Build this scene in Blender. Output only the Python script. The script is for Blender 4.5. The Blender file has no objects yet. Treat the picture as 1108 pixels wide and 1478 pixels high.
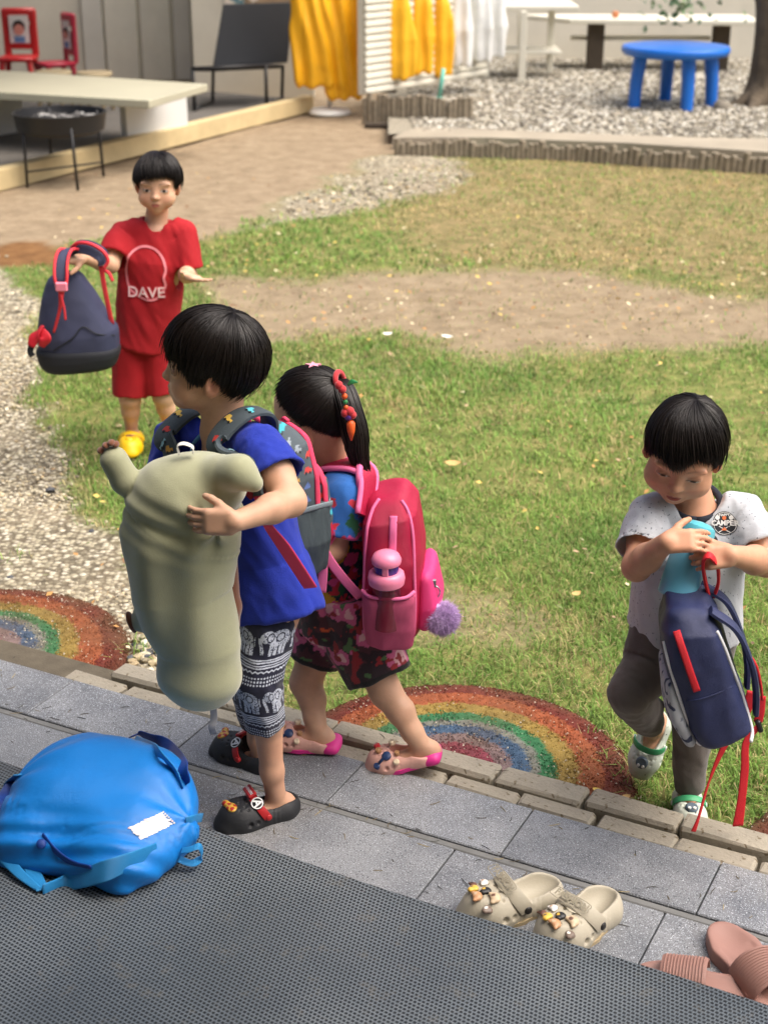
import bpy, bmesh, math, random
import numpy as np
from mathutils import Vector, Matrix
from mathutils.bvhtree import BVHTree

random.seed(7)
rng = np.random.default_rng(11)
sc = bpy.context.scene
col = sc.collection
R = math.radians

# ------------------------------------------------------------------ camera, sky, sun, exposure
CAM_H, PITCH, FPX = 1.70, R(23.0), 2135.0          # eye height, downward pitch, focal length in photo pixels
cam_data = bpy.data.cameras.new('camera')
cam = bpy.data.objects.new('camera', cam_data)
col.objects.link(cam)
cam.location = (0, 0, CAM_H)
cam.rotation_euler = (R(90) - PITCH, 0, 0)
cam_data.sensor_fit = 'VERTICAL'
cam_data.sensor_height = 36.0
cam_data.lens = FPX / 1478 * 36.0
cam_data.clip_start = 0.05
cam_data.clip_end = 500
cam_data.dof.use_dof = True
cam_data.dof.focus_distance = 2.75
cam_data.dof.aperture_fstop = 5.2
sc.camera = cam

SUN_EL, SUN_AZ = R(62), R(108)                       # azimuth measured from +Y towards +X
world = bpy.data.worlds.new('World')
sc.world = world
world.use_nodes = True
wn = world.node_tree
sky = wn.nodes.new('ShaderNodeTexSky')
sky.sky_type = 'NISHITA'
sky.sun_disc = False
sky.sun_elevation = SUN_EL
sky.sun_rotation = SUN_AZ
sky.air_density = 0.8
sky.dust_density = 8.0
sky.ozone_density = 1.0
bg = wn.nodes['Background']
bg.inputs['Strength'].default_value = 0.15
wn.links.new(sky.outputs[0], bg.inputs['Color'])
sun_data = bpy.data.lights.new('sun', 'SUN')
sun_data.energy = 2.7
sun_data.angle = R(70)
sun_data.color = (1.0, 0.985, 0.955)
sun = bpy.data.objects.new('sun', sun_data)
col.objects.link(sun)
sd = Vector((math.sin(SUN_AZ) * math.cos(SUN_EL), math.cos(SUN_AZ) * math.cos(SUN_EL), math.sin(SUN_EL)))
sun.rotation_euler = sd.to_track_quat('Z', 'Y').to_euler()
sun.location = (3, 5, 8)
vs = sc.view_settings
vs.view_transform = 'Standard'
vs.look = 'None'
vs.exposure = 0.56
vs.gamma = 1
vs.use_curve_mapping = False
sc.render.engine = 'CYCLES'
sc.cycles.use_denoising = True
sc.cycles.max_bounces = 6
sc.cycles.transparent_max_bounces = 8

# ------------------------------------------------------------------ survey of the photograph (metres from photo pixels)
FW = np.array([0, math.cos(PITCH), -math.sin(PITCH)])
UP = np.array([0, math.sin(PITCH), math.cos(PITCH)])
RT = np.array([1.0, 0, 0])
CO = np.array([0, 0, CAM_H])
def ray(x, y): return RT * (x - 554) / FPX + FW - UP * (y - 739) / FPX
def G(x, y, z=0.0):
    d = ray(x, y)
    return CO + d * (z - CAM_H) / d[2]
def U(x, y, Y):
    d = ray(x, y)
    return CO + d * Y / d[1]
def nrm(v):
    v = np.asarray(v, float)
    return v / max(1e-9, np.linalg.norm(v))

# ------------------------------------------------------------------ names, labels
def tag(o, label=None, cat=None, group=None, kind=None):
    if label: o['label'] = label
    if cat: o['category'] = cat
    if group: o['group'] = group
    if kind: o['kind'] = kind
    return o
def thing(name, label, cat, loc=(0, 0, 0), group=None):
    o = bpy.data.objects.new(name, None)
    o.empty_display_size = 0.1
    col.objects.link(o)
    o.location = loc
    bpy.context.view_layer.update()
    return tag(o, label, cat, group)
def link(o, parent=None):
    col.objects.link(o)
    if parent is not None:
        o.parent = parent
        off = parent.location if parent.parent is None else Vector((0, 0, 0))
        o.matrix_parent_inverse = Matrix.Translation(-off)
    return o

# ------------------------------------------------------------------ meshes
def mesh_np(name, V, F, m=None, parent=None, smooth=True, cols=None, uv=None):
    """V (n,3); F (m,k) index array with k = 3 or 4, or a list of such arrays / lists of polygons"""
    me = bpy.data.meshes.new(name)
    V = np.asarray(V, np.float32)
    Fs = F if isinstance(F, list) and len(F) and isinstance(F[0], np.ndarray) else [np.asarray(F)]
    me.vertices.add(len(V))
    me.vertices.foreach_set('co', V.ravel())
    nl = sum(a.size for a in Fs)
    npoly = sum(len(a) for a in Fs)
    me.loops.add(nl)
    me.polygons.add(npoly)
    li = np.concatenate([a.ravel() for a in Fs]).astype(np.int32)
    ls = []
    o = 0
    for a in Fs:
        ls.append(o + np.arange(len(a)) * a.shape[1])
        o += a.size
    me.loops.foreach_set('vertex_index', li)
    me.polygons.foreach_set('loop_start', np.concatenate(ls).astype(np.int32))
    me.update(calc_edges=True)
    me.validate()
    me.polygons.foreach_set('use_smooth', np.full(npoly, smooth))
    if cols is not None:
        ca = me.color_attributes.new('Col', 'FLOAT_COLOR', 'POINT')
        c = np.ones((len(V), 4), np.float32)
        c[:, :cols.shape[1]] = cols
        ca.data.foreach_set('color', c.ravel())
    if m is not None: me.materials.append(m)
    ob = bpy.data.objects.new(name, me)
    link(ob, parent)
    return ob

class MB:
    """collects simple shapes into one mesh"""
    def __init__(s): s.v = []; s.f = []
    def add(s, V, F):
        o = len(s.v)
        s.v += [tuple(map(float, p)) for p in V]
        s.f += [tuple(i + o for i in f) for f in F]
        return s
    def box(s, c, h, M=None, bev=0.0):
        c = np.asarray(c, float); h = np.asarray(h, float)
        if M is None: M = np.eye(3)
        M = np.asarray(M, float)
        if bev <= 0:
            P = [(sx * h[0], sy * h[1], sz * h[2]) for sz in (-1, 1) for sy in (-1, 1) for sx in (-1, 1)]
            F = [(0, 2, 3, 1), (4, 5, 7, 6), (0, 1, 5, 4), (2, 6, 7, 3), (0, 4, 6, 2), (1, 3, 7, 5)]
        else:
            b = min(bev, *(h * 0.95))
            P = []; idx = {}
            for sx in (-1, 1):
                for sy in (-1, 1):
                    for sz in (-1, 1):
                        for ax in range(3):
                            q = [sx * (h[0] - b), sy * (h[1] - b), sz * (h[2] - b)]
                            q[ax] = (sx, sy, sz)[ax] * h[ax]
                            idx[(sx, sy, sz, ax)] = len(P); P.append(q)
            F = []
            for ax in range(3):
                a, b2 = [i for i in range(3) if i != ax]
                for sg in (-1, 1):
                    f = []
                    for (p, q) in ((-1, -1), (1, -1), (1, 1), (-1, 1)):
                        k = [0, 0, 0]; k[ax] = sg; k[a] = p; k[b2] = q
                        f.append(idx[(*k, ax)])
                    F.append(f)
                for p in (-1, 1):
                    for q in (-1, 1):
                        k1 = [0, 0, 0]; k2 = [0, 0, 0]
                        k1[ax] = -1; k2[ax] = 1
                        k1[a] = k2[a] = p; k1[b2] = k2[b2] = q
                        F.append([idx[(*k1, a)], idx[(*k2, a)], idx[(*k2, b2)], idx[(*k1, b2)]])
            for sx in (-1, 1):
                for sy in (-1, 1):
                    for sz in (-1, 1):
                        F.append([idx[(sx, sy, sz, ax)] for ax in range(3)])
        P = [c + M @ np.array(p) for p in P]
        return s.add(P, F)
    def tube(s, pts, rad, n=10, caps=True, flat=None):
        pts = [np.asarray(p, float) for p in pts]
        if np.isscalar(rad): rad = [rad] * len(pts)
        V = []; F = []
        prev = None
        for i, p in enumerate(pts):
            t = nrm(pts[min(i + 1, len(pts) - 1)] - pts[max(i - 1, 0)])
            if prev is None:
                a = np.cross(t, (0, 0, 1))
                if np.linalg.norm(a) < 0.1: a = np.cross(t, (0, 1, 0))
                a = nrm(a)
            else:
                a = nrm(prev - t * (prev @ t))
            prev = a
            b = np.cross(t, a)
            for k in range(n):
                an = 2 * math.pi * k / n
                V.append(p + rad[i] * (math.cos(an) * a + math.sin(an) * b))
        for i in range(len(pts) - 1):
            for k in range(n):
                k2 = (k + 1) % n
                F.append((i * n + k, i * n + k2, (i + 1) * n + k2, (i + 1) * n + k))
        if caps:
            F.append(tuple(range(n - 1, -1, -1)))
            F.append(tuple((len(pts) - 1) * n + k for k in range(n)))
        return s.add(V, F)
    def lathe(s, o, prof, n=24, axis=(0, 0, 1), xd=None):
        """prof: (radius, height) pairs along the axis"""
        ax = nrm(axis)
        a = np.cross(ax, (0, 1, 0)) if abs(ax[1]) < 0.9 else np.cross(ax, (1, 0, 0))
        a = nrm(a); b = np.cross(ax, a)
        o = np.asarray(o, float)
        V = []; F = []
        for (r, z) in prof:
            for k in range(n):
                an = 2 * math.pi * k / n
                V.append(o + ax * z + r * (math.cos(an) * a + math.sin(an) * b))
        m = len(prof)
        for i in range(m - 1):
            for k in range(n):
                k2 = (k + 1) % n
                F.append((i * n + k, i * n + k2, (i + 1) * n + k2, (i + 1) * n + k))
        F.append(tuple(range(n - 1, -1, -1)))
        F.append(tuple((m - 1) * n + k for k in range(n)))
        return s.add(V, F)
    def ribbon(s, pts, wid, W, th=0.003, n=None):
        """a strap: path pts, width (scalar or list), W = width direction (one or per point)"""
        pts = [np.asarray(p, float) for p in pts]
        Wl = [nrm(W)] * len(pts) if np.ndim(W) == 1 else [nrm(w) for w in W]
        wl = [wid] * len(pts) if np.isscalar(wid) else list(wid)
        pts2, Wl, wl = resample(pts, Wl, wl, n or max(12, 6 * len(pts)))
        V = []; F = []
        N = len(pts2)
        for i in range(N):
            t = nrm(pts2[min(i + 1, N - 1)] - pts2[max(i - 1, 0)])
            w = nrm(Wl[i] - t * (Wl[i] @ t))
            nn = np.cross(t, w)
            h = wl[i] / 2
            e = min(th * 0.9, h * 0.5)
            for (u, v) in ((-h, -.25), (-h + e, -.5), (0, -.5), (h - e, -.5), (h, -.25), (h, .25), (h - e, .5), (0, .5), (-h + e, .5), (-h, .25)):
                V.append(pts2[i] + w * u + nn * v * th)
        for i in range(N - 1):
            for k in range(10):
                k2 = (k + 1) % 10
                F.append((i * 10 + k, i * 10 + k2, (i + 1) * 10 + k2, (i + 1) * 10 + k))
        F.append(tuple(range(9, -1, -1))); F.append(tuple((N - 1) * 10 + k for k in range(10)))
        return s.add(V, F)
    def build(s, name, m=None, parent=None, smooth=False, bev=0.0, auto=None):
        me = bpy.data.meshes.new(name)
        me.from_pydata(s.v, [], s.f)
        me.update()
        bm = bmesh.new(); bm.from_mesh(me)
        bmesh.ops.recalc_face_normals(bm, faces=bm.faces)
        bm.to_mesh(me); bm.free()
        if smooth:
            me.polygons.foreach_set('use_smooth', np.full(len(me.polygons), True))
            if auto is not None:
                me.set_sharp_from_angle(angle=R(auto))
        if m is not None: me.materials.append(m)
        o = bpy.data.objects.new(name, me)
        link(o, parent)
        if bev:
            md = o.modifiers.new('bevel', 'BEVEL'); md.width = bev; md.segments = 2; md.limit_method = 'ANGLE'
        return o

def resample(pts, W, wl, n):
    P = np.array(pts); m = len(P)
    if m < 3:
        t = np.linspace(0, 1, n)
        Q = P[0] + (P[-1] - P[0]) * t[:, None]
    else:
        Q = spline(P, n)
    s = np.linspace(0, m - 1, n)
    W = np.array(W); wl = np.array(wl, float)
    Wn = np.stack([np.interp(s, np.arange(m), W[:, k]) for k in range(3)], 1)
    wn_ = np.interp(s, np.arange(m), wl)
    return list(Q), list(Wn), list(wn_)
def spline(P, n):
    """Catmull-Rom through the points"""
    P = np.asarray(P, float); m = len(P)
    E = np.vstack([2 * P[0] - P[1], P, 2 * P[-1] - P[-2]])
    out = []
    for s in np.linspace(0, m - 1 - 1e-9, n):
        i = int(s); t = s - i
        p0, p1, p2, p3 = E[i], E[i + 1], E[i + 2], E[i + 3]
        out.append(0.5 * ((2 * p1) + (-p0 + p2) * t + (2 * p0 - 5 * p1 + 4 * p2 - p3) * t * t + (-p0 + 3 * p1 - 3 * p2 + p3) * t ** 3))
    return np.array(out)

# ------------------------------------------------------------------ colours and materials
def lin(c):
    c = np.asarray(c, float) / 255.0
    return np.where(c <= 0.04045, c / 12.92, ((c + 0.055) / 1.055) ** 2.4)
def L4(c): return (*[float(x) for x in lin(c)], 1.0)
MATS = {}
def nd(t, ty, **kw):
    n = t.nodes.new(ty)
    for k, v in kw.items():
        if k.startswith('_'): setattr(n, k[1:], v)
        else: n.inputs[k.replace('__', ' ')].default_value = v
    return n
def mat(name, c=(128, 128, 128), rough=0.7, attr=False, spec=0.5, metal=0.0, var=0.0, vscale=8.0, bump=0.0, bscale=200.0, bdist=0.002,
        sss=0.0, weave=0.0, wscale=700.0, sheen=0.0, trans=0.0, coat=0.0, speck=None, alpha=1.0):
    """one procedural material: colour (or the mesh colour 'Col'), broad tone variation, fine relief"""
    if name in MATS: return MATS[name]
    m = bpy.data.materials.new(name); m.use_nodes = True
    t = m.node_tree; b = t.nodes['Principled BSDF']
    tc = nd(t, 'ShaderNodeTexCoord')
    b.inputs['Roughness'].default_value = rough
    b.inputs['Specular IOR Level'].default_value = spec
    b.inputs['Metallic'].default_value = metal
    if sss:
        b.inputs['Subsurface Weight'].default_value = sss
        b.inputs['Subsurface Radius'].default_value = (0.010, 0.004, 0.002)
        b.inputs['Subsurface Scale'].default_value = 0.6
    if sheen:
        b.inputs['Sheen Weight'].default_value = sheen
        b.inputs['Sheen Roughness'].default_value = 0.5
    if coat:
        b.inputs['Coat Weight'].default_value = coat
    if trans:
        b.inputs['Transmission Weight'].default_value = trans
    if alpha < 1: b.inputs['Alpha'].default_value = alpha
    if attr:
        a = nd(t, 'ShaderNodeVertexColor', _layer_name='Col'); out = a.outputs[0]
    else:
        a = nd(t, 'ShaderNodeRGB'); a.outputs[0].default_value = L4(c); out = a.outputs[0]
    if var:
        no = nd(t, 'ShaderNodeTexNoise', Scale=vscale, Detail=6.0, Roughness=0.6)
        t.links.new(tc.outputs['Object'], no.inputs['Vector'])
        mr = nd(t, 'ShaderNodeMapRange'); mr.inputs[1].default_value = 0.25; mr.inputs[2].default_value = 0.75
        mr.inputs[3].default_value = 1 - var; mr.inputs[4].default_value = 1 + var * 0.6
        t.links.new(no.outputs[0], mr.inputs[0])
        mx = nd(t, 'ShaderNodeMix', _data_type='RGBA', _blend_type='MULTIPLY'); mx.inputs[0].default_value = 1.0
        t.links.new(out, mx.inputs[6]); t.links.new(mr.outputs[0], mx.inputs[7]); out = mx.outputs[2]
    if speck:
        (sc_, cc, amt) = speck
        vo = nd(t, 'ShaderNodeTexNoise', Scale=sc_, Detail=1.0)
        t.links.new(tc.outputs['Object'], vo.inputs['Vector'])
        mr = nd(t, 'ShaderNodeMapRange'); mr.inputs[1].default_value = 1 - amt; mr.inputs[2].default_value = 1 - amt + 0.06
        t.links.new(vo.outputs[0], mr.inputs[0])
        mx = nd(t, 'ShaderNodeMix', _data_type='RGBA'); t.links.new(mr.outputs[0], mx.inputs[0])
        t.links.new(out, mx.inputs[6]); mx.inputs[7].default_value = L4(cc); out = mx.outputs[2]
    t.links.new(out, b.inputs['Base Color'])
    last = None
    if bump:
        no = nd(t, 'ShaderNodeTexNoise', Scale=bscale, Detail=4.0, Roughness=0.6)
        t.links.new(tc.outputs['Object'], no.inputs['Vector'])
        bp = nd(t, 'ShaderNodeBump', Strength=bump, Distance=bdist)
        t.links.new(no.outputs[0], bp.inputs['Height']); last = bp
    if weave:
        wv = nd(t, 'ShaderNodeTexWave', Scale=wscale, _wave_type='BANDS', _bands_direction='DIAGONAL', Distortion=0.6)
        t.links.new(tc.outputs['Object'], wv.inputs['Vector'])
        bp = nd(t, 'ShaderNodeBump', Strength=weave, Distance=0.0006)
        t.links.new(wv.outputs[0], bp.inputs['Height'])
        if last: t.links.new(last.outputs[0], bp.inputs['Normal'])
        last = bp
    if last: t.links.new(last.outputs[0], b.inputs['Normal'])
    MATS[name] = m
    return m

# ------------------------------------------------------------------ noise
def _hash(i, j, k, s):
    n = (i.astype(np.int64) * 73856093) ^ (j.astype(np.int64) * 19349663) ^ (k.astype(np.int64) * 83492791) ^ (s * 2654435761 & 0xffffffff)
    n = (n ^ (n >> 13)) * 1274126177 & 0x7fffffff
    n = (n ^ (n >> 16)) * 668265263 & 0x7fffffff
    return ((n >> 7) & 0xffff).astype(np.float32) / 65535.0
def vnoise(x, y, z, s=0):
    """value noise, about -1..1"""
    x, y, z = np.broadcast_arrays(x, y, z)
    i = np.floor(x); j = np.floor(y); k = np.floor(z)
    u = x - i; v = y - j; w = z - k
    u = u * u * (3 - 2 * u); v = v * v * (3 - 2 * v); w = w * w * (3 - 2 * w)
    i = i.astype(np.int64); j = j.astype(np.int64); k = k.astype(np.int64)
    r = 0
    for a in (0, 1):
        for b in (0, 1):
            for c in (0, 1):
                r = r + _hash(i + a, j + b, k + c, s) * (u if a else 1 - u) * (v if b else 1 - v) * (w if c else 1 - w)
    return r * 2 - 1
def fbm(x, y, z, s=0, o=3):
    r = 0; a = 1.0; f = 1.0
    for q in range(o):
        r = r + a * vnoise(x * f, y * f, z * f, s + q); a *= 0.5; f *= 2.03
    return r / 1.6
def sstep(a, b, x):
    t = np.clip((x - a) / (b - a), 0, 1)
    return t * t * (3 - 2 * t)

# ------------------------------------------------------------------ signed-distance modelling
class Fr:
    """a local frame: origin o and axes (columns of M)"""
    def __init__(s, o, x=None, y=None, z=None):
        s.o = np.asarray(o, float)
        if y is not None and z is not None:
            y = nrm(y); z = np.asarray(z, float); z = nrm(z - y * (z @ y)); x = np.cross(y, z)
        elif x is not None and z is not None:
            z = nrm(z); x = np.asarray(x, float); x = nrm(x - z * (x @ z)); y = np.cross(z, x)
        elif x is not None and y is not None:
            x = nrm(x); y = np.asarray(y, float); y = nrm(y - x * (x @ y)); z = np.cross(x, y)
        else:
            x, y, z = np.eye(3)
        s.M = np.stack([x, y, z], 1)
    def w(s, p): return s.o + s.M @ np.asarray(p, float)
    def d(s, v): return s.M @ np.asarray(v, float)
    def l(s, X, Y, Z):
        a = X - s.o[0]; b = Y - s.o[1]; c = Z - s.o[2]
        M = s.M
        return (a * M[0, 0] + b * M[1, 0] + c * M[2, 0], a * M[0, 1] + b * M[1, 1] + c * M[2, 1], a * M[0, 2] + b * M[1, 2] + c * M[2, 2])
    def lp(s, P): return (np.asarray(P) - s.o) @ s.M
ID = Fr((0, 0, 0))

def smin(a, b, k):
    if k <= 0: return np.minimum(a, b)
    h = np.maximum(k - np.abs(a - b), 0) / k
    return np.minimum(a, b) - h * h * k * 0.25
def smax(a, b, k): return -smin(-a, -b, k)

def cap(a, b, ra, rb=None):
    a = np.asarray(a, float); b = np.asarray(b, float); rb = ra if rb is None else rb
    ab = b - a; L = max(1e-9, ab @ ab); rm = max(ra, rb)
    lo = np.minimum(a, b) - rm; hi = np.maximum(a, b) + rm
    def fn(X, Y, Z):
        x = X - a[0]; y = Y - a[1]; z = Z - a[2]
        t = np.clip((x * ab[0] + y * ab[1] + z * ab[2]) / L, 0, 1)
        return np.sqrt((x - t * ab[0]) ** 2 + (y - t * ab[1]) ** 2 + (z - t * ab[2]) ** 2) - (ra + t * (rb - ra))
    return fn, lo, hi
def ell(c, r, fr=ID):
    r = np.asarray(r, float); c = np.asarray(c, float)
    cw = fr.w(c); e = np.abs(fr.M) @ r
    def fn(X, Y, Z):
        x, y, z = fr.l(X, Y, Z)
        x = x - c[0]; y = y - c[1]; z = z - c[2]
        k0 = np.sqrt((x / r[0]) ** 2 + (y / r[1]) ** 2 + (z / r[2]) ** 2)
        k1 = np.sqrt((x / r[0] ** 2) ** 2 + (y / r[1] ** 2) ** 2 + (z / r[2] ** 2) ** 2)
        return k0 * (k0 - 1) / np.maximum(k1, 1e-6)
    return fn, cw - e, cw + e
def rbox(c, h, rd, fr=ID):
    h = np.asarray(h, float); c = np.asarray(c, float)
    cw = fr.w(c); e = np.abs(fr.M) @ h
    def fn(X, Y, Z):
        x, y, z = fr.l(X, Y, Z)
        x = np.abs(x - c[0]) - h[0] + rd; y = np.abs(y - c[1]) - h[1] + rd; z = np.abs(z - c[2]) - h[2] + rd
        return np.sqrt(np.maximum(x, 0) ** 2 + np.maximum(y, 0) ** 2 + np.maximum(z, 0) ** 2) + np.minimum(np.maximum(x, np.maximum(y, z)), 0) - rd
    return fn, cw - e, cw + e
def loft(pts, rx, ry, xdirs, rd=0.01, p=2.0):
    """tube through pts with elliptical sections: half-width rx along xdir, ry across; flat rounded ends"""
    P = np.asarray(pts, float); n = len(P)
    xd = np.asarray(xdirs, float)
    if xd.ndim == 1: xd = np.repeat(xd[None], n, 0)
    rx = np.asarray(rx, float); ry = np.asarray(ry, float)
    rm = max(rx.max(), ry.max())
    lo = P.min(0) - rm; hi = P.max(0) + rm
    seg = P[1:] - P[:-1]; sl = np.linalg.norm(seg, axis=1); T = np.vstack([seg / sl[:, None]])
    def fn(X, Y, Z):
        best = None; bt = None
        X, Y, Z = np.broadcast_arrays(X, Y, Z)
        for i in range(n - 1):
            x = X - P[i, 0]; y = Y - P[i, 1]; z = Z - P[i, 2]
            t = (x * T[i, 0] + y * T[i, 1] + z * T[i, 2]) / sl[i]
            tc = np.clip(t, 0, 1)
            d2 = (x - tc * seg[i, 0]) ** 2 + (y - tc * seg[i, 1]) ** 2 + (z - tc * seg[i, 2]) ** 2
            end = np.where((t < 0) & (i == 0), -t * sl[i], np.where((t > 1) & (i == n - 2), (t - 1) * sl[i], -np.minimum(t + (i > 0) * 9, 1 - t + (i < n - 2) * 9) * sl[i]))
            if best is None: best = d2; bt = tc + i; be = end
            else:
                m = d2 < best
                best = np.where(m, d2, best); bt = np.where(m, tc + i, bt); be = np.where(m, end, be)
        ks = np.arange(n)
        cx = np.interp(bt, ks, P[:, 0]); cy = np.interp(bt, ks, P[:, 1]); cz = np.interp(bt, ks, P[:, 2])
        i0 = np.clip(bt.astype(int), 0, n - 2)
        tx = T[i0]
        ax = np.stack([np.interp(bt, ks, xd[:, q]) for q in range(3)], -1)
        ax = ax - tx * (ax * tx).sum(-1, keepdims=True)
        ax = ax / np.linalg.norm(ax, axis=-1, keepdims=True)
        ay = np.cross(tx, ax)
        dx = X - cx; dy = Y - cy; dz = Z - cz
        u = dx * ax[..., 0] + dy * ax[..., 1] + dz * ax[..., 2]
        v = dx * ay[..., 0] + dy * ay[..., 1] + dz * ay[..., 2]
        a = np.interp(bt, ks, rx); b = np.interp(bt, ks, ry)
        wq = dx * tx[..., 0] + dy * tx[..., 1] + dz * tx[..., 2]
        wq = np.where((bt <= 0) | (bt >= n - 1), 0, wq) / np.minimum(a, b)
        if p == 2.0:
            k0 = np.sqrt((u / a) ** 2 + (v / b) ** 2 + wq ** 2)
        else:
            k0 = ((np.abs(u) / a) ** p + (np.abs(v) / b) ** p + np.abs(wq) ** p) ** (1 / p)
        k1 = np.sqrt((u / a ** 2) ** 2 + (v / b ** 2) ** 2 + (wq / np.minimum(a, b)) ** 2)
        d = np.where(k1 > 1e-6, k0 * (k0 - 1) / np.maximum(k1, 1e-6), -np.minimum(a, b))
        d = np.maximum(d, -np.minimum(a, b))
        return smax(d, be, rd)
    return fn, lo, hi

class Vol:
    def __init__(s, lo, hi, h=0.0025):
        s.h = h; s.lo = np.asarray(lo, float) - 3 * h
        s.n = np.ceil((np.asarray(hi, float) + 3 * h - s.lo) / h).astype(int) + 1
        s.F = np.full(s.n, 0.5, np.float32)
    def _blk(s, lo, hi, pad):
        a = np.clip(np.floor((lo - pad - s.lo) / s.h).astype(int), 0, s.n)
        b = np.clip(np.ceil((hi + pad - s.lo) / s.h).astype(int) + 1, 0, s.n)
        sl = tuple(slice(int(i), int(j)) for i, j in zip(a, b))
        ax = [(s.lo[q] + s.h * np.arange(a[q], b[q])).astype(np.float32) for q in range(3)]
        return sl, ax[0][:, None, None], ax[1][None, :, None], ax[2][None, None, :]
    def _eval(s, fn, sl, X, Y, Z, k, disp, off):
        """field of one primitive: coarse first, exact only in a band round its surface"""
        sh = (X.size, Y.size, Z.size)
        if sh[0] * sh[1] * sh[2] < 40000:
            d = fn(X, Y, Z) + off
            return d + disp(X, Y, Z) if disp is not None else d
        c = 4
        xs, ys, zs = X.ravel(), Y.ravel(), Z.ravel()
        def mid(a): return np.array([a[i:i + c].mean() for i in range(0, len(a), c)], np.float32)
        cx, cy, cz = mid(xs), mid(ys), mid(zs)
        cd = fn(cx[:, None, None], cy[None, :, None], cz[None, None, :]) + off
        d = np.repeat(np.repeat(np.repeat(np.asarray(cd, np.float32), c, 0)[:sh[0]], c, 1)[:, :sh[1]], c, 2)[:, :, :sh[2]]
        d = np.ascontiguousarray(d)
        I = np.nonzero(np.abs(d) < 7.5 * s.h + k + (.012 if disp is not None else 0))
        x, y, z = xs[I[0]], ys[I[1]], zs[I[2]]
        e = fn(x, y, z) + off
        if disp is not None: e = e + disp(x, y, z)
        d[I] = e
        return d
    def add(s, prim, k=0.0, disp=None, off=0.0):
        fn, lo, hi = prim
        sl, X, Y, Z = s._blk(lo, hi, k + 3 * s.h + max(0, -off) + 0.004)
        if 0 in s.F[sl].shape: return s
        d = s._eval(fn, sl, X, Y, Z, k, disp, off)
        s.F[sl] = smin(s.F[sl], d.astype(np.float32), k)
        return s
    def cut(s, prim, k=0.0, off=0.0):
        fn, lo, hi = prim
        sl, X, Y, Z = s._blk(lo, hi, k + 3 * s.h)
        if 0 in s.F[sl].shape: return s
        d = s._eval(fn, sl, X, Y, Z, k, None, off)
        s.F[sl] = smax(s.F[sl], (-d).astype(np.float32), k)
        return s
    def chain(s, pts, rad, k=0.01):
        for i in range(len(pts) - 1):
            s.add(cap(pts[i], pts[i + 1], rad[i], rad[i + 1]), k)
        return s
    def warp(s, fn, lo=None, hi=None, band=0.03):
        """adds fn(X,Y,Z) to the field near the surface"""
        if lo is None: lo = s.lo; hi = s.lo + s.n * s.h
        sl, X, Y, Z = s._blk(np.asarray(lo, float), np.asarray(hi, float), 0)
        F = s.F[sl]
        idx = np.nonzero(np.abs(F) < band)
        a = fn(X.ravel()[idx[0]], Y.ravel()[idx[1]], Z.ravel()[idx[2]])
        F[idx] += a.astype(np.float32)
        return s
    def clip(s, o, n, k=0.0):
        """keep the side of the plane that -n points to"""
        n = nrm(n); o = np.asarray(o, float)
        _, X, Y, Z = s._blk(s.lo, s.lo + s.n * s.h, 0)
        sl = tuple(slice(0, q) for q in s.n)
        X = (s.lo[0] + s.h * np.arange(s.n[0]))[:, None, None]; Y = (s.lo[1] + s.h * np.arange(s.n[1]))[None, :, None]; Z = (s.lo[2] + s.h * np.arange(s.n[2]))[None, None, :]
        d = ((X - o[0]) * n[0] + (Y - o[1]) * n[1] + (Z - o[2]) * n[2]).astype(np.float32)
        s.F = smax(s.F, d, k)
        return s
    def nets(s):
        """surface nets on the cells near the surface"""
        F = s.F
        F[0] = F[-1] = .5; F[:, 0] = F[:, -1] = .5; F[:, :, 0] = F[:, :, -1] = .5
        n1, n2 = F.shape[1] * F.shape[2], F.shape[2]
        flat = F.ravel()
        cand = np.flatnonzero(np.abs(flat) < 5 * s.h)
        off = np.array([a * n1 + b * n2 + d for a in (0, 1) for b in (0, 1) for d in (0, 1)])
        cor = np.array([(a, b, d) for a in (0, 1) for b in (0, 1) for d in (0, 1)])
        cand = cand[cand + off[-1] < flat.size]
        cnt8 = np.zeros(len(cand), np.int8)
        for o in off: cnt8 += flat[cand + o] < 0
        I = cand[(cnt8 > 0) & (cnt8 < 8)]
        vid = np.full(flat.size, -1, np.int32); vid[I] = np.arange(len(I))
        val = np.stack([flat[I + o] for o in off], 1); sg = val < 0
        P = np.zeros((len(I), 3)); cnt = np.zeros(len(I))
        for i in range(8):
            for j in range(i + 1, 8):
                if np.abs(cor[i] - cor[j]).sum() != 1: continue
                m = sg[:, i] != sg[:, j]
                t = np.clip(val[m, i] / (val[m, i] - val[m, j] + 1e-12), 0.02, 0.98)
                P[m] += cor[i] + t[:, None] * (cor[j] - cor[i]); cnt[m] += 1
        ijk = np.stack([I // n1, (I % n1) // n2, I % n2], 1)
        V = s.lo + s.h * (P / cnt[:, None] + ijk)
        Q = []
        st = (n1, n2, 1)
        for ax in range(3):
            o1, o2 = [q for q in range(3) if q != ax]
            m = (flat[I] < 0) != (flat[I + st[ax]] < 0)
            E = I[m]; fl = flat[E] < 0
            q = np.stack([vid[E - st[o1] - st[o2]], vid[E - st[o2]], vid[E], vid[E - st[o1]]], 1)
            if ax == 1: fl = ~fl
            q[~fl] = q[~fl][:, ::-1]
            Q.append(q[(q >= 0).all(1)])
        Q = np.concatenate(Q)
        used = np.zeros(len(V), bool); used[Q.ravel()] = True
        ren = np.cumsum(used) - 1
        return V[used], ren[Q]
    def build(s, name, m, parent=None, color=None, relax=1):
        V, Q = s.nets()
        for _ in range(relax):
            V = relax_mesh(V, Q)
        c = None
        if color is not None: c = color(V) if callable(color) else np.repeat(np.asarray(color, float)[None], len(V), 0)
        return mesh_np(name, V, Q, m, parent, True, c)

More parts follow.
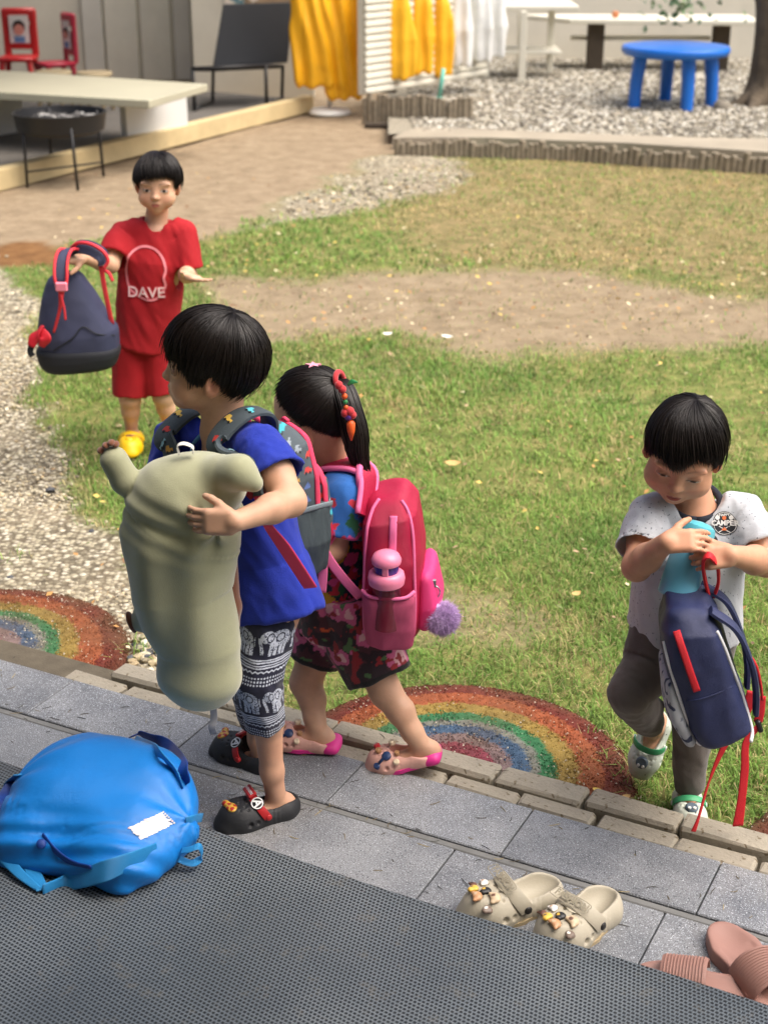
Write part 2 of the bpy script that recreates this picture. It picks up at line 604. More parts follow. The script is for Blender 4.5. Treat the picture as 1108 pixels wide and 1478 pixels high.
def relax_mesh(V, Q, w=0.5):
    n = len(V)
    acc = np.zeros((n, 3)); cnt = np.zeros(n)
    for k in range(4):
        a = Q[:, k]; b = Q[:, (k + 1) % 4]
        for q in range(3):
            acc[:, q] += np.bincount(a, V[b, q], n) + np.bincount(b, V[a, q], n)
        cnt += np.bincount(a, minlength=n) + np.bincount(b, minlength=n)
    return V * (1 - w) + w * acc / np.maximum(cnt, 1)[:, None]

def bvh(o):
    me = o.data
    n = len(me.vertices); V = np.empty(n * 3, np.float32); me.vertices.foreach_get('co', V)
    return BVHTree.FromPolygons([tuple(v) for v in V.reshape(-1, 3).tolist()], [tuple(p.vertices) for p in me.polygons])
def decal(name, shapes, fr, targets, parent, lift=0.0012, grid=0.004):
    """flat print laid on a surface: shapes in x (to the viewer's right), z (up); frame y axis points out of the surface"""
    obs = []
    for (V2, F, m) in shapes:
        out = []
        for (x, z, dl) in V2:
            p = Vector(fr.w((-x, 0.12, z))); dr = Vector(-fr.M[:, 1])
            best = None
            for t in targets:
                h = t.ray_cast(p, dr, 0.4)
                if h[0] is not None and (best is None or h[3] < best): best = h[3]
            q = np.array(p) + np.array(dr) * ((best if best is not None else 0.12) - lift - dl)
            out.append(q)
        obs.append(mesh_np(name, np.array(out), F, m, parent, True))
    return obs
def onplane(fr, V2, lift=.001): return np.array([fr.w((-x, lift + d, z)) for x, z, d in V2])
def disc2(cx, cz, r0, r1, n=40, rings=4, dl=0.0, sq=1.0):
    V = []; F = []
    for i in range(rings + 1):
        r = r0 + (r1 - r0) * i / rings
        for k in range(n):
            a = 2 * math.pi * k / n
            V.append((cx + r * math.cos(a), cz + r * sq * math.sin(a), dl))
    for i in range(rings):
        for k in range(n):
            k2 = (k + 1) % n
            F.append((i * n + k, i * n + k2, (i + 1) * n + k2, (i + 1) * n + k))
    return V, np.array(F)
def poly2(pts, dl=0.0, step=0.004):
    """filled polygon as a fine triangle grid fan (convex-ish shapes)"""
    P = np.array(pts, float); c = P.mean(0)
    V = [(c[0], c[1], dl)]; F = []
    n = len(P); rings = 5
    for i in range(1, rings + 1):
        for q in P: V.append((*(c + (q - c) * i / rings), dl))
    for k in range(n):
        F.append((0, 1 + k, 1 + (k + 1) % n, 1 + (k + 1) % n))
    tri = np.array([f[:3] for f in F])
    Q = []
    for i in range(rings - 1):
        for k in range(n):
            k2 = (k + 1) % n
            Q.append((1 + i * n + k, 1 + (i + 1) * n + k, 1 + (i + 1) * n + k2, 1 + i * n + k2))
    return V, [tri, np.array(Q)]
def stroke2(pts, w, dl=0.0, n=40):
    """stroke along a path in local x,z"""
    P = np.array(pts, float); P3 = np.stack([P[:, 0], P[:, 1], np.zeros(len(P))], 1)
    Q = spline(P3, n)[:, :2]
    V = []; F = []
    for i in range(n):
        t = nrm(Q[min(i + 1, n - 1)] - Q[max(i - 1, 0)]); s = np.array([-t[1], t[0]])
        for e in (-.5, 0, .5): V.append((*(Q[i] + s * w * e), dl))
    for i in range(n - 1):
        for k in range(2): F.append((i * 3 + k, i * 3 + k + 1, (i + 1) * 3 + k + 1, (i + 1) * 3 + k))
    return V, np.array(F)
def text2(s, size, cx=0, cz=0, dl=0.0, bold=0.0, arc=None, spacing=1.0):
    """lettering as triangles in local x,z"""
    cu = bpy.data.curves.new('lettering', 'FONT')
    cu.body = s; cu.size = size; cu.align_x = 'CENTER'; cu.align_y = 'CENTER'; cu.offset = bold; cu.resolution_u = 3; cu.space_character = spacing
    o = bpy.data.objects.new('lettering', cu); col.objects.link(o)
    bpy.context.view_layer.update()
    me = bpy.data.meshes.new_from_object(o.evaluated_get(bpy.context.evaluated_depsgraph_get()))
    bm = bmesh.new(); bm.from_mesh(me); bmesh.ops.triangulate(bm, faces=bm.faces)
    V = [tuple(v.co) for v in bm.verts]; F = np.array([[v.index for v in f.verts] for f in bm.faces])
    bm.free(); bpy.data.objects.remove(o); bpy.data.curves.remove(cu); bpy.data.meshes.remove(me)
    out = []
    for (x, y, _) in V:
        if arc:
            a = x / arc; r = abs(arc) + (y if arc > 0 else -y)
            out.append((cx + r * math.sin(abs(a)) * (1 if x > 0 else -1), cz + (r * math.cos(a) * (1 if arc > 0 else -1)), dl))
        else: out.append((cx + x, cz + y, dl))
    return out, F
def lerp(a, b, t): return np.asarray(a, float) * (1 - t) + np.asarray(b, float) * t
TU = np.array([math.cos(R(27.1)), -math.sin(R(27.1)), 0]); TV = np.array([math.sin(R(27.1)), math.cos(R(27.1)), 0])   # along / away across the paving
TM = np.stack([TU, TV, np.array([0, 0, 1.0])], 1)
def uv(u, v, z=0.0): return TU * u + TV * v + np.array([0, 0, z])
Z_TILE, Z_DECK, Z_BRICK = 0.055, 0.175, 0.062
VF = 2.269                                               # far edge of the tiles

# ================================================================== SETTING
def poly_sd(X, Y, poly):
    """signed distance to a polygon (negative inside)"""
    P = np.asarray(poly)[:, :2]; n = len(P)
    d = np.full(X.shape, 1e9); ins = np.zeros(X.shape, bool)
    for i in range(n):
        a = P[i]; b = P[(i + 1) % n]; e = b - a
        wx = X - a[0]; wy = Y - a[1]
        t = np.clip((wx * e[0] + wy * e[1]) / (e @ e), 0, 1)
        d = np.minimum(d, (wx - t * e[0]) ** 2 + (wy - t * e[1]) ** 2)
        c = ((a[1] > Y) != (b[1] > Y)) & (X < (b[0] - a[0]) * (Y - a[1]) / (b[1] - a[1] + 1e-12) + a[0])
        ins ^= c
    d = np.sqrt(d)
    return np.where(ins, -d, d)
def gp(*px): return [G(x, y)[:2] for x, y in px]
REG = {
    'gravel': gp((-900, 350), (0, 368), (30, 430), (62, 490), (48, 560), (92, 640), (130, 700), (178, 760), (205, 800), (250, 960), (240, 1040), (-900, 1250)),
    'path': gp((-1200, 386), (0, 372), (110, 352), (300, 345), (420, 305), (520, 262), (600, 232), (690, 205), (1500, 230), (1500, 60), (-1200, 60)),
    'white': gp((330, 335), (440, 318), (560, 292), (660, 262), (655, 226), (560, 222), (470, 262), (400, 300)),
    'dirt': gp((255, 398), (330, 470), (400, 486), (560, 476), (640, 500), (700, 515), (850, 506), (1108, 497), (1700, 505), (1700, 440), (1108, 432), (980, 412), (900, 392), (720, 384), (560, 392), (450, 398), (330, 388)),
    'dry': gp((560, 300), (640, 225), (1108, 232), (1700, 240), (1700, 430), (1108, 430), (900, 395), (700, 385), (560, 350)),
    'mud': gp((-80, 372), (0, 346), (60, 342), (105, 360), (90, 378), (0, 385)),
    'bare': gp((470, 800), (800, 870), (820, 900), (760, 930), (600, 940), (560, 900)),
}
def weights(X, Y):
    n1 = fbm(X * 2.2, Y * 2.2, 0 * X, 5) * 0.10 + fbm(X * 7, Y * 7, 0 * X, 9, 2) * 0.06 + fbm(X * 24, Y * 24, 0 * X, 10, 2) * 0.035
    fy = np.clip(Y / 5.0, 0.5, 2.5)
    w = {}
    for k, e in (('gravel', .045), ('path', .07), ('white', .08), ('dirt', .15), ('dry', .25), ('mud', .06), ('bare', .06)):
        w[k] = sstep(e, -e, poly_sd(X, Y, REG[k]) + n1 * fy)
    return w

# ground: one sheet, fine where it is seen, coarse towards the horizon
gx = np.concatenate([np.linspace(-80, -6, 14), np.arange(-5.5, -2.6, .12), np.arange(-2.6, 3.4, .035), np.arange(3.4, 6.5, .12), np.linspace(7, 80, 14)])
gy = np.concatenate([np.linspace(-40, 1.2, 10), np.arange(1.5, 6.5, .035), np.arange(6.5, 18, .06), np.linspace(19, 140, 14)])
XX, YY = np.meshgrid(gx, gy, indexing='ij')
W = weights(XX, YY)
ZZ = 0.012 * fbm(XX * 1.3, YY * 1.3, 0 * XX, 3) + 0.004 * fbm(XX * 7, YY * 7, 0 * XX, 4)
ZZ = ZZ * sstep(2.2, 3.2, YY) - 0.012
idx = np.arange(XX.size).reshape(XX.shape)
GF = np.stack([idx[:-1, :-1], idx[1:, :-1], idx[1:, 1:], idx[:-1, 1:]], -1).reshape(-1, 4)
c_gravel = np.clip(W['gravel'] + W['white'], 0, 1)
c_dirt = np.clip(np.maximum(W['path'], W['dirt'] * .95) + .55 * W['bare'], 0, 1) * (1 - W['white'])
c_dry = np.clip(W['dry'], 0, 1)
mudc = np.clip(W['mud'], 0, 1)
gm = bpy.data.materials.new('ground_soil'); gm.use_nodes = True
def ground_material(m):
    t = m.node_tree; b = t.nodes['Principled BSDF']; b.inputs['Roughness'].default_value = 0.95
    b.inputs['Specular IOR Level'].default_value = 0.2
    tc = nd(t, 'ShaderNodeTexCoord'); at = nd(t, 'ShaderNodeVertexColor', _layer_name='Col')
    sp = nd(t, 'ShaderNodeSeparateColor'); t.links.new(at.outputs[0], sp.inputs[0])
    def noise(s, d=6.0, r=0.6):
        n = nd(t, 'ShaderNodeTexNoise', Scale=s, Detail=d, Roughness=r); t.links.new(tc.outputs['Object'], n.inputs['Vector']); return n.outputs[0]
    def ramp(v, stops):
        r = nd(t, 'ShaderNodeValToRGB'); t.links.new(v, r.inputs[0])
        e = r.color_ramp.elements
        while len(e) < len(stops): e.new(0.5)
        for q, (p, c) in zip(e, stops): q.position = p; q.color = L4(c)
        return r.outputs[0]
    def mix(f, a, b2):
        x = nd(t, 'ShaderNodeMix', _data_type='RGBA')
        if isinstance(f, float): x.inputs[0].default_value = f
        else: t.links.new(f, x.inputs[0])
        t.links.new(a, x.inputs[6]); t.links.new(b2, x.inputs[7]); return x.outputs[2]
    lawn = ramp(noise(9, 9, .7), [(.30, (72, 78, 40)), (.48, (104, 112, 58)), (.62, (134, 128, 78)), (.8, (158, 142, 102))])
    dry = ramp(noise(9, 10, .78), [(.30, (78, 76, 46)), (.45, (114, 106, 68)), (.58, (140, 122, 86)), (.75, (160, 138, 104))])
    dirt = ramp(noise(7, 12, .78), [(.25, (104, 89, 70)), (.5, (140, 123, 100)), (.75, (164, 147, 122))])
    mud = ramp(noise(12, 8, .6), [(.3, (96, 66, 38)), (.7, (134, 98, 62))])
    vo = nd(t, 'ShaderNodeTexVoronoi', Scale=62.0); t.links.new(tc.outputs['Object'], vo.inputs['Vector'])
    s2 = nd(t, 'ShaderNodeSeparateColor'); t.links.new(vo.outputs['Color'], s2.inputs[0])
    stone = ramp(s2.outputs[0], [(.05, (104, 97, 82)), (.35, (156, 147, 124)), (.7, (184, 175, 150)), (1, (212, 204, 184))])
    gap = nd(t, 'ShaderNodeMapRange'); gap.inputs[1].default_value = .35; gap.inputs[2].default_value = .75
    t.links.new(vo.outputs['Distance'], gap.inputs[0])
    gapc = nd(t, 'ShaderNodeRGB'); gapc.outputs[0].default_value = L4((104, 94, 78))
    gravel = mix(gap.outputs[0], stone, gapc.outputs[0])
    big = noise(2.2, 4)
    gd = nd(t, 'ShaderNodeMapRange'); gd.inputs[1].default_value = .5; gd.inputs[2].default_value = .72; gd.inputs[4].default_value = .45
    t.links.new(big, gd.inputs[0])
    gravel = mix(gd.outputs[0], gravel, dirt)
    c = mix(sp.outputs[2], lawn, dry)
    c = mix(sp.outputs[1], c, dirt)
    c = mix(sp.outputs[0], c, gravel)
    c = mix(at.outputs[1], c, mud)
    t.links.new(c, b.inputs['Base Color'])
    bp = nd(t, 'ShaderNodeBump', Strength=.7, Distance=.01)
    n3 = noise(60, 6, .7)
    t.links.new(n3, bp.inputs['Height'])
    bp2 = nd(t, 'ShaderNodeBump', Strength=.6, Distance=.008, _invert=True)
    mh = nd(t, 'ShaderNodeMath', _operation='MULTIPLY'); t.links.new(vo.outputs['Distance'], mh.inputs[0]); t.links.new(sp.outputs[0], mh.inputs[1])
    t.links.new(mh.outputs[0], bp2.inputs['Height']); t.links.new(bp.outputs[0], bp2.inputs['Normal'])
    t.links.new(bp2.outputs[0], b.inputs['Normal'])
ground_material(gm)
gcol = np.stack([c_gravel, c_dirt, c_dry, mudc], -1).reshape(-1, 4)
ground = mesh_np('ground', np.stack([XX, YY, ZZ], -1).reshape(-1, 3), GF, gm, None, True, gcol)
tag(ground, kind='structure')

# ---- grass
def scatter(n, y0, y1, pad, keep):
    """random ground points inside the photographed wedge (plus a margin), kept with probability keep(x, y)"""
    Y = rng.uniform(y0, y1, n)
    hw = Y * 0.285 + pad
    X = rng.uniform(-1, 1, n) * (y1 * 0.285 + pad)
    m = np.abs(X) < hw
    X = X[m]; Y = Y[m]
    k = keep(X, Y)
    m = rng.random(len(X)) < k
    return X[m], Y[m]
def grass_keep(X, Y):
    w = weights(X, Y)
    g = 1 - np.clip(w['gravel'] * 1.03 + w['path'] * 1.02 + w['white'] * .9 + w['dirt'] * .95 + w['mud'] + w['bare'] * .6, 0, 1)
    g = g * (1 - .30 * w['dry'])
    patch = fbm(X * 3.1, Y * 3.1, 0 * X, 21) + .5 * fbm(X * 8, Y * 8, 0 * X, 22)
    g = g * np.clip(.95 + patch * .75, .15, 1)
    v = X * TV[0] + Y * TV[1]
    g = g * (v > VF + .14)
    for c, rr in RAINBOWS: g = g * (np.hypot(X - c[0], Y - c[1]) > rr * .985)
    return g
RAINBOWS = [(np.array([-.985, 3.115, 0]), .372), (np.array([.145, 2.614, 0]), .372), (np.array([1.005, 2.195, 0]), .372)]
def blades(X, Y, hmin, hmax, wid, seed):
    r = np.random.default_rng(seed); n = len(X)
    w = weights(X, Y); dry = np.clip(w['dry'] + w['dirt'] + .4 * w['bare'], 0, 1)
    a = r.uniform(0, 2 * np.pi, n); L = r.uniform(hmin, hmax, n) * (1 - .25 * dry); lean = np.clip(r.normal(1.12, .36, n), .1, 1.6)
    dx = np.cos(a); dy = np.sin(a)
    wd = wid * r.uniform(.6, 1.3, n)
    px = -dy; py = dx
    z0 = -.014
    mx = L * .5 * np.sin(lean * .55); mz = L * .5 * np.cos(lean * .55)
    ex = mx + L * .5 * np.sin(lean * 1.25); ez = np.maximum(mz + L * .5 * np.cos(lean * 1.25), .004)
    V = np.zeros((n, 5, 3))
    for q, (s, off, zz, ww) in enumerate(((-1, 0, 0, 1), (1, 0, 0, 1), (1, mx, mz, .8), (-1, mx, mz, .8))):
        V[:, q, 0] = X + dx * off + s * px * wd * ww / 2; V[:, q, 1] = Y + dy * off + s * py * wd * ww / 2; V[:, q, 2] = z0 + zz
    V[:, 4, 0] = X + dx * ex; V[:, 4, 1] = Y + dy * ex; V[:, 4, 2] = z0 + ez
    i = np.arange(n)[:, None] * 5
    Fq = i + np.array([[0, 1, 2, 3]]); Ft = i + np.array([[3, 2, 4]])
    g1 = lin((100, 142, 60)); g2 = lin((158, 188, 98)); g3 = lin((200, 186, 132)); g4 = lin((84, 112, 50))
    t = r.random(n)[:, None]; big = np.clip(.5 + .8 * fbm(X * 1.7, Y * 1.7, 0 * X, 31), 0, 1)[:, None]
    thatch = sstep(.05, .5, fbm(X * 4.3, Y * 4.3, 0 * X, 71))
    c = g1 * (1 - t) + g2 * t
    c = c * (1 - .45 * big) + .45 * big * (g2 * .5 + g1 * .5)
    c = np.where(r.random(n)[:, None] < .18, g4, c)
    c = np.where(r.random(n)[:, None] < (.15 + .42 * dry[:, None] + .32 * thatch[:, None]), g3 * (.6 + .5 * t), c)
    hue = fbm(X * 2.6, Y * 2.6, 0 * X, 51)[:, None]; c = c * (1 + np.array((.22, .04, .10))[None] * hue)
    c = c * r.uniform(.70, 1.14, n)[:, None] * (1 + .22 * fbm(X * 5.2, Y * 5.2, 0 * X, 52)[:, None])
    return V.reshape(-1, 3), [Fq, Ft], np.repeat(c, 5, 0)
gmat = mat('grass_blade', rough=.6, attr=True, spec=.25)
def grass_trans(m):
    t = m.node_tree; b = t.nodes['Principled BSDF']; o = t.nodes['Material Output']
    tr = nd(t, 'ShaderNodeBsdfTranslucent'); mx = nd(t, 'ShaderNodeMixShader'); mx.inputs[0].default_value = .35
    a = [n for n in t.nodes if n.type == 'VERTEX_COLOR'][0]
    t.links.new(a.outputs[0], tr.inputs[0]); t.links.new(b.outputs[0], mx.inputs[1]); t.links.new(tr.outputs[0], mx.inputs[2]); t.links.new(mx.outputs[0], o.inputs[0])
grass_trans(gmat)
gl = []
for (n, y0, y1, pad, h0, h1, wd, sd_) in ((150000, 2.3, 4.2, .5, .022, .050, .0026, 1), (110000, 4.2, 7.0, .5, .022, .05, .0042, 2), (80000, 7.0, 11.2, .6, .024, .05, .0075, 3)):
    X, Y = scatter(n, y0, y1, pad, grass_keep)
    gl.append(blades(X, Y, h0, h1, wd, sd_))
# thin tufts straying into the gravel and along the kerb
tx, ty = [], []
for (px, py, n, s) in ((205, 935, 60, .03), (150, 700, 60, .05), (30, 800, 20, .03), (1075, 1130, 150, .06), (880, 1110, 160, .05), (230, 760, 80, .05), (600, 955, 200, .07)):
    g = G(px, py); tx.append(rng.normal(g[0], s, n)); ty.append(rng.normal(g[1], s, n))
X = np.concatenate(tx); Y = np.concatenate(ty)
ok = (X * TV[0] + Y * TV[1]) > VF + .14
gl.append(blades(X[ok], Y[ok], .03, .07, .0028, 5))
o = 0; VV = []; Q4 = []; Q3 = []; CC = []
for V, Fs, c in gl:
    VV.append(V); Q4.append(Fs[0] + o); Q3.append(Fs[1] + o); CC.append(c); o += len(V)
grass = mesh_np('grass', np.concatenate(VV), [np.concatenate(Q4), np.concatenate(Q3)], gmat, None, False, np.concatenate(CC))
tag(grass, 'short patchy green lawn grass growing between the paving and the sandy path', 'grass', kind='stuff')

# ---- pebbles of the gravel path and of the far gravel bed
ICO_V = []
_bm = bmesh.new(); bmesh.ops.create_icosphere(_bm, subdivisions=1, radius=1.0)
ICO_V = np.array([v.co[:] for v in _bm.verts]); ICO_F = np.array([[v.index for v in f.verts] for f in _bm.faces]); _bm.free()
def pebbles(P, r0, r1, pal, seed, flat=.6):
    r = np.random.default_rng(seed); n = len(P)
    S = r.uniform(r0, r1, n)[:, None] * r.uniform(.65, 1.25, (n, 3)); S[:, 2] *= flat
    J = 1 + r.normal(0, .16, (n, len(ICO_V), 1))
    V = ICO_V[None] * J * S[:, None, :]
    a = r.uniform(0, 6.28, n); ca, sa = np.cos(a)[:, None], np.sin(a)[:, None]
    x = V[:, :, 0] * ca - V[:, :, 1] * sa; y = V[:, :, 0] * sa + V[:, :, 1] * ca
    V = np.stack([x + P[:, None, 0], y + P[:, None, 1], V[:, :, 2] + P[:, None, 2]], -1)
    F = (np.arange(n)[:, None, None] * len(ICO_V) + ICO_F[None]).reshape(-1, 3)
    pal = np.array([lin(c) for c in pal]); c = pal[r.integers(0, len(pal), n)] * r.uniform(.75, 1.15, n)[:, None]
    return V.reshape(-1, 3), F, np.repeat(c, len(ICO_V), 0)
pm = mat('pebble_stone', rough=.85, attr=True, spec=.3, bump=.3, bscale=300)
def gk(X, Y):
    w = weights(X, Y); g = np.clip(w['gravel'] + .8 * w['white'], 0, 1)
    v = X * TV[0] + Y * TV[1]
    g = g * (v > VF + .13) * (np.hypot(X - RAINBOWS[0][0][0], Y - RAINBOWS[0][0][1]) > .37)
    return g * np.clip(.75 + .9 * fbm(X * 2, Y * 2, 0 * X, 41), .15, 1)
pal = [(196, 186, 160), (178, 167, 140), (212, 203, 182), (158, 147, 122), (136, 127, 110), (192, 176, 142), (108, 100, 86), (200, 190, 166), (168, 150, 118)]
X, Y = scatter(90000, 2.6, 6.2, .35, gk); m = rng.random(len(X)) < .8; X = X[m]; Y = Y[m]
print('pebbles', len(X))
Vp, Fp, Cp = pebbles(np.stack([X, Y, np.full(len(X), -.010)], 1), .003, .0072, pal, 3)
X2, Y2 = scatter(14000, 6.2, 11, .35, gk)
Vq, Fq_, Cq = pebbles(np.stack([X2, Y2, np.full(len(X2), -.008)], 1), .008, .016, pal, 4)
# bigger stones where the path meets the kerb
bx, by = [], []
for (px, py, n, s) in ((215, 945, 70, .05), (235, 920, 40, .05), (130, 850, 14, .2), (60, 700, 12, .3)):
    g = G(px, py); bx.append(rng.normal(g[0], s, n)); by.append(rng.normal(g[1], s, n))
bx = np.concatenate(bx); by = np.concatenate(by); ok = (bx * TV[0] + by * TV[1] > VF + .14) & (np.hypot(bx - RAINBOWS[0][0][0], by - RAINBOWS[0][0][1]) > .38)
Vr, Fr_, Cr = pebbles(np.stack([bx[ok], by[ok], np.full(ok.sum(), -.004)], 1), .008, .017, pal + [(90, 92, 96), (70, 72, 76)], 6)
gr = mesh_np('gravel', np.concatenate([Vp, Vq, Vr]), np.concatenate([Fp, Fq_ + len(Vp), Fr_ + len(Vp) + len(Vq)]), pm, None, False, np.concatenate([Cp, Cq, Cr]))
tag(gr, 'pale crushed gravel of the path left of the lawn', 'gravel', kind='stuff')

# ---- tiled step, grout bed, pavers
granite = bpy.data.materials.new('granite_tile'); granite.use_nodes = True
def granite_material(m):
    t = m.node_tree; b = t.nodes['Principled BSDF']
    tc = nd(t, 'ShaderNodeTexCoord'); oi = nd(t, 'ShaderNodeObjectInfo')
    add = nd(t, 'ShaderNodeVectorMath', _operation='ADD'); t.links.new(tc.outputs['Object'], add.inputs[0])
    mul = nd(t, 'ShaderNodeVectorMath', _operation='SCALE'); mul.inputs[3].default_value = 1.0
    comb = nd(t, 'ShaderNodeCombineXYZ')
    for q in range(3): t.links.new(oi.outputs['Random'], comb.inputs[q])
    t.links.new(comb.outputs[0], mul.inputs[0]); mul.inputs[3].default_value = 7.0
    t.links.new(mul.outputs[0], add.inputs[1])
    vec = add.outputs[0]
    def noise(s, d=4.0, r=.6):
        n = nd(t, 'ShaderNodeTexNoise', Scale=s, Detail=d, Roughness=r); t.links.new(vec, n.inputs['Vector']); return n.outputs[0]
    def rmp(v, a, b2, lo=0., hi=1.):
        x = nd(t, 'ShaderNodeMapRange'); x.inputs[1].default_value = a; x.inputs[2].default_value = b2; x.inputs[3].default_value = lo; x.inputs[4].default_value = hi
        t.links.new(v, x.inputs[0]); return x.outputs[0]
    def mixc(f, a, c2, bl='MIX'):
        x = nd(t, 'ShaderNodeMix', _data_type='RGBA', _blend_type=bl)
        t.links.new(f, x.inputs[0]) if not isinstance(f, float) else setattr(x.inputs[0], 'default_value', f)
        t.links.new(a, x.inputs[6])
        if isinstance(c2, tuple): x.inputs[7].default_value = L4(c2)
        else: t.links.new(c2, x.inputs[7])
        return x.outputs[2]
    base = nd(t, 'ShaderNodeRGB'); base.outputs[0].default_value = L4((128, 130, 133))
    c = mixc(rmp(noise(5, 6, .65), .42, .66), base.outputs[0], (98, 101, 106))
    c = mixc(rmp(noise(2.3, 4, .6), .55, .75, 0, .5), c, (130, 122, 108))
    c = mixc(rmp(noise(420, 2), .58, .64), c, (186, 190, 196))
    c = mixc(rmp(noise(330, 2), .60, .64), c, (66, 68, 72))
    c = mixc(rmp(noise(150, 2), .70, .74), c, (206, 208, 212))
    c = mixc(rmp(noise(30, 8, .75), .64, .70, 0, .7), c, (84, 80, 72))
    c2 = nd(t, 'ShaderNodeMix', _data_type='RGBA', _blend_type='MULTIPLY'); c2.inputs[0].default_value = 1
    t.links.new(c, c2.inputs[6]); t.links.new(rmp(oi.outputs['Random'], 0, 1, .86, 1.06), c2.inputs[7])
    t.links.new(c2.outputs[2], b.inputs['Base Color'])
    t.links.new(rmp(noise(7, 5), .4, .7, .42, .78), b.inputs['Roughness'])
    bp = nd(t, 'ShaderNodeBump', Strength=.35, Distance=.0012); t.links.new(noise(260, 4), bp.inputs['Height']); t.links.new(bp.outputs[0], b.inputs['Normal'])
granite_material(granite)
grout = mat('grout', (108, 104, 98), rough=.95, var=.25, vscale=30, bump=.5, bscale=150)
step = MB().box(uv(-.6, 1.8, Z_TILE / 2 - .012), (3.2, (VF - 1.33) / 2 + .002, Z_TILE / 2 + .006), TM).build('tiled_step', grout)
step.data.transform(Matrix.Translation((0, 0, 0)))
tag(step, kind='structure')
tile_cache = {}
def tile(u0, u1, v0, v1, z, jit=0.0):
    g = .0013
    key = (round(u1 - u0, 3), round(v1 - v0, 3))
    c = uv((u0 + u1) / 2, (v0 + v1) / 2, z + random.uniform(-.0008, .0008))
    if key not in tile_cache:
        o = MB().box((0, 0, 0), ((u1 - u0) / 2 - g, (v1 - v0) / 2 - g, .012), np.eye(3), .0022).build('tile', granite)
        tile_cache[key] = o.data
    else:
        o = bpy.data.objects.new('tile', tile_cache[key]); col.objects.link(o)
    o.parent = step
    o.location = c; o.rotation_euler = (random.uniform(-.001, .001), random.uniform(-.001, .001), -R(27.1))
    return o
VM = 2.088
for k in range(-5, 7):
    tile(-1.204 + .367 * k, -1.204 + .367 * (k + 1), VM + .012, VF - .001, Z_TILE - .006)
    tile(-.918 + .40 * k, -.918 + .40 * (k + 1), VM - .40 - .004, VM - .006, Z_TILE - .006)
lip = MB().box(uv(-.6, VM + .003, Z_TILE - .004), (3.2, .008, .008), TM, .002).build('joint_strip', mat('joint_strip', (112, 112, 110), rough=.9, var=.2, vscale=20, bump=.4), step)

paver_m = mat('paver_concrete', (152, 144, 128), rough=.9, var=.22, vscale=14, bump=.7, bscale=120, bdist=.003, speck=(90, (110, 98, 78), .36))
paver_bed = tag(MB().box(uv(-.6, VF + .060, .008), (3.0, .057, .022), TM).build('paver_kerb', mat('kerb_mortar', (92, 84, 70), rough=1, var=.3, vscale=25, bump=.6)), kind='structure')
def brick_mesh(L, Wd, H, seed):
    r = random.Random(seed)
    mb = MB().box((0, 0, 0), (L / 2, Wd / 2, H / 2), np.eye(3), .006)
    v = []
    for p in mb.v: v.append(tuple(q + r.uniform(-.0022, .0022) for q in p))
    mb.v = v
    o = mb.build('brick', paver_m); me = o.data; bpy.data.objects.remove(o); return me
hi_m = [brick_mesh(.182, .064, .05, s) for s in range(4)]; lo_m = [brick_mesh(.150, .048, .05, s + 9) for s in range(4)]
def put(me, name, c, rz, parent, tilt=(0, 0)):
    o = bpy.data.objects.new(name, me); col.objects.link(o); o.parent = parent
    o.location = c; o.rotation_euler = (tilt[0], tilt[1], rz); return o
u0 = G(482, 1050, Z_BRICK) @ TU
k = 0
for k in range(-4, 8):
    uc = u0 + .093 + .188 * k
    c = uv(uc, VF + .084 + random.uniform(-.004, .004), Z_BRICK - .021 + random.uniform(-.003, .003))
    if np.linalg.norm(c[:2] - RAINBOWS[0][0][:2]) < .36: continue
    put(hi_m[k % 4], 'brick', c, -R(27.1) + random.uniform(-.02, .02), paver_bed, (random.uniform(-.02, .02), random.uniform(-.015, .015)))
for k in range(-5, 10):
    uc = u0 + .05 + .157 * k + random.uniform(-.004, .004)
    c = uv(uc, VF + .026, Z_BRICK - .030 + random.uniform(-.004, .002))
    if np.linalg.norm(c[:2] - RAINBOWS[0][0][:2]) < .34: continue
    put(lo_m[k % 4], 'brick', c, -R(27.1) + random.uniform(-.03, .03), paver_bed, (random.uniform(-.03, .03), random.uniform(-.02, .02)))

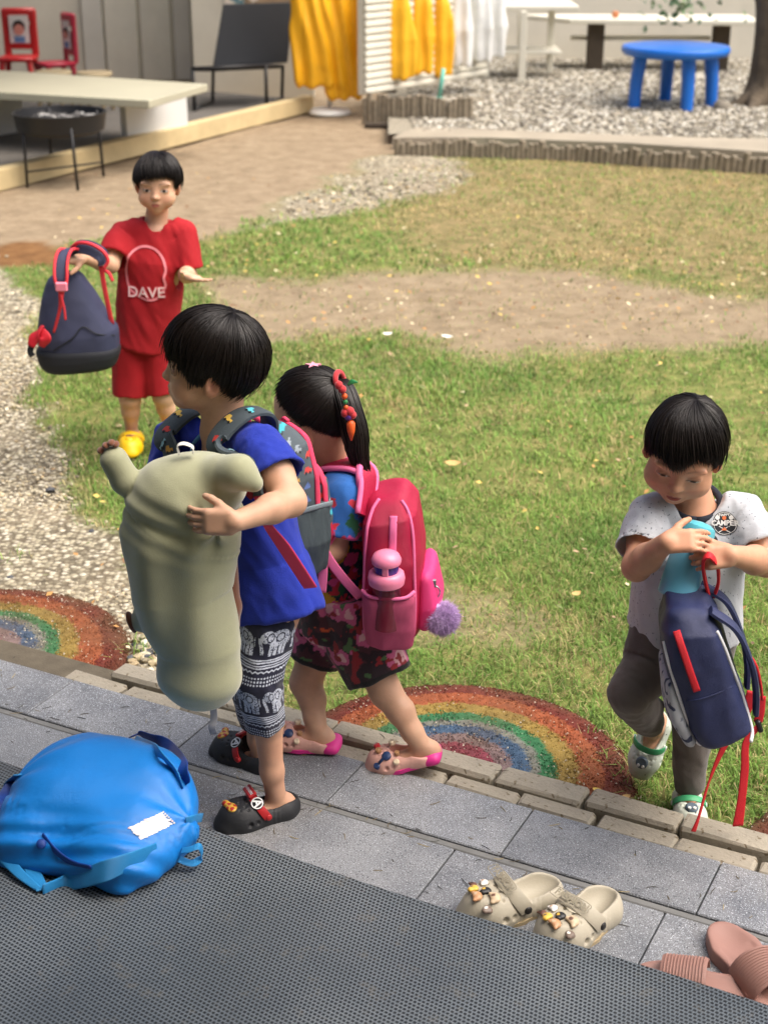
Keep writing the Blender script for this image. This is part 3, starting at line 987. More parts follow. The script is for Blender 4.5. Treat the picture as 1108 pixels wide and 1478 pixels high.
# ---- the rainbow half-rounds of coloured gravel
RING = [(.10, (112, 80, 44)), (.22, (134, 64, 76)), (.32, (128, 108, 106)), (.42, (72, 94, 118)), (.48, (124, 124, 114)), (.565, (60, 116, 76)), (.69, (148, 124, 64)), (.83, (150, 82, 52)), (1.01, (108, 46, 38))]
rainbow_m = mat('rainbow_grain', rough=.9, attr=True, spec=.3, bump=.9, bscale=420, bdist=.003, var=.35, vscale=60)
grain_m = mat('rainbow_grit', rough=.85, attr=True, spec=.3)
def rainbow(c, rad, label, back, seed, dirty=.25):
    r = np.random.default_rng(seed)
    rootz = thing('rainbow_mound', label, 'painted mound', (c[0], c[1], 0), 'rainbow half-rounds along the kerb')
    n = 130
    a = np.linspace(-1, 1, n); A, B = np.meshgrid(a, np.linspace(-back, 1, int(n * (1 + back) / 2)), indexing='ij')
    def ringcol(X, Y, jx):
        rr = np.hypot(X, Y) + jx
        c_ = np.zeros((*rr.shape, 3)); done = np.zeros(rr.shape, bool)
        for lim, cc in RING:
            m = (rr < lim) & ~done; c_[m] = lin(cc); done |= m
        c_[~done] = lin(RING[-1][1])
        return c_
    nn = fbm(A * 7, B * 7, 0 * A, seed)
    rr = np.hypot(A, B)
    hgt = .034 * np.sqrt(np.clip(1 - rr ** 2, 0, 1)) ** .7 + .003 * nn - .008 + .002 * vnoise(A * 60, B * 60, 0 * A, seed)
    hgt = np.where(rr > 1, -.03, hgt)
    P = c[None, None] + (A[..., None] * TU + B[..., None] * TV) * rad
    P[..., 2] = hgt
    cc = ringcol(A, B, .012 * vnoise(A * 25, B * 25, 0 * A, seed + 3) + .01 * nn)
    d = np.clip(.5 + 1.3 * fbm(A * 3, B * 3, 0 * A, seed + 8), 0, 1)[..., None] * dirty
    edge = sstep(.82, 1., rr)[..., None] * .5
    brown = lin((92, 72, 48))
    cc = cc * (1 - np.clip(d + edge * dirty * 2, 0, .8)) + brown * np.clip(d + edge * dirty * 2, 0, .8)
    ii = np.arange(A.size).reshape(A.shape)
    Fq = np.stack([ii[:-1, :-1], ii[1:, :-1], ii[1:, 1:], ii[:-1, 1:]], -1).reshape(-1, 4)
    rm = rr.ravel()
    Fq = Fq[(rm[Fq] < 1.03).all(1)]
    mesh_np('mound', P.reshape(-1, 3), Fq, rainbow_m, rootz, True, cc.reshape(-1, 3))
    m = 18000
    q = np.sqrt(r.random(m)) * 1.03; t = r.uniform(0, 2 * np.pi, m)
    gx_, gy_ = q * np.cos(t), q * np.sin(t); k = gy_ > -back * .97; gx_, gy_, q = gx_[k], gy_[k], q[k]
    pos = c[None] + (gx_[:, None] * TU + gy_[:, None] * TV) * rad
    pos[:, 2] = np.where(q < 1, .034 * np.sqrt(np.clip(1 - q ** 2, 0, 1)) ** .7 - .008, -.008)
    base = ringcol(gx_, gy_, r.normal(0, .02, len(gx_)))
    dd = np.clip(.5 + 1.3 * fbm(gx_ * 3, gy_ * 3, 0 * gx_, seed + 8), 0, 1)[:, None] * dirty + (sstep(.82, 1., q) * dirty)[:, None]
    base = base * (1 - np.clip(dd, 0, .8)) + brown * np.clip(dd, 0, .8)
    base *= r.uniform(.55, 1.45, len(base))[:, None]
    wh = r.random(len(base)) < .05; base[wh] = lin((206, 196, 176)) * r.uniform(.7, 1.1, wh.sum())[:, None]
    OV = np.array([(1, 0, 0), (-.5, .87, 0), (-.5, -.87, 0), (0, 0, 1.)]); OF = np.array([(0, 1, 3), (1, 2, 3), (2, 0, 3)])
    S = r.uniform(.0014, .0032, len(base)); an = r.uniform(0, 6.28, len(base))
    V = OV[None] * S[:, None, None] * r.uniform(.7, 1.4, (len(base), 4, 3))
    x = V[:, :, 0] * np.cos(an)[:, None] - V[:, :, 1] * np.sin(an)[:, None]; y = V[:, :, 0] * np.sin(an)[:, None] + V[:, :, 1] * np.cos(an)[:, None]
    V = np.stack([x, y, V[:, :, 2]], -1) + pos[:, None]
    g = mesh_np('grit', V.reshape(-1, 3), (np.arange(len(base))[:, None, None] * 4 + OF[None]).reshape(-1, 3), grain_m, rootz, False, np.repeat(base, 4, 0))
    tag(g, kind='stuff')
rainbow(RAINBOWS[0][0], .372, 'weathered rainbow half-round mound at the left, beside the gravel path', .42, 1, .42)
rainbow(RAINBOWS[1][0], .372, 'bright rainbow half-round mound behind the walking girl', .02, 2, .34)
rainbow(RAINBOWS[2][0], .372, 'rust red end of a rainbow half-round at the right edge behind the kerb', .02, 3, .45)

# ---- deck with the woven vinyl mat
deck = tag(MB().box(uv(-.3, .10, Z_DECK / 2 - .02), (3.2, 1.672, Z_DECK / 2 + .012), TM, .004).build('deck', mat('deck_wood', (92, 88, 84), rough=.85, var=.2, bump=.3)), kind='structure')
mm = bpy.data.materials.new('woven_mat'); mm.use_nodes = True
def mat_material(m):
    t = m.node_tree; b = t.nodes['Principled BSDF']; tc = nd(t, 'ShaderNodeTexCoord')
    mp = nd(t, 'ShaderNodeMapping'); mp.inputs['Rotation'].default_value = (0, 0, R(27.1) + R(9)); t.links.new(tc.outputs['Object'], mp.inputs['Vector'])
    nz = nd(t, 'ShaderNodeTexNoise', Scale=3.0, Detail=3.0); t.links.new(tc.outputs['Object'], nz.inputs['Vector'])
    sx = nd(t, 'ShaderNodeSeparateXYZ'); t.links.new(mp.outputs[0], sx.inputs[0])
    def M_(op, a, b2=None, c2=None):
        n = nd(t, 'ShaderNodeMath', _operation=op)
        for i, q in enumerate((a, b2, c2)):
            if q is None: continue
            if isinstance(q, (int, float)): n.inputs[i].default_value = q
            else: t.links.new(q, n.inputs[i])
        return n.outputs[0]
    per = .0072
    yy = M_('MULTIPLY', sx.outputs[1], 1 / per); row = M_('FLOOR', yy)
    sh = M_('MULTIPLY', M_('MODULO', M_('ABSOLUTE', row), 2.0), .5)
    xx = M_('ADD', M_('MULTIPLY', sx.outputs[0], 1 / (per * .98)), sh)
    fx = M_('ABSOLUTE', M_('SUBTRACT', M_('FRACT', xx), .5)); fy = M_('ABSOLUTE', M_('SUBTRACT', M_('FRACT', yy), .5))
    dmax = M_('MAXIMUM', M_('MULTIPLY', fx, 1.05), M_('MULTIPLY', fy, 1.15))
    hole = nd(t, 'ShaderNodeMapRange'); hole.inputs[1].default_value = .31; hole.inputs[2].default_value = .40; t.links.new(dmax, hole.inputs[0])
    mx = nd(t, 'ShaderNodeMix', _data_type='RGBA'); t.links.new(hole.outputs[0], mx.inputs[0]); mx.inputs[6].default_value = L4((20, 23, 26))
    wear = nd(t, 'ShaderNodeMix', _data_type='RGBA'); mr = nd(t, 'ShaderNodeMapRange'); mr.inputs[1].default_value = .35; mr.inputs[2].default_value = .7
    t.links.new(nz.outputs[0], mr.inputs[0]); t.links.new(mr.outputs[0], wear.inputs[0]); wear.inputs[6].default_value = L4((92, 100, 106)); wear.inputs[7].default_value = L4((116, 123, 127))
    t.links.new(wear.outputs[2], mx.inputs[7])
    nz2 = nd(t, 'ShaderNodeTexNoise', Scale=22.0, Detail=8.0, Roughness=.75); t.links.new(tc.outputs['Object'], nz2.inputs['Vector'])
    dr = nd(t, 'ShaderNodeMapRange'); dr.inputs[1].default_value = .56; dr.inputs[2].default_value = .72; dr.inputs[4].default_value = .55; t.links.new(nz2.outputs[0], dr.inputs[0])
    dm = nd(t, 'ShaderNodeMix', _data_type='RGBA'); t.links.new(dr.outputs[0], dm.inputs[0]); t.links.new(mx.outputs[2], dm.inputs[6]); dm.inputs[7].default_value = L4((112, 106, 94))
    t.links.new(dm.outputs[2], b.inputs['Base Color'])
    b.inputs['Roughness'].default_value = .44
    bp = nd(t, 'ShaderNodeBump', Strength=.9, Distance=.002); t.links.new(hole.outputs[0], bp.inputs['Height']); t.links.new(bp.outputs[0], b.inputs['Normal'])
mat_material(mm)
nu, nv = 160, 60
uu, vv = np.meshgrid(np.linspace(-2.6, 1.6, nu), np.linspace(-1.0, 1.785, nv), indexing='ij')
wob = .006 * np.sin(uu * 3.1 + 1) + .003 * np.sin(uu * 9)
vv2 = vv + wob * sstep(1.2, 1.78, vv)
zz = Z_DECK + .004 + .0045 * (fbm(uu * 2.4, vv * 2.4, 0 * uu, 12) + 1) + .002 * np.sin(uu * 2.3 + vv * 4)
Pm = uu[..., None] * TU + vv2[..., None] * TV; Pm[..., 2] = zz
ii = np.arange(uu.size).reshape(uu.shape)
top = np.stack([ii[:-1, :-1], ii[1:, :-1], ii[1:, 1:], ii[:-1, 1:]], -1).reshape(-1, 4)
# a thin turned-down edge
edge = Pm[:, -1].copy(); edge[:, 2] -= .012; edge += TV * .004
e0 = uu.size; eF = np.stack([ii[:-1, -1], ii[1:, -1], e0 + np.arange(1, nu), e0 + np.arange(nu - 1)], -1)
matob = mesh_np('floor_mat', np.concatenate([Pm.reshape(-1, 3), edge]), np.concatenate([top, eF]), mm, None, True)
tag(matob, 'grey woven vinyl mat with small open mesh covering the deck', 'mat')
# ---- unseen porch roof added over the deck to shade the deck and the step
roof_m = mat('porch_board', (150, 142, 128), rough=.85, var=.15, vscale=5)
roof = tag(MB().box(uv(-.3, -.55, 2.72), (4.2, 2.05, .05), TM, .01).build('unseen_porch_roof', roof_m), kind='structure')
for k in range(-4, 5):
    b_ = MB().box(uv(-.3 + k * .9, -.55, 2.61), (.035, 2.0, .055), TM, .004).build('rafter', mat('pale_timber', (196, 176, 132), rough=.75, var=.18, vscale=7, bump=.3, bscale=30), roof)
house = tag(MB().box(uv(-.3, -2.55, 1.4), (4.2, .06, 1.4), TM, .01).build('unseen_house_wall', mat('house_plaster', (190, 184, 172), rough=.9)), kind='structure')  # unseen wall added behind the camera for the shade it gives
# ================================================================== BACKGROUND: shelter at the left, gravel bed and furniture behind
UPV = np.array((0, 0, 1.0))
def boxbetween(a, b, w, h, z0, name, m, parent=None, bev=.004):
    """a straight bar on plan from a to b, w wide, from z0 up to z0 + h"""
    a = np.array((a[0], a[1], 0.)); b = np.array((b[0], b[1], 0.)); d = b - a; L = np.linalg.norm(d); x = d / L
    M = np.stack([x, np.array((-x[1], x[0], 0)), UPV], 1)
    return MB().box((a + b) / 2 + UPV * (z0 + h / 2), (L / 2, w / 2, h / 2), M, bev).build(name, m, parent)
wallm = mat('white_plaster', (206, 200, 184), rough=.9, var=.10, vscale=3, bump=.2, bscale=40); offw = mat('painted_white', (218, 214, 198), rough=.6, var=.08, vscale=6); grw = mat('pale_grey_panel', (206, 203, 192), rough=.8, var=.08, vscale=4)
wood = mat('pale_timber', (196, 176, 132), rough=.75, var=.18, vscale=7, bump=.3, bscale=30); dkw = mat('dark_timber', (72, 62, 50), rough=.85, var=.25, vscale=8, bump=.4, bscale=40)
blkm = mat('black_steel', (22, 22, 24), rough=.5)
# shelter floor and sill
s0, s1 = G(-420, 380), G(446, 160)
sx_ = nrm(s1 - s0); sn = np.array((-sx_[1], sx_[0], 0))
fl = MB(); pf = [s0 + sn * .05, s1 + sn * .05, s1 + sn * 3.6 + sx_ * .4, s0 + sn * 5.5]
fl.add([p * np.array((1, 1, 0)) + UPV * .085 for p in pf] + [p * np.array((1, 1, 0)) - UPV * .02 for p in pf], [(0, 1, 2, 3), (7, 6, 5, 4), (0, 4, 5, 1), (1, 5, 6, 2), (2, 6, 7, 3), (3, 7, 4, 0)])
tag(fl.build('shelter_floor', mat('dark_concrete', (98, 94, 88), rough=.8, var=.25, vscale=5, bump=.2)), kind='structure')
sill = boxbetween(s0, s1, .09, .125, 0, 'timber_sill', wood); tag(sill, 'long pale timber beam edging the shelter floor', 'beam')
# unseen roof added over the shelter to keep its floor and wall in shade
rf_ = MB(); pr_ = [s0 - sn * .1, s1 - sn * .1 - sx_ * .25, s1 + sn * 3.2 - sx_ * .25, s0 + sn * 5.6]
rf_.add([p * np.array((1, 1, 0)) + UPV * 2.62 for p in pr_] + [p * np.array((1, 1, 0)) + UPV * 2.70 for p in pr_], [(3, 2, 1, 0), (4, 5, 6, 7), (0, 1, 5, 4), (1, 2, 6, 5), (2, 3, 7, 6), (3, 0, 4, 7)])
tag(rf_.build('unseen_shelter_roof', mat('roof_board', (150, 140, 124), rough=.85)), kind='structure')
# walls
YW = 13.15; XA = U(278, 60, YW)[0]; XB = U(452, 60, YW)[0]
wall = thing('shelter_wall', 'white plastered back wall of the shelter hung with posters', 'wall', (XA, YW, 0))
MB().box(((XA + XB) / 2, YW + .06, 1.3), ((XB - XA) / 2, .06, 1.3), None, .004).build('plaster', wallm, wall)
YL = 14.3; xl = U(-500, 60, YL)[0]; xr = XA + .02
MB().box(((xl + xr) / 2, YL + .06, 1.3), ((xr - xl) / 2, .06, 1.3), None, .004).build('plaster', wallm, wall)
MB().box((XA + .06, (YW + YL) / 2 + .06, 1.3), (.06, (YL - YW) / 2, 1.3), None, .004).build('plaster', wallm, wall)
for (x0_, x1_) in ((120, 150), (152, 200), (203, 248), (251, 276)):
    a = U(x0_, 50, YL - .03)[0]; b = U(x1_, 50, YL - .03)[0]
    MB().box(((a + b) / 2, YL - .02, 1.2), ((b - a) / 2 - .006, .025, 1.18), None, .006).build('door_panel', offw if x0_ in (152, 203) else grw, wall)
# posters on the wall
for (x0_, x1_, y1_, c1, lab) in ((325, 352, 22, (96, 132, 138), 'small blue-green poster on the shelter wall above the black chair'), (355, 425, 32, (150, 128, 100), 'brown and white collage poster on the shelter wall above the black chair')):
    a = U(x0_, y1_, YW - .012); b = U(x1_, y1_, YW - .012)
    pm_ = mat('poster_%d' % x0_, c1, rough=.7, var=.5, vscale=9, speck=(11, (216, 206, 190), .48))
    o = MB().box(((a[0] + b[0]) / 2, YW - .008, a[2] + .19), ((b[0] - a[0]) / 2, .005, .19), None).build('wall_poster', pm_); tag(o, lab, 'poster')
# long white bench with slab legs
bz = .46
A = G(300, 121, bz); Bq = G(215, 145, bz); Cq = G(-260, 84, bz); Dq = G(-260, 118, bz)
bn = thing('long_bench', 'long off-white bench with slab legs inside the shelter', 'bench', ((A[0] + Dq[0]) / 2, (A[1] + Dq[1]) / 2, .085))
mb = MB(); P4 = [Bq, A, Cq, Dq]; mb.add([p for p in P4] + [p - UPV * .05 for p in P4], [(0, 1, 2, 3), (7, 6, 5, 4), (0, 4, 5, 1), (1, 5, 6, 2), (2, 6, 7, 3), (3, 7, 4, 0)]); mb.build('seat_board', mat('bench_laminate', (174, 170, 148), rough=.45, var=.06, vscale=4), bn, bev=.006)
l0 = G(180, 204, .085); l1 = G(268, 188, .085); boxbetween(l0, l1, .06, bz - .05 - .085 - .002, .086, 'leg', mat('bench_white', (206, 206, 202), rough=.6), bn)
boxbetween(l0 + np.array((-1.15, -.05, 0)), l1 + np.array((-1.15, -.05, 0)), .06, bz - .05 - .085 - .002, .086, 'leg', mat('bench_white', (206, 206, 202)), bn)
# low black easy chair
def easy_chair():
    Yc = 12.55; g = lambda x, y, Y=Yc: U(x, y, Y)
    f0, f1 = G(281, 160, .086), G(385, 154, .086); b1 = G(432, 150, .086)
    root = thing('easy_chair', 'low black easy chair with fabric back by the shelter wall', 'chair', ((f0[0] + f1[0]) / 2, f0[1] + .2, .086))
    fab = mat('black_canvas_seat', (30, 32, 36), rough=.85, weave=.4, var=.1)
    z_s = .40; L = f0 * np.array((1, 1, 0)); Rr = f1 * np.array((1, 1, 0)); dpt = np.array((.10, .52, 0))
    for a in (L, Rr):
        MB().tube([a + UPV * .09, a + UPV * z_s, a + dpt + UPV * (z_s - .06), a + dpt * .9 + UPV * .09], .014, 8).build('leg_frame', blkm, root, True)
        MB().tube([a + UPV * .095, a + dpt * .9 + UPV * .095], .012, 8).build('runner', blkm, root, True)
    MB().tube([L + UPV * z_s, Rr + UPV * z_s], .014, 8).build('front_rail', blkm, root, True)
    v = [L + UPV * (z_s + .01), Rr + UPV * (z_s + .01), Rr + dpt + UPV * (z_s - .05), L + dpt + UPV * (z_s - .05)]
    mb = MB(); mb.add(v + [p - UPV * .03 for p in v], [(0, 1, 2, 3), (7, 6, 5, 4), (0, 4, 5, 1), (1, 5, 6, 2), (2, 6, 7, 3), (3, 7, 4, 0)]); mb.build('seat', fab, root, bev=.008)
    bk = [L + dpt * .85 + UPV * (z_s - .03) + np.array((.02, 0, 0)), Rr + dpt * .85 + UPV * (z_s - .03) + np.array((.06, 0, 0)), Rr + dpt * 1.25 + UPV * (z_s + .42) + np.array((.06, 0, 0)), L + dpt * 1.25 + UPV * (z_s + .42) + np.array((.06, 0, 0))]
    mb = MB(); mb.add(bk + [p + np.array((0, .035, 0)) for p in bk], [(0, 1, 2, 3), (7, 6, 5, 4), (0, 4, 5, 1), (1, 5, 6, 2), (2, 6, 7, 3), (3, 7, 4, 0)]); mb.build('backrest', fab, root, bev=.01)
easy_chair()
# two red children's chairs with a child's picture on the back
def kid_chair(x0, x1, ytop, yseat, Yc, rz, c, lab):
    a = U((x0 + x1) / 2, yseat, Yc); zs = a[2]; w = (x1 - x0) / 166. / 2
    root = thing('child_chair', lab, 'chair', (a[0], Yc, .086), 'red children\'s chairs behind the bench')
    m = mat('red_plastic_%d' % x0, c, rough=.45, var=.06); cs, sn_ = math.cos(rz), math.sin(rz)
    M = np.array([[cs, -sn_, 0], [sn_, cs, 0], [0, 0, 1]])
    o = np.array((a[0], Yc, 0)); pt = lambda x, y, z: o + M @ np.array((x, y, 0)) + UPV * z
    MB().box(pt(0, 0, zs), (w, .15, .02), M, .015).build('seat', m, root, True, auto=40)
    for sx in (-1, 1):
        for sy in (-1, 1): MB().tube([pt(sx * w * .75, sy * .11, zs - .02), pt(sx * w * .95, sy * .14, .087)], [.026, .020], 10).build('leg', m, root, True, auto=40)
    zt = U(x0, ytop, Yc + .15)[2]
    for sx in (-1, 1): MB().box(pt(sx * w * .78, .15, (zs + zt) / 2), (w * .2, .02, (zt - zs) / 2), M, .012).build('back_post', m, root)
    MB().box(pt(0, .15, zt - .05), (w, .024, .055), M, .02).build('back_rail', m, root, True, auto=40); MB().box(pt(0, .152, zs + .16), (w * .6, .014, .10), M, .01).build('back_panel', m, root)
    # taped-on picture: paper, hair, face, clothes
    pz = (zs + zt) / 2 + .03
    ph = MB().box(pt(0, .122, pz), (w * .55, .003, .115), M).build('taped_picture', mat('picture_paper', (222, 218, 212), rough=.7), root)
    mb = MB(); mb.lathe(pt(0, .117, pz + .02), [(w * .36, 0), (w * .36, .003)], 20, M @ np.array((0, -1, 0))); mb.build('picture_hair', mat('picture_black', (34, 28, 28), rough=.7), ph)
    mb = MB(); mb.lathe(pt(0, .113, pz - .003), [(w * .29, 0), (w * .29, .003)], 20, M @ np.array((0, -1, 0))); mb.build('picture_face', mat('picture_skin', (206, 140, 124), rough=.7), ph)
    MB().box(pt(0, .117, pz - .085), (w * .3, .002, .025), M).build('picture_clothes', mat('picture_blue', (96, 132, 176), rough=.7), ph)
kid_chair(2, 52, 12, 84, 13.2, 0.0, (186, 34, 34), 'red plastic child chair with a taped picture, at the left edge')
kid_chair(62, 100, 18, 92, 13.3, -.9, (172, 40, 62), 'crimson plastic child chair turned sideways beside the red one')
# stools half hidden under the bench
for (x, y, lab) in ((82, 158, 'pale wooden stool under the bench, left one'), (140, 160, 'pale wooden stool under the bench, right one')):
    q = G(x, y, .086); st = thing('stool', lab, 'stool', q, 'stools under the bench')
    MB().lathe(q + UPV * .26, [(.13, 0), (.14, .012), (.135, .03)], 24).build('seat', mat('stool_wood', (176, 158, 124), rough=.7), st, True, auto=40)
    for k in range(4):
        a = k * 1.57 + .6; MB().tube([q + np.array((math.cos(a) * .09, math.sin(a) * .09, .26)), q + np.array((math.cos(a) * .14, math.sin(a) * .14, .0))], .016, 8).build('leg', mat('stool_wood', (176, 158, 124)), st, True)
# charcoal brazier on four thin legs
def brazier():
    ft = [G(40, 270), G(113, 275), G(150, 255), G(75, 250)]; c = sum(ft) / 4; zt = .43
    root = thing('brazier', 'round black charcoal brazier on four thin legs in front of the bench', 'brazier', (c[0], c[1], 0))
    MB().lathe(c + UPV * (zt - .13), [(.23, 0), (.265, .02), (.28, .11), (.285, .125), (.27, .125), (.262, .07), (.05, .06)], 40).build('pan', blkm, root, True, auto=40)
    for p in ft:
        d = nrm(p - c); MB().tube([c + d * .255 + UPV * (zt - .02), p + UPV * .0], .0095, 8).build('leg', blkm, root, True)
    r = np.random.default_rng(4); P = c + np.stack([r.uniform(-.19, .19, 90), r.uniform(-.19, .19, 90), np.full(90, zt - .045)], 1); P = P[np.hypot(P[:, 0] - c[0], P[:, 1] - c[1]) < .225]
    V, F, C_ = pebbles(P, .018, .034, [(30, 30, 32), (52, 50, 50), (150, 148, 144), (80, 78, 76)], 5); o = mesh_np('charcoal', V, F, mat('charcoal', attr=True, rough=.9), root, False, C_); tag(o, kind='stuff')
    MB().tube([ft[0] + UPV * .09, ft[2] + UPV * .09], .006, 6).build('brace', blkm, root, True)
brazier()
# yellow raincoats on a stand with a round white base
def coat_stand():
    q = G(476, 164, 0); q = q * np.array((1, 1, 0))
    root = thing('coat_stand', 'white coat stand with a round base at the end of the timber beam', 'coat stand', q)
    MB().lathe(q, [(.165, 0), (.17, .012), (.15, .035), (.03, .05), (.022, .06)], 32).build('base', mat('stand_white', (222, 220, 212), rough=.5), root, True, auto=40)
    MB().tube([q + UPV * .05, q + UPV * 1.6], .02, 12).build('pole', mat('stand_white', (222, 220, 212)), root, True)
    ym = mat('yellow_pvc', (240, 176, 22), rough=.5, var=.15, vscale=6, bump=.3, bscale=30, bdist=.01)
    for i, (x, y0_, y1_, w, dy, lab) in enumerate(((458, -190, 126, .145, -.06, 'yellow raincoat hanging on the coat stand, left one'), (496, -190, 142, .150, -.02, 'yellow raincoat hanging on the coat stand, right one'))):
        Yc = q[1] + dy; t = U(x, y0_, Yc); b = U(x, y1_, Yc)
        rt = thing('raincoat', lab, 'raincoat', (b[0], Yc, b[2]), 'yellow raincoats on the stand')
        v = Vol(np.array((b[0] - .26, Yc - .22, b[2] - .02)), np.array((b[0] + .26, Yc + .2, t[2] + .06)), .009)
        fo = lambda X, Y, Z, i=i: .013 * np.cos((X + .18 * Z) * 55 + 2.2 * vnoise(X * 5, Y * 5, Z * 2, 90 + i)) * sstep(1.5, .6, Z) + .016 * fbm(X * 8, Y * 8, Z * 3, 92 + i, 2)
        h_ = t[2] - b[2]
        v.add(loft([b, b + UPV * h_ * .3, b + UPV * h_ * .65, b + UPV * h_ * .9, t], [w * 1.0, w * 1.1, w * .9, w * .75, w * .4], [.10, .11, .10, .085, .05], (1, .15, 0), .03), 0, fo)
        rr2 = np.random.default_rng(60 + i)
        for q_ in range(4):
            ox = (-.8 + .5 * q_) * w; dz = rr2.uniform(-.05, .16); tp = b + np.array((ox * .6, -.03, h_ * .62)); bt_ = b + np.array((ox + rr2.normal(0, .02), -.045 + rr2.normal(0, .02), dz))
            v.add(loft([bt_, lerp(bt_, tp, .5), tp], [.055, .05, .03], [.05, .05, .03], (1, .3, 0), .03), .03, fo)
        v.build('coat', ym, rt)
        v = Vol(b - .25, b + np.array((.25, .2, h_)), .009); sg = -1 if i == 0 else 1
        v.add(loft([b + np.array((sg * w * .9, -.05, .04 + .03 * i)), b + np.array((sg * w * .95, -.05, h_ * .45)), b + np.array((sg * w * .7, -.03, h_ * .8))], [.055, .065, .06], [.04, .05, .045], (1, 0, 0), .02), 0, fo); v.build('sleeve', ym, rt)
coat_stand()
# white slatted cabinet with aprons
ca, cb = G(526, 136, .20), G(702, 107, .20)
cd = nrm((cb - ca) * np.array((1, 1, 0))); cn = np.array((cd[1], -cd[0], 0))
cab = thing('slatted_cabinet', 'white slatted cabinet hung with aprons behind the log edging', 'cabinet', (ca + cb) / 2 * np.array((1, 1, 0)))
boxbetween(ca - cn * .045, cb - cn * .045, .05, .86, .19, 'case', offw, cab)
nS = 15
for k in range(nS): boxbetween(ca + cn * .004, cb + cn * .004, .03, .044, .20 + k * .055, 'slat', offw, cab, .008)
dkd = U(548, 20, ca[1] + .9); MB().box((dkd[0], ca[1] + .9, 1.1), (.14, .03, 1.0), None, .004).build('dark_shutter', dkw, cab)
ya = mat('apron_yellow', (240, 178, 26), rough=.6, var=.12, vscale=6, bump=.3, bscale=30, bdist=.008); wp_ = mat('clear_plastic_apron', (226, 226, 222), rough=.3, var=.12, vscale=8)
def apron(px, ytop, ybot, w, m, lab, grp, seed, s_off=.16):
    Yc = None; t_ = (px - 526) / (702 - 526); c0 = ca + (cb - ca) * t_ + cn * s_off
    t = U(px, ytop, c0[1]); b = U(px, ybot, c0[1])
    rt = thing('apron', lab, 'apron', b, grp)
    v = Vol(np.array((b[0] - .25, b[1] - .2, b[2] - .03)), np.array((b[0] + .25, b[1] + .2, t[2] + .04)), .008); h_ = t[2] - b[2]
    fo = lambda X, Y, Z: .009 * np.cos(X * 60 + 2 * vnoise(X * 5, Y * 5, Z * 3, seed)) + .014 * fbm(X * 8, Y * 8, Z * 5, seed + 1, 2)
    v.add(loft([b, b + UPV * h_ * .4, b + UPV * h_ * .72, t], [w * .85, w, w * .7, w * .16], [.035, .05, .045, .02], (1, -.1, 0), .03), 0, fo); v.build('cloth', m, rt)
for i, (px, yt, yb_, w, lab) in enumerate(((576, -30, 114, .135, 'yellow apron hanging on the cabinet, nearest the raincoats'), (606, -34, 106, .125, 'yellow apron in the middle of the three on the cabinet'), (634, -34, 110, .115, 'yellow apron on the cabinet beside the clear aprons'))): apron(px, yt, yb_, w, ya, lab, 'yellow aprons on the cabinet', 110 + i)
for i, (px, yt, yb_, w, lab) in enumerate(((662, -34, 96, .13, 'clear plastic apron beside the yellow aprons'), (688, -34, 88, .13, 'clear plastic apron in the middle of the three'), (712, -34, 84, .12, 'clear plastic apron nearest the white side table'))): apron(px, yt, yb_, w, wp_, lab, 'clear plastic aprons on the cabinet', 120 + i)
gl_ = U(634, 118, ca[1] - .05); hook = thing('toy_rake', 'small mint green toy rake leaning on the log edging', 'toy', gl_ - UPV * .18)
tm = mat('mint_plastic', (110, 190, 170), rough=.4)
MB().tube([gl_ + UPV * .10 + np.array((.03, 0, 0)), gl_ - UPV * .12], .016, 8).build('handle', tm, hook, True)
for dx in (-.05, 0, .05): MB().tube([gl_ - UPV * .10, gl_ + np.array((dx, 0, -.17))], .010, 6).build('tine', tm, hook, True)
# log edgings
logm = mat('weathered_log', (142, 130, 110), rough=.95, var=.45, vscale=20, bump=.6, bscale=60, bdist=.006)
def edging(pts, n, h, r0, lab, seed, z0=0.):
    r = random.Random(seed); P = spline([np.array((*p[:2], 0.)) for p in pts], n)
    root = thing('log_edging', lab, 'edging', P[n // 2])
    mesh = []
    for k in range(5):
        m = MB().tube([(0, 0, -.03), (0, 0, h * .5), (0, 0, h)], [r0 * 1.02, r0, r0 * .93], 10); m.v = [(x * (1 + r.uniform(-.08, .08)), y * (1 + r.uniform(-.08, .08)), z + (r.uniform(-.004, .004) if z > h * .9 else 0)) for x, y, z in m.v]
        o = m.build('log', logm, None, True, auto=50); mesh.append(o.data); bpy.data.objects.remove(o)
    for i, p in enumerate(P):
        o = bpy.data.objects.new('log', mesh[i % 5]); col.objects.link(o); o.parent = root
        q = p - P[n // 2]; o.location = (q[0] + r.uniform(-.004, .004), q[1] + r.uniform(-.006, .006), r.uniform(-.022, .014)); o.rotation_euler = (r.uniform(-.04, .04), r.uniform(-.04, .04), r.uniform(0, 6.2)); o.scale = (1, 1, r.uniform(.9, 1.1))
edging([G(574, 222), G(700, 226), G(820, 230), G(960, 240), G(1108, 248), G(1300, 258)], 84, .095, .0245, 'low weathered log edging along the back of the lawn', 1)
edging([G(527, 178), G(600, 182), G(678, 184)], 22, .215, .024, 'tall weathered log edging below the aprons', 2)
bb_ = boxbetween(G(526, 184) , G(628, 186), .05, .035, 0, 'timber_plank', dkw); tag(bb_, 'dark timber plank lying in front of the tall log edging', 'plank')
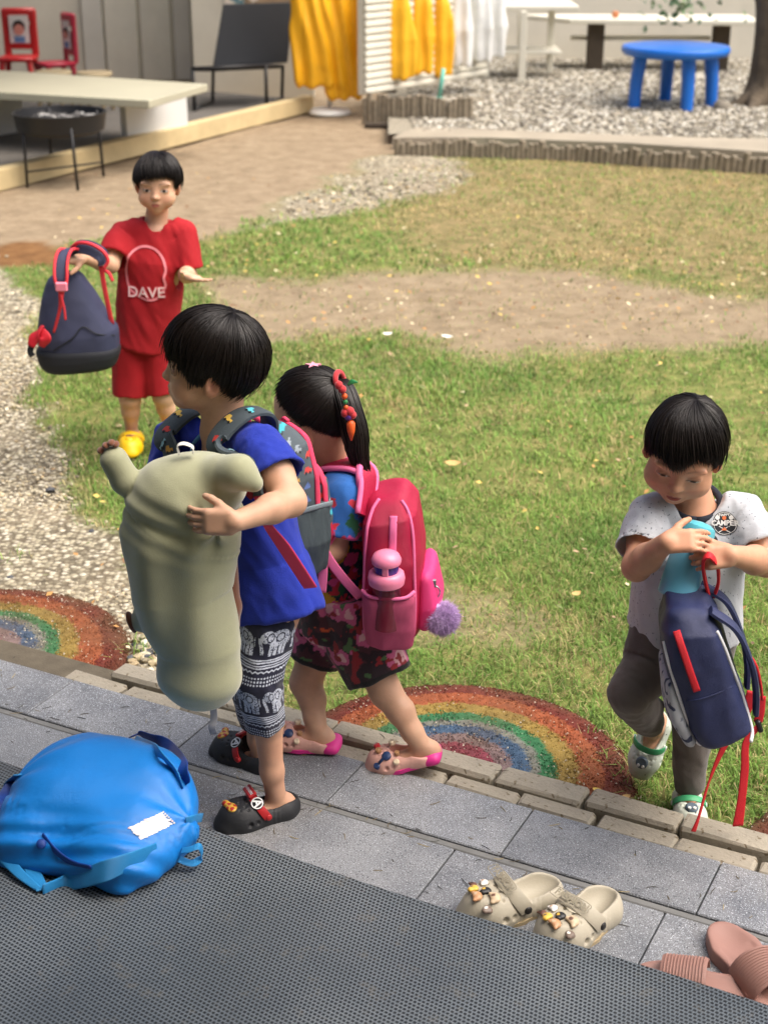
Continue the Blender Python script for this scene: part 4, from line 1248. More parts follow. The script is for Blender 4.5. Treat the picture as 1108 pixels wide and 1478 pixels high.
# path strip, raised gravel bed
pth_ = [G(566, 214), G(700, 214), G(900, 222), G(1108, 236), G(1400, 250), G(1400, 228), G(1108, 217), G(900, 210), G(690, 201), G(600, 198)]
mb = MB(); P_ = [np.array((*p[:2], .074)) for p in pth_]; mb.add(P_, [tuple(range(len(P_)))]); mb.add([p - UPV * .1 for p in P_] , []); nP = len(P_)
mb.f += [(i, (i + 1) % nP, nP + (i + 1) % nP, nP + i) for i in range(nP)]
tag(mb.build('concrete_path', mat('path_concrete', (152, 142, 124), rough=.9, var=.2, vscale=3, bump=.4, bscale=40)), kind='structure')
bed = [G(560, 206), G(690, 203), G(900, 212), G(1108, 219), G(1600, 234), G(1900, 60), G(560, 60)]
mb = MB(); P_ = [np.array((*p[:2], .060)) for p in bed]; mb.add(P_, [tuple(range(len(P_)))])
tag(mb.build('gravel_bed', mat('bed_stone', (150, 142, 124), rough=.95, var=.45, vscale=30, bump=.9, bscale=40, bdist=.02)), kind='structure')
r = np.random.default_rng(8); n = 24000
X = r.uniform(.2, 5.2, n); Y = r.uniform(10.6, 15.6, n); k = (poly_sd(X, Y, bed) < -.02) & (np.abs(X) < Y * .30); X = X[k]; Y = Y[k]
V, F, C_ = pebbles(np.stack([X, Y, np.full(len(X), .066)], 1), .010, .023, [(186, 180, 164), (168, 160, 142), (200, 195, 182), (148, 140, 124), (122, 115, 102), (100, 94, 84)], 9)
tag(mesh_np('bed_pebbles', V, F, pm, None, False, C_), 'pale pebbles covering the gravel bed round the blue table', 'pebbles', kind='stuff')
# blue plastic children's table
def blue_table():
    ft = [G(903, 169, .066), G(972, 174, .066), G(1021, 168, .066)]; c = G(960, 160, .066); c = np.array((2.30, 12.18, .066))
    root = thing('child_table', 'round blue plastic children\'s table standing on the pebbles', 'table', c)
    m = mat('blue_plastic', (22, 104, 196), rough=.35, var=.05, vscale=8)
    MB().lathe(c, [(.36, .385), (.405, .395), (.425, .42), (.425, .445), (.415, .46), (.38, .466)], 56).build('tabletop', m, root, True, auto=40)
    for (x, y) in ((-.31, -.10), (.065, -.27), (.30, -.03), (.0, .29)): MB().tube([c + np.array((x * .92, y * .92, .40)), c + np.array((x, y, .20)), c + np.array((x * 1.03, y * 1.03, 0))], [.058, .052, .048], 14).build('leg', m, root, True, auto=40)
blue_table()
# white side table, long counter on dark posts, garden wall, tree
g0, g1 = G(752, 120, .066), G(792, 107, .066)
st = thing('side_table', 'white side table with a lower shelf at the back left of the gravel bed', 'table', g0)
zt = U(750, 14, g0[1])[2]
MB().box((g0 + g1) / 2 * np.array((1, 1, 0)) + np.array((-.02, .15, zt)), (.36, .34, .022), None, .006).build('tabletop', offw, st)
for p in (g0, g1, g0 + np.array((-.30, .35, 0)), g1 + np.array((-.25, .35, 0))): MB().box((p[0], p[1], (zt + .066) / 2), (.030, .030, (zt - .066) / 2 - .012), None, .004).build('leg', offw, st)
MB().box((g0 + g1) / 2 * np.array((1, 1, 0)) + np.array((-.06, .18, .30)), (.28, .26, .012), None, .004).build('shelf', offw, st)
YC = 14.6; zc = U(900, 27, YC)[2]; xa = U(806, 27, YC)[0]; xb = U(1088, 27, YC)[0]
ct = thing('long_counter', 'long white counter on dark posts along the garden wall', 'counter', ((xa + xb) / 2, YC, .066))
mb = MB(); mb.add([(xa - .35, YC + .55, zc), (xa + .1, YC - .02, zc), (xb, YC - .25, zc), (xb + .05, YC + .5, zc)] + [(xa - .35, YC + .55, zc - .045), (xa + .1, YC - .02, zc - .045), (xb, YC - .25, zc - .045), (xb + .05, YC + .5, zc - .045)], [(0, 1, 2, 3), (7, 6, 5, 4), (0, 4, 5, 1), (1, 5, 6, 2), (2, 6, 7, 3), (3, 7, 4, 0)]); mb.build('counter_board', offw, ct, bev=.008)
for (px) in (858, 1038):
    x = U(px, 80, YC + .1)[0]; MB().box((x, YC + .12, (zc - .046 + .06) / 2), (.075, .07, (zc - .046 - .06) / 2), None, .006).build('post', dkw, ct)
MB().box(((xa + xb) / 2 - .1, YC + .26, .34), ((xb - xa) / 2 - .25, .03, .02), None, .004).build('rail', offw, ct)
pass_ = MB().box((U(888, 12, YC + .1)[0], YC + .1, zc + .03), (.03, .03, .03), None, .01).build('small_pot', mat('terracotta', (186, 120, 80), rough=.8)); tag(pass_, 'tiny terracotta pot standing on the long counter', 'pot')
gw = tag(MB().box((3.2, 15.85, 1.1), (3.4, .08, 1.1), None, .004).build('garden_wall', wallm), 'white rendered garden wall behind the counter', 'wall')
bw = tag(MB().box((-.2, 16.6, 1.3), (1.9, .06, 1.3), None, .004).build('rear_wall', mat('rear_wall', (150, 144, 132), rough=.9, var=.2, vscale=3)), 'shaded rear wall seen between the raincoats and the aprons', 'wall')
def tree():
    q = G(1104, 150, .06); root = thing('tree', 'dark tree trunk with roots at the right edge of the gravel bed', 'tree', q)
    v = Vol(q + np.array((-.5, -.45, -.05)), q + np.array((.55, .45, 3.0)), .014)
    fo = lambda X, Y, Z: .018 * fbm(X * 14, Y * 14, Z * 4, 130)
    v.add(loft([q - UPV * .05, q + UPV * .25, q + np.array((.0, .0, .8)), q + np.array((-.06, .05, 1.6)), q + np.array((-.2, .1, 2.9))], [.20, .145, .13, .135, .10], [.20, .15, .13, .13, .10], (1, 0, 0), .03), 0, fo)
    v.add(cap(q + np.array((-.02, 0, .75)), q + np.array((-.38, -.05, 1.35)), .085, .06), .06, fo)
    for (dx, dy) in ((-.32, -.12), (-.2, -.3), (.25, -.25), (.34, .1)): v.add(cap(q + UPV * .1, q + np.array((dx, dy, -.02)), .09, .03), .08, fo)
    v.build('trunk', mat('bark', (96, 84, 68), rough=.95, var=.4, vscale=12, bump=.8, bscale=40, bdist=.01), root)
    # leafy sprays hanging from a limb over the counter
    r = np.random.default_rng(6); V = []; C_ = []
    tw = MB()
    for (px, py, sp, n_) in ((965, 8, .12, 46), (985, -8, .14, 40), (1098, -30, .3, 80), (1030, -60, .4, 120), (900, -70, .4, 90)):
        c = U(px, py, 12.9)
        for i in range(n_):
            p = c + r.normal(0, sp, 3) * np.array((1, .8, .55)); L = r.uniform(.05, .09); f = Fr(p, x=r.normal(0, 1, 3), z=r.normal(0, 1, 3) + np.array((0, 0, .8))); w = L * .30
            V += [f.w((-L / 2, 0, 0)), f.w((-.05 * L, -w, .006)), f.w((L / 2, 0, -.004)), f.w((-.05 * L, w, .006))]; C_ += [lin([(96, 128, 84), (120, 150, 104), (72, 104, 66), (142, 164, 122)][r.integers(0, 4)])] * 4
        tw.tube([q + np.array((-.36, -.05, 1.33)), lerp(q + np.array((-.36, -.05, 1.33)), c, .6) + UPV * .15, c], [.03, .016, .006], 6)
    tw.build('branch', mat('bark', (96, 84, 68)), root, True)
    mesh_np('crown', np.array(V), np.arange(len(V)).reshape(-1, 4), mat('leaf', attr=True, rough=.6), root, False, np.array(C_))
    rk = Vol(q + np.array((-.55, -.45, -.03)), q + np.array((-.3, -.2, .15)), .01); rk.add(ell((0, 0, 0), (.07, .06, .055), Fr(q + np.array((-.42, -.33, .02)))), 0, fo); o = rk.build('garden_stone', mat('stone_grey', (130, 122, 108), rough=.9, var=.3, vscale=20)); tag(o, 'rounded grey stone lying at the foot of the tree', 'stone')
tree()
# ================================================================== PEOPLE: shared builders
SKIN = (206, 152, 118)
skin_m = mat('skin', attr=True, rough=.50, spec=.35, sss=.12, bump=.22, bscale=420, bdist=.0008, var=.16, vscale=22)
hair_m = mat('hair', (26, 19, 16), rough=.40, spec=.38, var=.45, vscale=60)
dark_m = mat('black_rubber', (26, 27, 29), rough=.6, bump=.2, bscale=300)

def head(vol, fr, s=1.0, neck=None, ears=(1, 1), mouth=0.0, k1=.03, cheek=1.0, pout=0.0):
    """adds a child's head to the body field; frame: y = face, z = up, x = the child's right"""
    def e(c, r, k, cut=False, f=fr):
        pr = ell(np.array(c) * s, np.array(r) * s, f)
        (vol.cut if cut else vol.add)(pr, k * s)
    def c(a, b, ra, rb, k): vol.add(cap(fr.w(np.array(a) * s), fr.w(np.array(b) * s), ra * s, rb * s), k * s)
    e((0, -.012, .028), (.069, .086, .076), .0)
    e((0, .016, -.030), (.0555, .060, .061), k1)
    for x in (-1, 1):
        e((x * .034, .042, -.036), (.029 * cheek, .028, .028 * cheek), .022)
    e((0, .056, -.074), (.018, .015, .014), .02)
    e((0, .058, -.050), (.025, .019 + pout, .019), .014)
    for x in (-1, 1):
        e((x * .030, .093, .000), (.019, .016, .013), .014, True)
        e((x * .0295, .0612, -.002), (.0155, .0125, .0105), .004)
        e((x * .033, .064, .021), (.020, .008, .006), .014)
    c((0, .068, .006), (0, .0800, -.018), .0055, .0070, .012)
    e((0, .0835, -.0225), (.0092, .0085, .0075), .006)
    for x in (-1, 1): e((x * .0088, .0785, -.0250), (.0058, .0066, .0052), .005)
    e((0, .0755 + pout * .8, -.0455), (.0155, .0062, .0048), .004)
    e((0, .0745 + pout, -.0545), (.0130, .0065, .0056), .004)
    e((0, .0860 + pout, -.0497), (.0165, .0075, .0013 + mouth), .003, True)
    for i, x in enumerate((-1, 1)):
        if not ears[i]: continue
        ef = Fr(fr.w((x * .0690 * s, -.006 * s, -.012 * s)), y=fr.d((x * .42, .9, .10)), z=fr.d((x * .12, -.18, 1)))
        vol.add(ell((0, 0, 0), np.array((.0075, .0185, .029)) * s, ef), .006 * s)
        vol.cut(ell((x * .0075 * s, .003 * s, .004 * s), np.array((.0062, .0115, .018)) * s, ef), .003 * s)
        vol.add(ell((x * .002 * s, .012 * s, -.006 * s), np.array((.005, .005, .007)) * s, ef), .003 * s)
    if neck is not None:
        vol.add(cap(fr.w((0, -.028 * s, -.045 * s)), neck, .037 * s, .040 * s), .022 * s)

def face_col(fr, s=1.0, base=SKIN, eye=.35, brow=1.0, lips=(176, 92, 84), gaze=(0, 0), blush=.25, lid=0.0, brow_tilt=0.0):
    """skin colour of the body; lips, brows, lashes and eyes in the head frame"""
    b0 = lin(base)
    def fn(V):
        q = fr.lp(V) / s
        x, y, z = q[:, 0], q[:, 1], q[:, 2]
        n = fbm(V[:, 0] * 40, V[:, 1] * 40, V[:, 2] * 40, 2, 2)
        n5 = fbm(V[:, 0] * 14, V[:, 1] * 14, V[:, 2] * 14, 6, 2)
        c = b0[None] * (1 + .07 * n[:, None]) * (1 + np.array((.06, -.03, -.05))[None] * n5[:, None])
        near = (np.linalg.norm(q, axis=1) < .125)
        front = (y > .045) & (np.abs(x) < .07) & (np.abs(z) < .1) & near
        def blend(c, col_, a): return c * (1 - a[:, None]) + lin(col_)[None] * a[:, None]
        for sx in (-1, 1):
            a = np.exp(-(((x - sx * .036) / .017) ** 2 + ((z + .034) / .014) ** 2)) * blush * front
            c = blend(c, (214, 120, 100), a)
            a = np.exp(-(((np.abs(x) - .073) / .012) ** 2 + ((z + .01) / .03) ** 2 + ((y + .008) / .022) ** 2)) * .3 * near
            c = blend(c, (206, 116, 92), a)
        # lips
        lw = .0155
        zu = -.0497 + .0062 * np.clip(1 - (x / lw) ** 2, 0, 1) ** .6 - .0012 * np.exp(-(x / .003) ** 2)
        zl = -.0497 - .0092 * np.clip(1 - (x / (lw * .95)) ** 2, 0, 1) ** .5
        a = sstep(.0, .0018, zu - z) * sstep(.0, .0018, z - zl) * (np.abs(x) < lw) * (y > .066) * near
        c = blend(c, lips, a * .85)
        a = np.exp(-((z + .0497) / .0011) ** 2) * (np.abs(x) < lw * .95) * (y > .066) * near
        c = blend(c, (92, 40, 36), a * .8)
        for sx in (-1, 1):
            xe = x * sx
            # brows
            zb = .0215 + .0040 * (1 - ((xe - .030) / .018) ** 2) + brow_tilt * (xe - .03)
            a = np.exp(-((z - zb) / .0024) ** 2) * sstep(.010, .015, xe) * sstep(.050, .042, xe) * front
            c = blend(c, (58, 40, 32), a * .75 * brow)
            # eye opening
            u = (xe - .0295) / .0135
            hgt = .0045 * eye / .35 * np.clip(1 - u ** 2, 0, 1) ** .7
            zc = -.0015 - lid - .0018 * u * 0
            inside = sstep(0, .0008, hgt - np.abs(z - zc)) * front
            c = blend(c, (196, 184, 174), inside * .9)
            ir = np.hypot(xe - .0295 - gaze[0] * sx, z - zc - gaze[1] - .0006)
            c = blend(c, (26, 17, 14), inside * sstep(.0062, .0050, ir))
            a = np.exp(-((z - (zc + hgt)) / .0012) ** 2) * (np.abs(u) < 1.08) * front
            c = blend(c, (38, 26, 22), a * .9)
            a = np.exp(-((z - (zc + hgt + .0042)) / .001) ** 2) * (np.abs(u) < 1.0) * front
            c = blend(c, (140, 92, 72), a * .5)
            a = np.exp(-(((xe - .0072) / .0022) ** 2 + ((z + .0292) / .0016) ** 2)) * (y > .07) * near
            c = blend(c, (96, 52, 44), a * .8)
        return c
    return fn

def hand(vol, wrist, fwd, back, thumb, s=1.0, curl=(.5, .5, .5, .5), bend=(1, 1, .8), tcurl=.5, tout=.75, spread=.05, k=.004):
    """a child's hand: fwd = fingers, back = back of the hand, thumb = side the thumb is on"""
    fwd = nrm(fwd); back = nrm(np.asarray(back) - fwd * (np.asarray(back) @ fwd))
    lat = np.cross(fwd, back); lat = lat if lat @ np.asarray(thumb) > 0 else -lat
    wrist = np.asarray(wrist, float)
    pf = Fr(wrist + fwd * .026 * s, x=lat, y=fwd)
    if pf.M[:, 2] @ back < 0: pf = Fr(pf.o, x=-lat, y=fwd)
    vol.add(rbox((0, 0, 0), np.array((.0245, .029, .0105)) * s, .010 * s, pf), .008 * s)
    vol.add(ell(pf.M.T @ (lat * .014 * s - fwd * .004 * s - back * .005 * s), np.array((.012, .018, .010)) * s, pf), .006 * s)
    off = (.0182, .0064, -.0056, -.0170); ln = (1.0, 1.1, 1.05, .86); rad = (.0058, .0060, .0057, .0050)
    for i in range(4):
        b = wrist + fwd * (.049 - abs(i - 1.2) * .0016) * s + lat * off[i] * s + back * .001 * s
        d = nrm(fwd + lat * spread * (1.4 - i))
        a = 0.0
        p = b
        pr = rad[i] * s
        for j, L in enumerate((.0225, .0150, .0125)):
            a += curl[i] * bend[j]
            dd = d * math.cos(a) - back * math.sin(a)
            q = p + dd * L * ln[i] * s
            r2 = rad[i] * s * (1 - .09 * (j + 1))
            vol.add(cap(p, q, pr, r2), (.004 if j == 0 else .0012) * s)
            p = q; pr = r2
    b = wrist + fwd * .012 * s + lat * .019 * s - back * .004 * s
    d = nrm(fwd * (1 - tout * .5) + lat * tout - back * .25)
    p = b; a = 0; pr = .0085 * s
    for j, L in enumerate((.020, .017, .014)):
        dd = nrm(d + (fwd * .55 - lat * .75) * tcurl * j * .6 - back * .25 * tcurl * j)
        q = p + dd * L * s; r2 = (.0076, .0070, .0060)[j] * s
        vol.add(cap(p, q, pr, r2), .006 * s if j == 0 else .003 * s); p = q; pr = r2
    return wrist + fwd * .05 * s

def foot(vol, ankle, fwd, up=(0, 0, 1), s=1.0, drop=.05):
    f = Fr(ankle, y=fwd, z=up)
    vol.add(cap(f.w((0, -.012 * s, -drop * .62)), f.w((0, .05 * s, -drop * .80)), .0235 * s, .021 * s), .02 * s)
    vol.add(ell((0, .072 * s, -drop * .84), np.array((.031, .036, .0155)) * s, f), .018 * s)
    vol.add(ell((0, -.022 * s, -drop * .62), np.array((.021, .020, .024)) * s, f), .012 * s)

def hairdo(name, fr, s, parent, ends, n=2600, crown=(0, -.38, .92), grow=.006, strand=.0011, seed=1, ctr=(0, -.012, .026), rad=(.0705, .0880, .0780), part_swirl=.25, clump=46, flick=.0, tuck=.75, mat_=None, tube=4, rough=1.0):
    """straight hair: shell of combed streaks plus thousands of strands from the crown; ends(az) = reach in radians, az 0 = face, +-pi = nape, + = child's right"""
    r = np.random.default_rng(seed)
    cz = nrm(crown); e1 = nrm(np.array((0, 1.0, 0)) - cz * cz[1]); e2 = np.cross(e1, cz)
    rad = np.asarray(rad); ctr = np.asarray(ctr)
    def pos(al, th, lift):
        d = np.cos(th)[..., None] * cz + np.sin(th)[..., None] * (np.cos(al)[..., None] * e1 + np.sin(al)[..., None] * e2)
        k = 1 / np.sqrt(((d / rad) ** 2).sum(-1))
        return ctr + d * (k + lift)[..., None]
    ph = r.uniform(0, 6.28, 6)
    def E(al):
        a = (al + np.pi) % (2 * np.pi) - np.pi
        return ends(a)
    na, nt = 360, 44
    al, t = np.meshgrid(np.linspace(0, 2 * np.pi, na, endpoint=False), np.linspace(0.0, 1, nt), indexing='ij')
    cl = vnoise(al * clump / 6.28, t * 1.2, 0 * al, seed) * .6 + vnoise(al * clump * 2.7 / 6.28, t * 1.5, 0 * al, seed + 5) * .4
    lock = vnoise(al * 6.5 + .3 * np.sin(al * 3), 0 * al, 0 * al, seed + 3) * .6 + vnoise(al * 15, 0 * al, 0 * al, seed + 4) * .4
    en = E(al) * (1 - .025 * rough * (cl - .5) + .055 * rough * lock) - .10
    lift = grow * (np.sin(np.clip(t * 1.25, 0, 1) * np.pi / 2) * .7 + .3) + .0005 * cl * rough - .0045 * sstep(.8, 1., t) - tuck * grow * sstep(.45, 1., t) * (np.cos(al) * .5 + .5)
    P = pos(al + part_swirl * (1 - t), t * en, lift)
    P = (P * s) @ fr.M.T + fr.o
    ii = np.arange(al.size).reshape(al.shape); nx = np.roll(ii, -1, 0)
    F1 = np.stack([ii[:, :-1], nx[:, :-1], nx[:, 1:], ii[:, 1:]], -1).reshape(-1, 4)
    VV = [P.reshape(-1, 3)]; FF = [F1]; o = al.size
    # strands
    K = 12
    a0 = r.uniform(-np.pi, np.pi, n); cid = np.floor(a0 / (2 * np.pi) * clump); ca = (cid + .5) / clump * 2 * np.pi
    a0 = a0 * .45 + ca * .55 + r.normal(0, .03, n)
    t0 = r.uniform(0, .72, n) ** 1.1; t1 = np.clip(t0 + r.uniform(.35, .7, n), 0, 1.03); t1 = np.where(r.random(n) < .92, 1 + r.normal(.0, .035, n) * rough, t1)
    tt = t0[:, None] + (t1 - t0)[:, None] * np.linspace(0, 1, K)[None]
    lf = grow * (np.sin(np.clip(tt * 1.25, 0, 1) * np.pi / 2) * .7 + .3) + (r.normal(.0013, .0016, n) + .0016 * vnoise(a0 * 11, t0 * 3, 0 * a0, seed + 12))[:, None] * rough + flick * (tt ** 6) * r.uniform(0, 1, n)[:, None] - tuck * grow * sstep(.45, 1., tt) * (np.cos(a0)[:, None] * .5 + .5)
    da = (r.normal(0, .09, n)[:, None] * tt + .10 * vnoise(a0 * 4, 0 * a0, 0 * a0, seed + 9)[:, None] * tt) * rough; fly = (r.random(n) < .07)[:, None] * r.uniform(.002, .014, n)[:, None] * rough; lf = lf + fly * tt ** 2; da = da + (r.random(n) < .06)[:, None] * r.normal(0, .22, n)[:, None] * tt ** 2 * rough
    aa = a0[:, None] + part_swirl * (1 - tt) + da
    cj = (vnoise(a0 * 6.5 + .3 * np.sin(a0 * 3), 0 * a0, 0 * a0, seed + 3) * .6 + vnoise(a0 * 15, 0 * a0, 0 * a0, seed + 4) * .4) * .07 * rough
    Pp = pos(aa, tt * E(a0)[:, None] * (1.015 + cj[:, None] + r.normal(0, .016, n)[:, None]), lf)
    Pp = (Pp * s) @ fr.M.T + fr.o
    V, F = strands(Pp, strand * s, tube); VV.append(V); FF.append(F + o)
    return mesh_np(name, np.concatenate(VV), np.concatenate(FF), mat_ or hair_m, parent, True)

def strands(P, w, k=3, taper=True):
    """(n, K, 3) polylines to thin tubes of k sides"""
    n, K, _ = P.shape
    T = np.gradient(P, axis=1); T /= np.maximum(np.linalg.norm(T, axis=2, keepdims=True), 1e-9)
    mt = T.mean(1); mt /= np.maximum(np.linalg.norm(mt, axis=1, keepdims=True), 1e-9)
    e0 = np.eye(3)[np.argmin(np.abs(mt), axis=1)]; bn = np.cross(P[:, K // 2] - P[:, 0], P[:, -1] - P[:, 0])
    bl_ = np.linalg.norm(bn, axis=1, keepdims=True); ref = np.where(bl_ > 1e-7, bn / np.maximum(bl_, 1e-9), e0)[:, None, :] * np.ones((1, K, 1))
    A = np.cross(T, ref); A /= np.maximum(np.linalg.norm(A, axis=2, keepdims=True), 1e-9); B = np.cross(T, A)
    u = np.linspace(0, 1, K)
    ww = w * (np.clip(np.minimum(u * 6 + .3, (1.04 - u) * 4), .12, 1) if taper else np.ones(K))
    V = np.stack([P + ww[None, :, None] * (math.cos(2 * math.pi * j / k) * A + math.sin(2 * math.pi * j / k) * B) for j in range(k)], 2)
    idx = np.arange(n * K * k).reshape(n, K, k)
    F = np.stack([idx[:, :-1], np.roll(idx, -1, 2)[:, :-1], np.roll(idx, -1, 2)[:, 1:], idx[:, 1:]], -1).reshape(-1, 4)
    return V.reshape(-1, 3), F

def azfn(pts):
    """piecewise hair reach: pts = (azimuth in degrees, reach in degrees) over -180..180"""
    a = np.array(sorted(pts), float)
    xs = np.concatenate([a[:, 0] - 360, a[:, 0], a[:, 0] + 360]); ys = np.tile(a[:, 1], 3)
    return lambda z: np.radians(np.interp(np.degrees(z), xs, ys))

def clog(fr, L, parent, m, name='clog', s=1.0, sw=.0155, holes=True, back=True, sole_m=None, strap=None, strap_m=None, low=.0, knobs=None):
    """foam clog; frame at the sole's centre on the ground: y = toe, z = up"""
    k = L / .17
    lo = np.array((-.05, -.10, -.006)) * k; hi = np.array((.05, .10, .075)) * k
    C = np.array([fr.w((a, b, c)) for a in (lo[0], hi[0]) for b in (lo[1], hi[1]) for c in (lo[2], hi[2])])
    v = Vol(C.min(0), C.max(0), .0018 * max(1, k))
    def e(c, r, kk, cut=False): (v.cut if cut else v.add)(ell(np.array(c) * k, np.array(r) * k, fr), kk * k)
    e((0, .034, .018), (.0395, .050, .040), 0)                     # toe box
    e((0, -.048, .016), (.0315, .037, .034), .03)                  # heel
    v.add(rbox(np.array((0, -.005, .014)) * k, np.array((.032, .055, .014)) * k, .012 * k, fr), .02 * k)
    e((0, .072, .008), (.028, .018, .016), .012)
    e((0, -.030, .050 - low), (.0255, .053, .036), .004, True)     # opening
    e((0, -.062, .060 - low * 1.6), (.040, .040, .022), .006, True)
    v.clip(fr.w((0, 0, .0)), fr.d((0, 0, -1)), .003)
    v.clip(fr.w((0, 0, .050 * k)), fr.d((0, 0, 1)), .004)
    # groove between sole and upper
    for a in np.linspace(0, 2 * math.pi, 40, endpoint=False):
        pass
    if holes:
        for (x, y) in ((-.022, .046), (-.008, .056), (.008, .056), (.022, .046), (-.016, .034), (0, .040), (.016, .034), (-.026, .030), (.026, .030), (-.008, .026), (.008, .026)):
            zt = .018 + .040 * math.sqrt(max(0.05, 1 - (x / .0395) ** 2 - ((y - .034) / .05) ** 2))
            v.cut(ell(np.array((x, y, min(zt, .05) + .001)) * k, np.array((.0030, .0034, .005)) * k, fr), .001)
        for sx in (-1, 1):
            for y in (.000, .016, .032):
                v.cut(ell(np.array((sx * .041, y, .022)) * k, np.array((.006, .0055, .0055)) * k, fr), .001)
    o = v.build(name, m, parent)
    if sole_m:
        mb = MB(); 
        out = []
        for a in np.linspace(0, 2 * math.pi, 48, endpoint=False):
            y = math.sin(a) * .0865; x = math.cos(a) * (.0385 if y > 0 else .0345)
            x *= 1.0 if abs(y) < .06 else 1.02
            out.append((x * k, y * k))
        for z in (.0005, .010): mb.v += [tuple(fr.w((x * (1.02 if z < .005 else 1.04), y * 1.01, z * k))) for x, y in out]
        n = 48
        mb.f += [(i, (i + 1) % n, n + (i + 1) % n, n + i) for i in range(n)] + [tuple(range(n - 1, -1, -1)), tuple(range(n, 2 * n))]
        mb.build('sole', sole_m, o, True, auto=40)
    if strap:
        th = np.linspace(-1, 1, 17)
        pts = []
        for t in th:
            a = t * math.pi * .5
            if strap == 'heel': pts.append(fr.w(np.array((math.sin(a) * .036, -.006 - math.cos(a) * .072, .030 + .020 * math.cos(a))) * k))
            elif strap == 'front': pts.append(fr.w(np.array((math.sin(a) * .0385, -.004 + math.cos(a) * .018, .028 + .030 * math.cos(a))) * k))
        w = fr.d((0, 0, 1)) if strap == 'heel' else fr.d((0, 1, -.45))
        sb = MB().ribbon(pts, sw * k, w, .0036 * k, 40).build('strap', strap_m, o, True, auto=50)
        for sx in (-1, 1):
            MB().lathe(fr.w(np.array((sx * .0375, -.005, .0285)) * k), [(.0062 * k, -.002), (.0062 * k, .0032 * k), (.0045 * k, .0046 * k)], 14, fr.d((sx, 0, .1))).build('rivet', knobs or strap_m, o, True, auto=50)
    return o
def foldfn(amp, sx, sy, sz, seed, shear=0.0, ridge=False):
    """cloth folds: stretched noise"""
    def f(X, Y, Z):
        n = fbm((X + shear * Z) * sx, Y * sy, Z * sz, seed, 3)
        if ridge: n = 1 - 2 * np.abs(n)
        return amp * n
    return f
def lerp(a, b, t): return np.asarray(a, float) * (1 - t) + np.asarray(b, float) * t
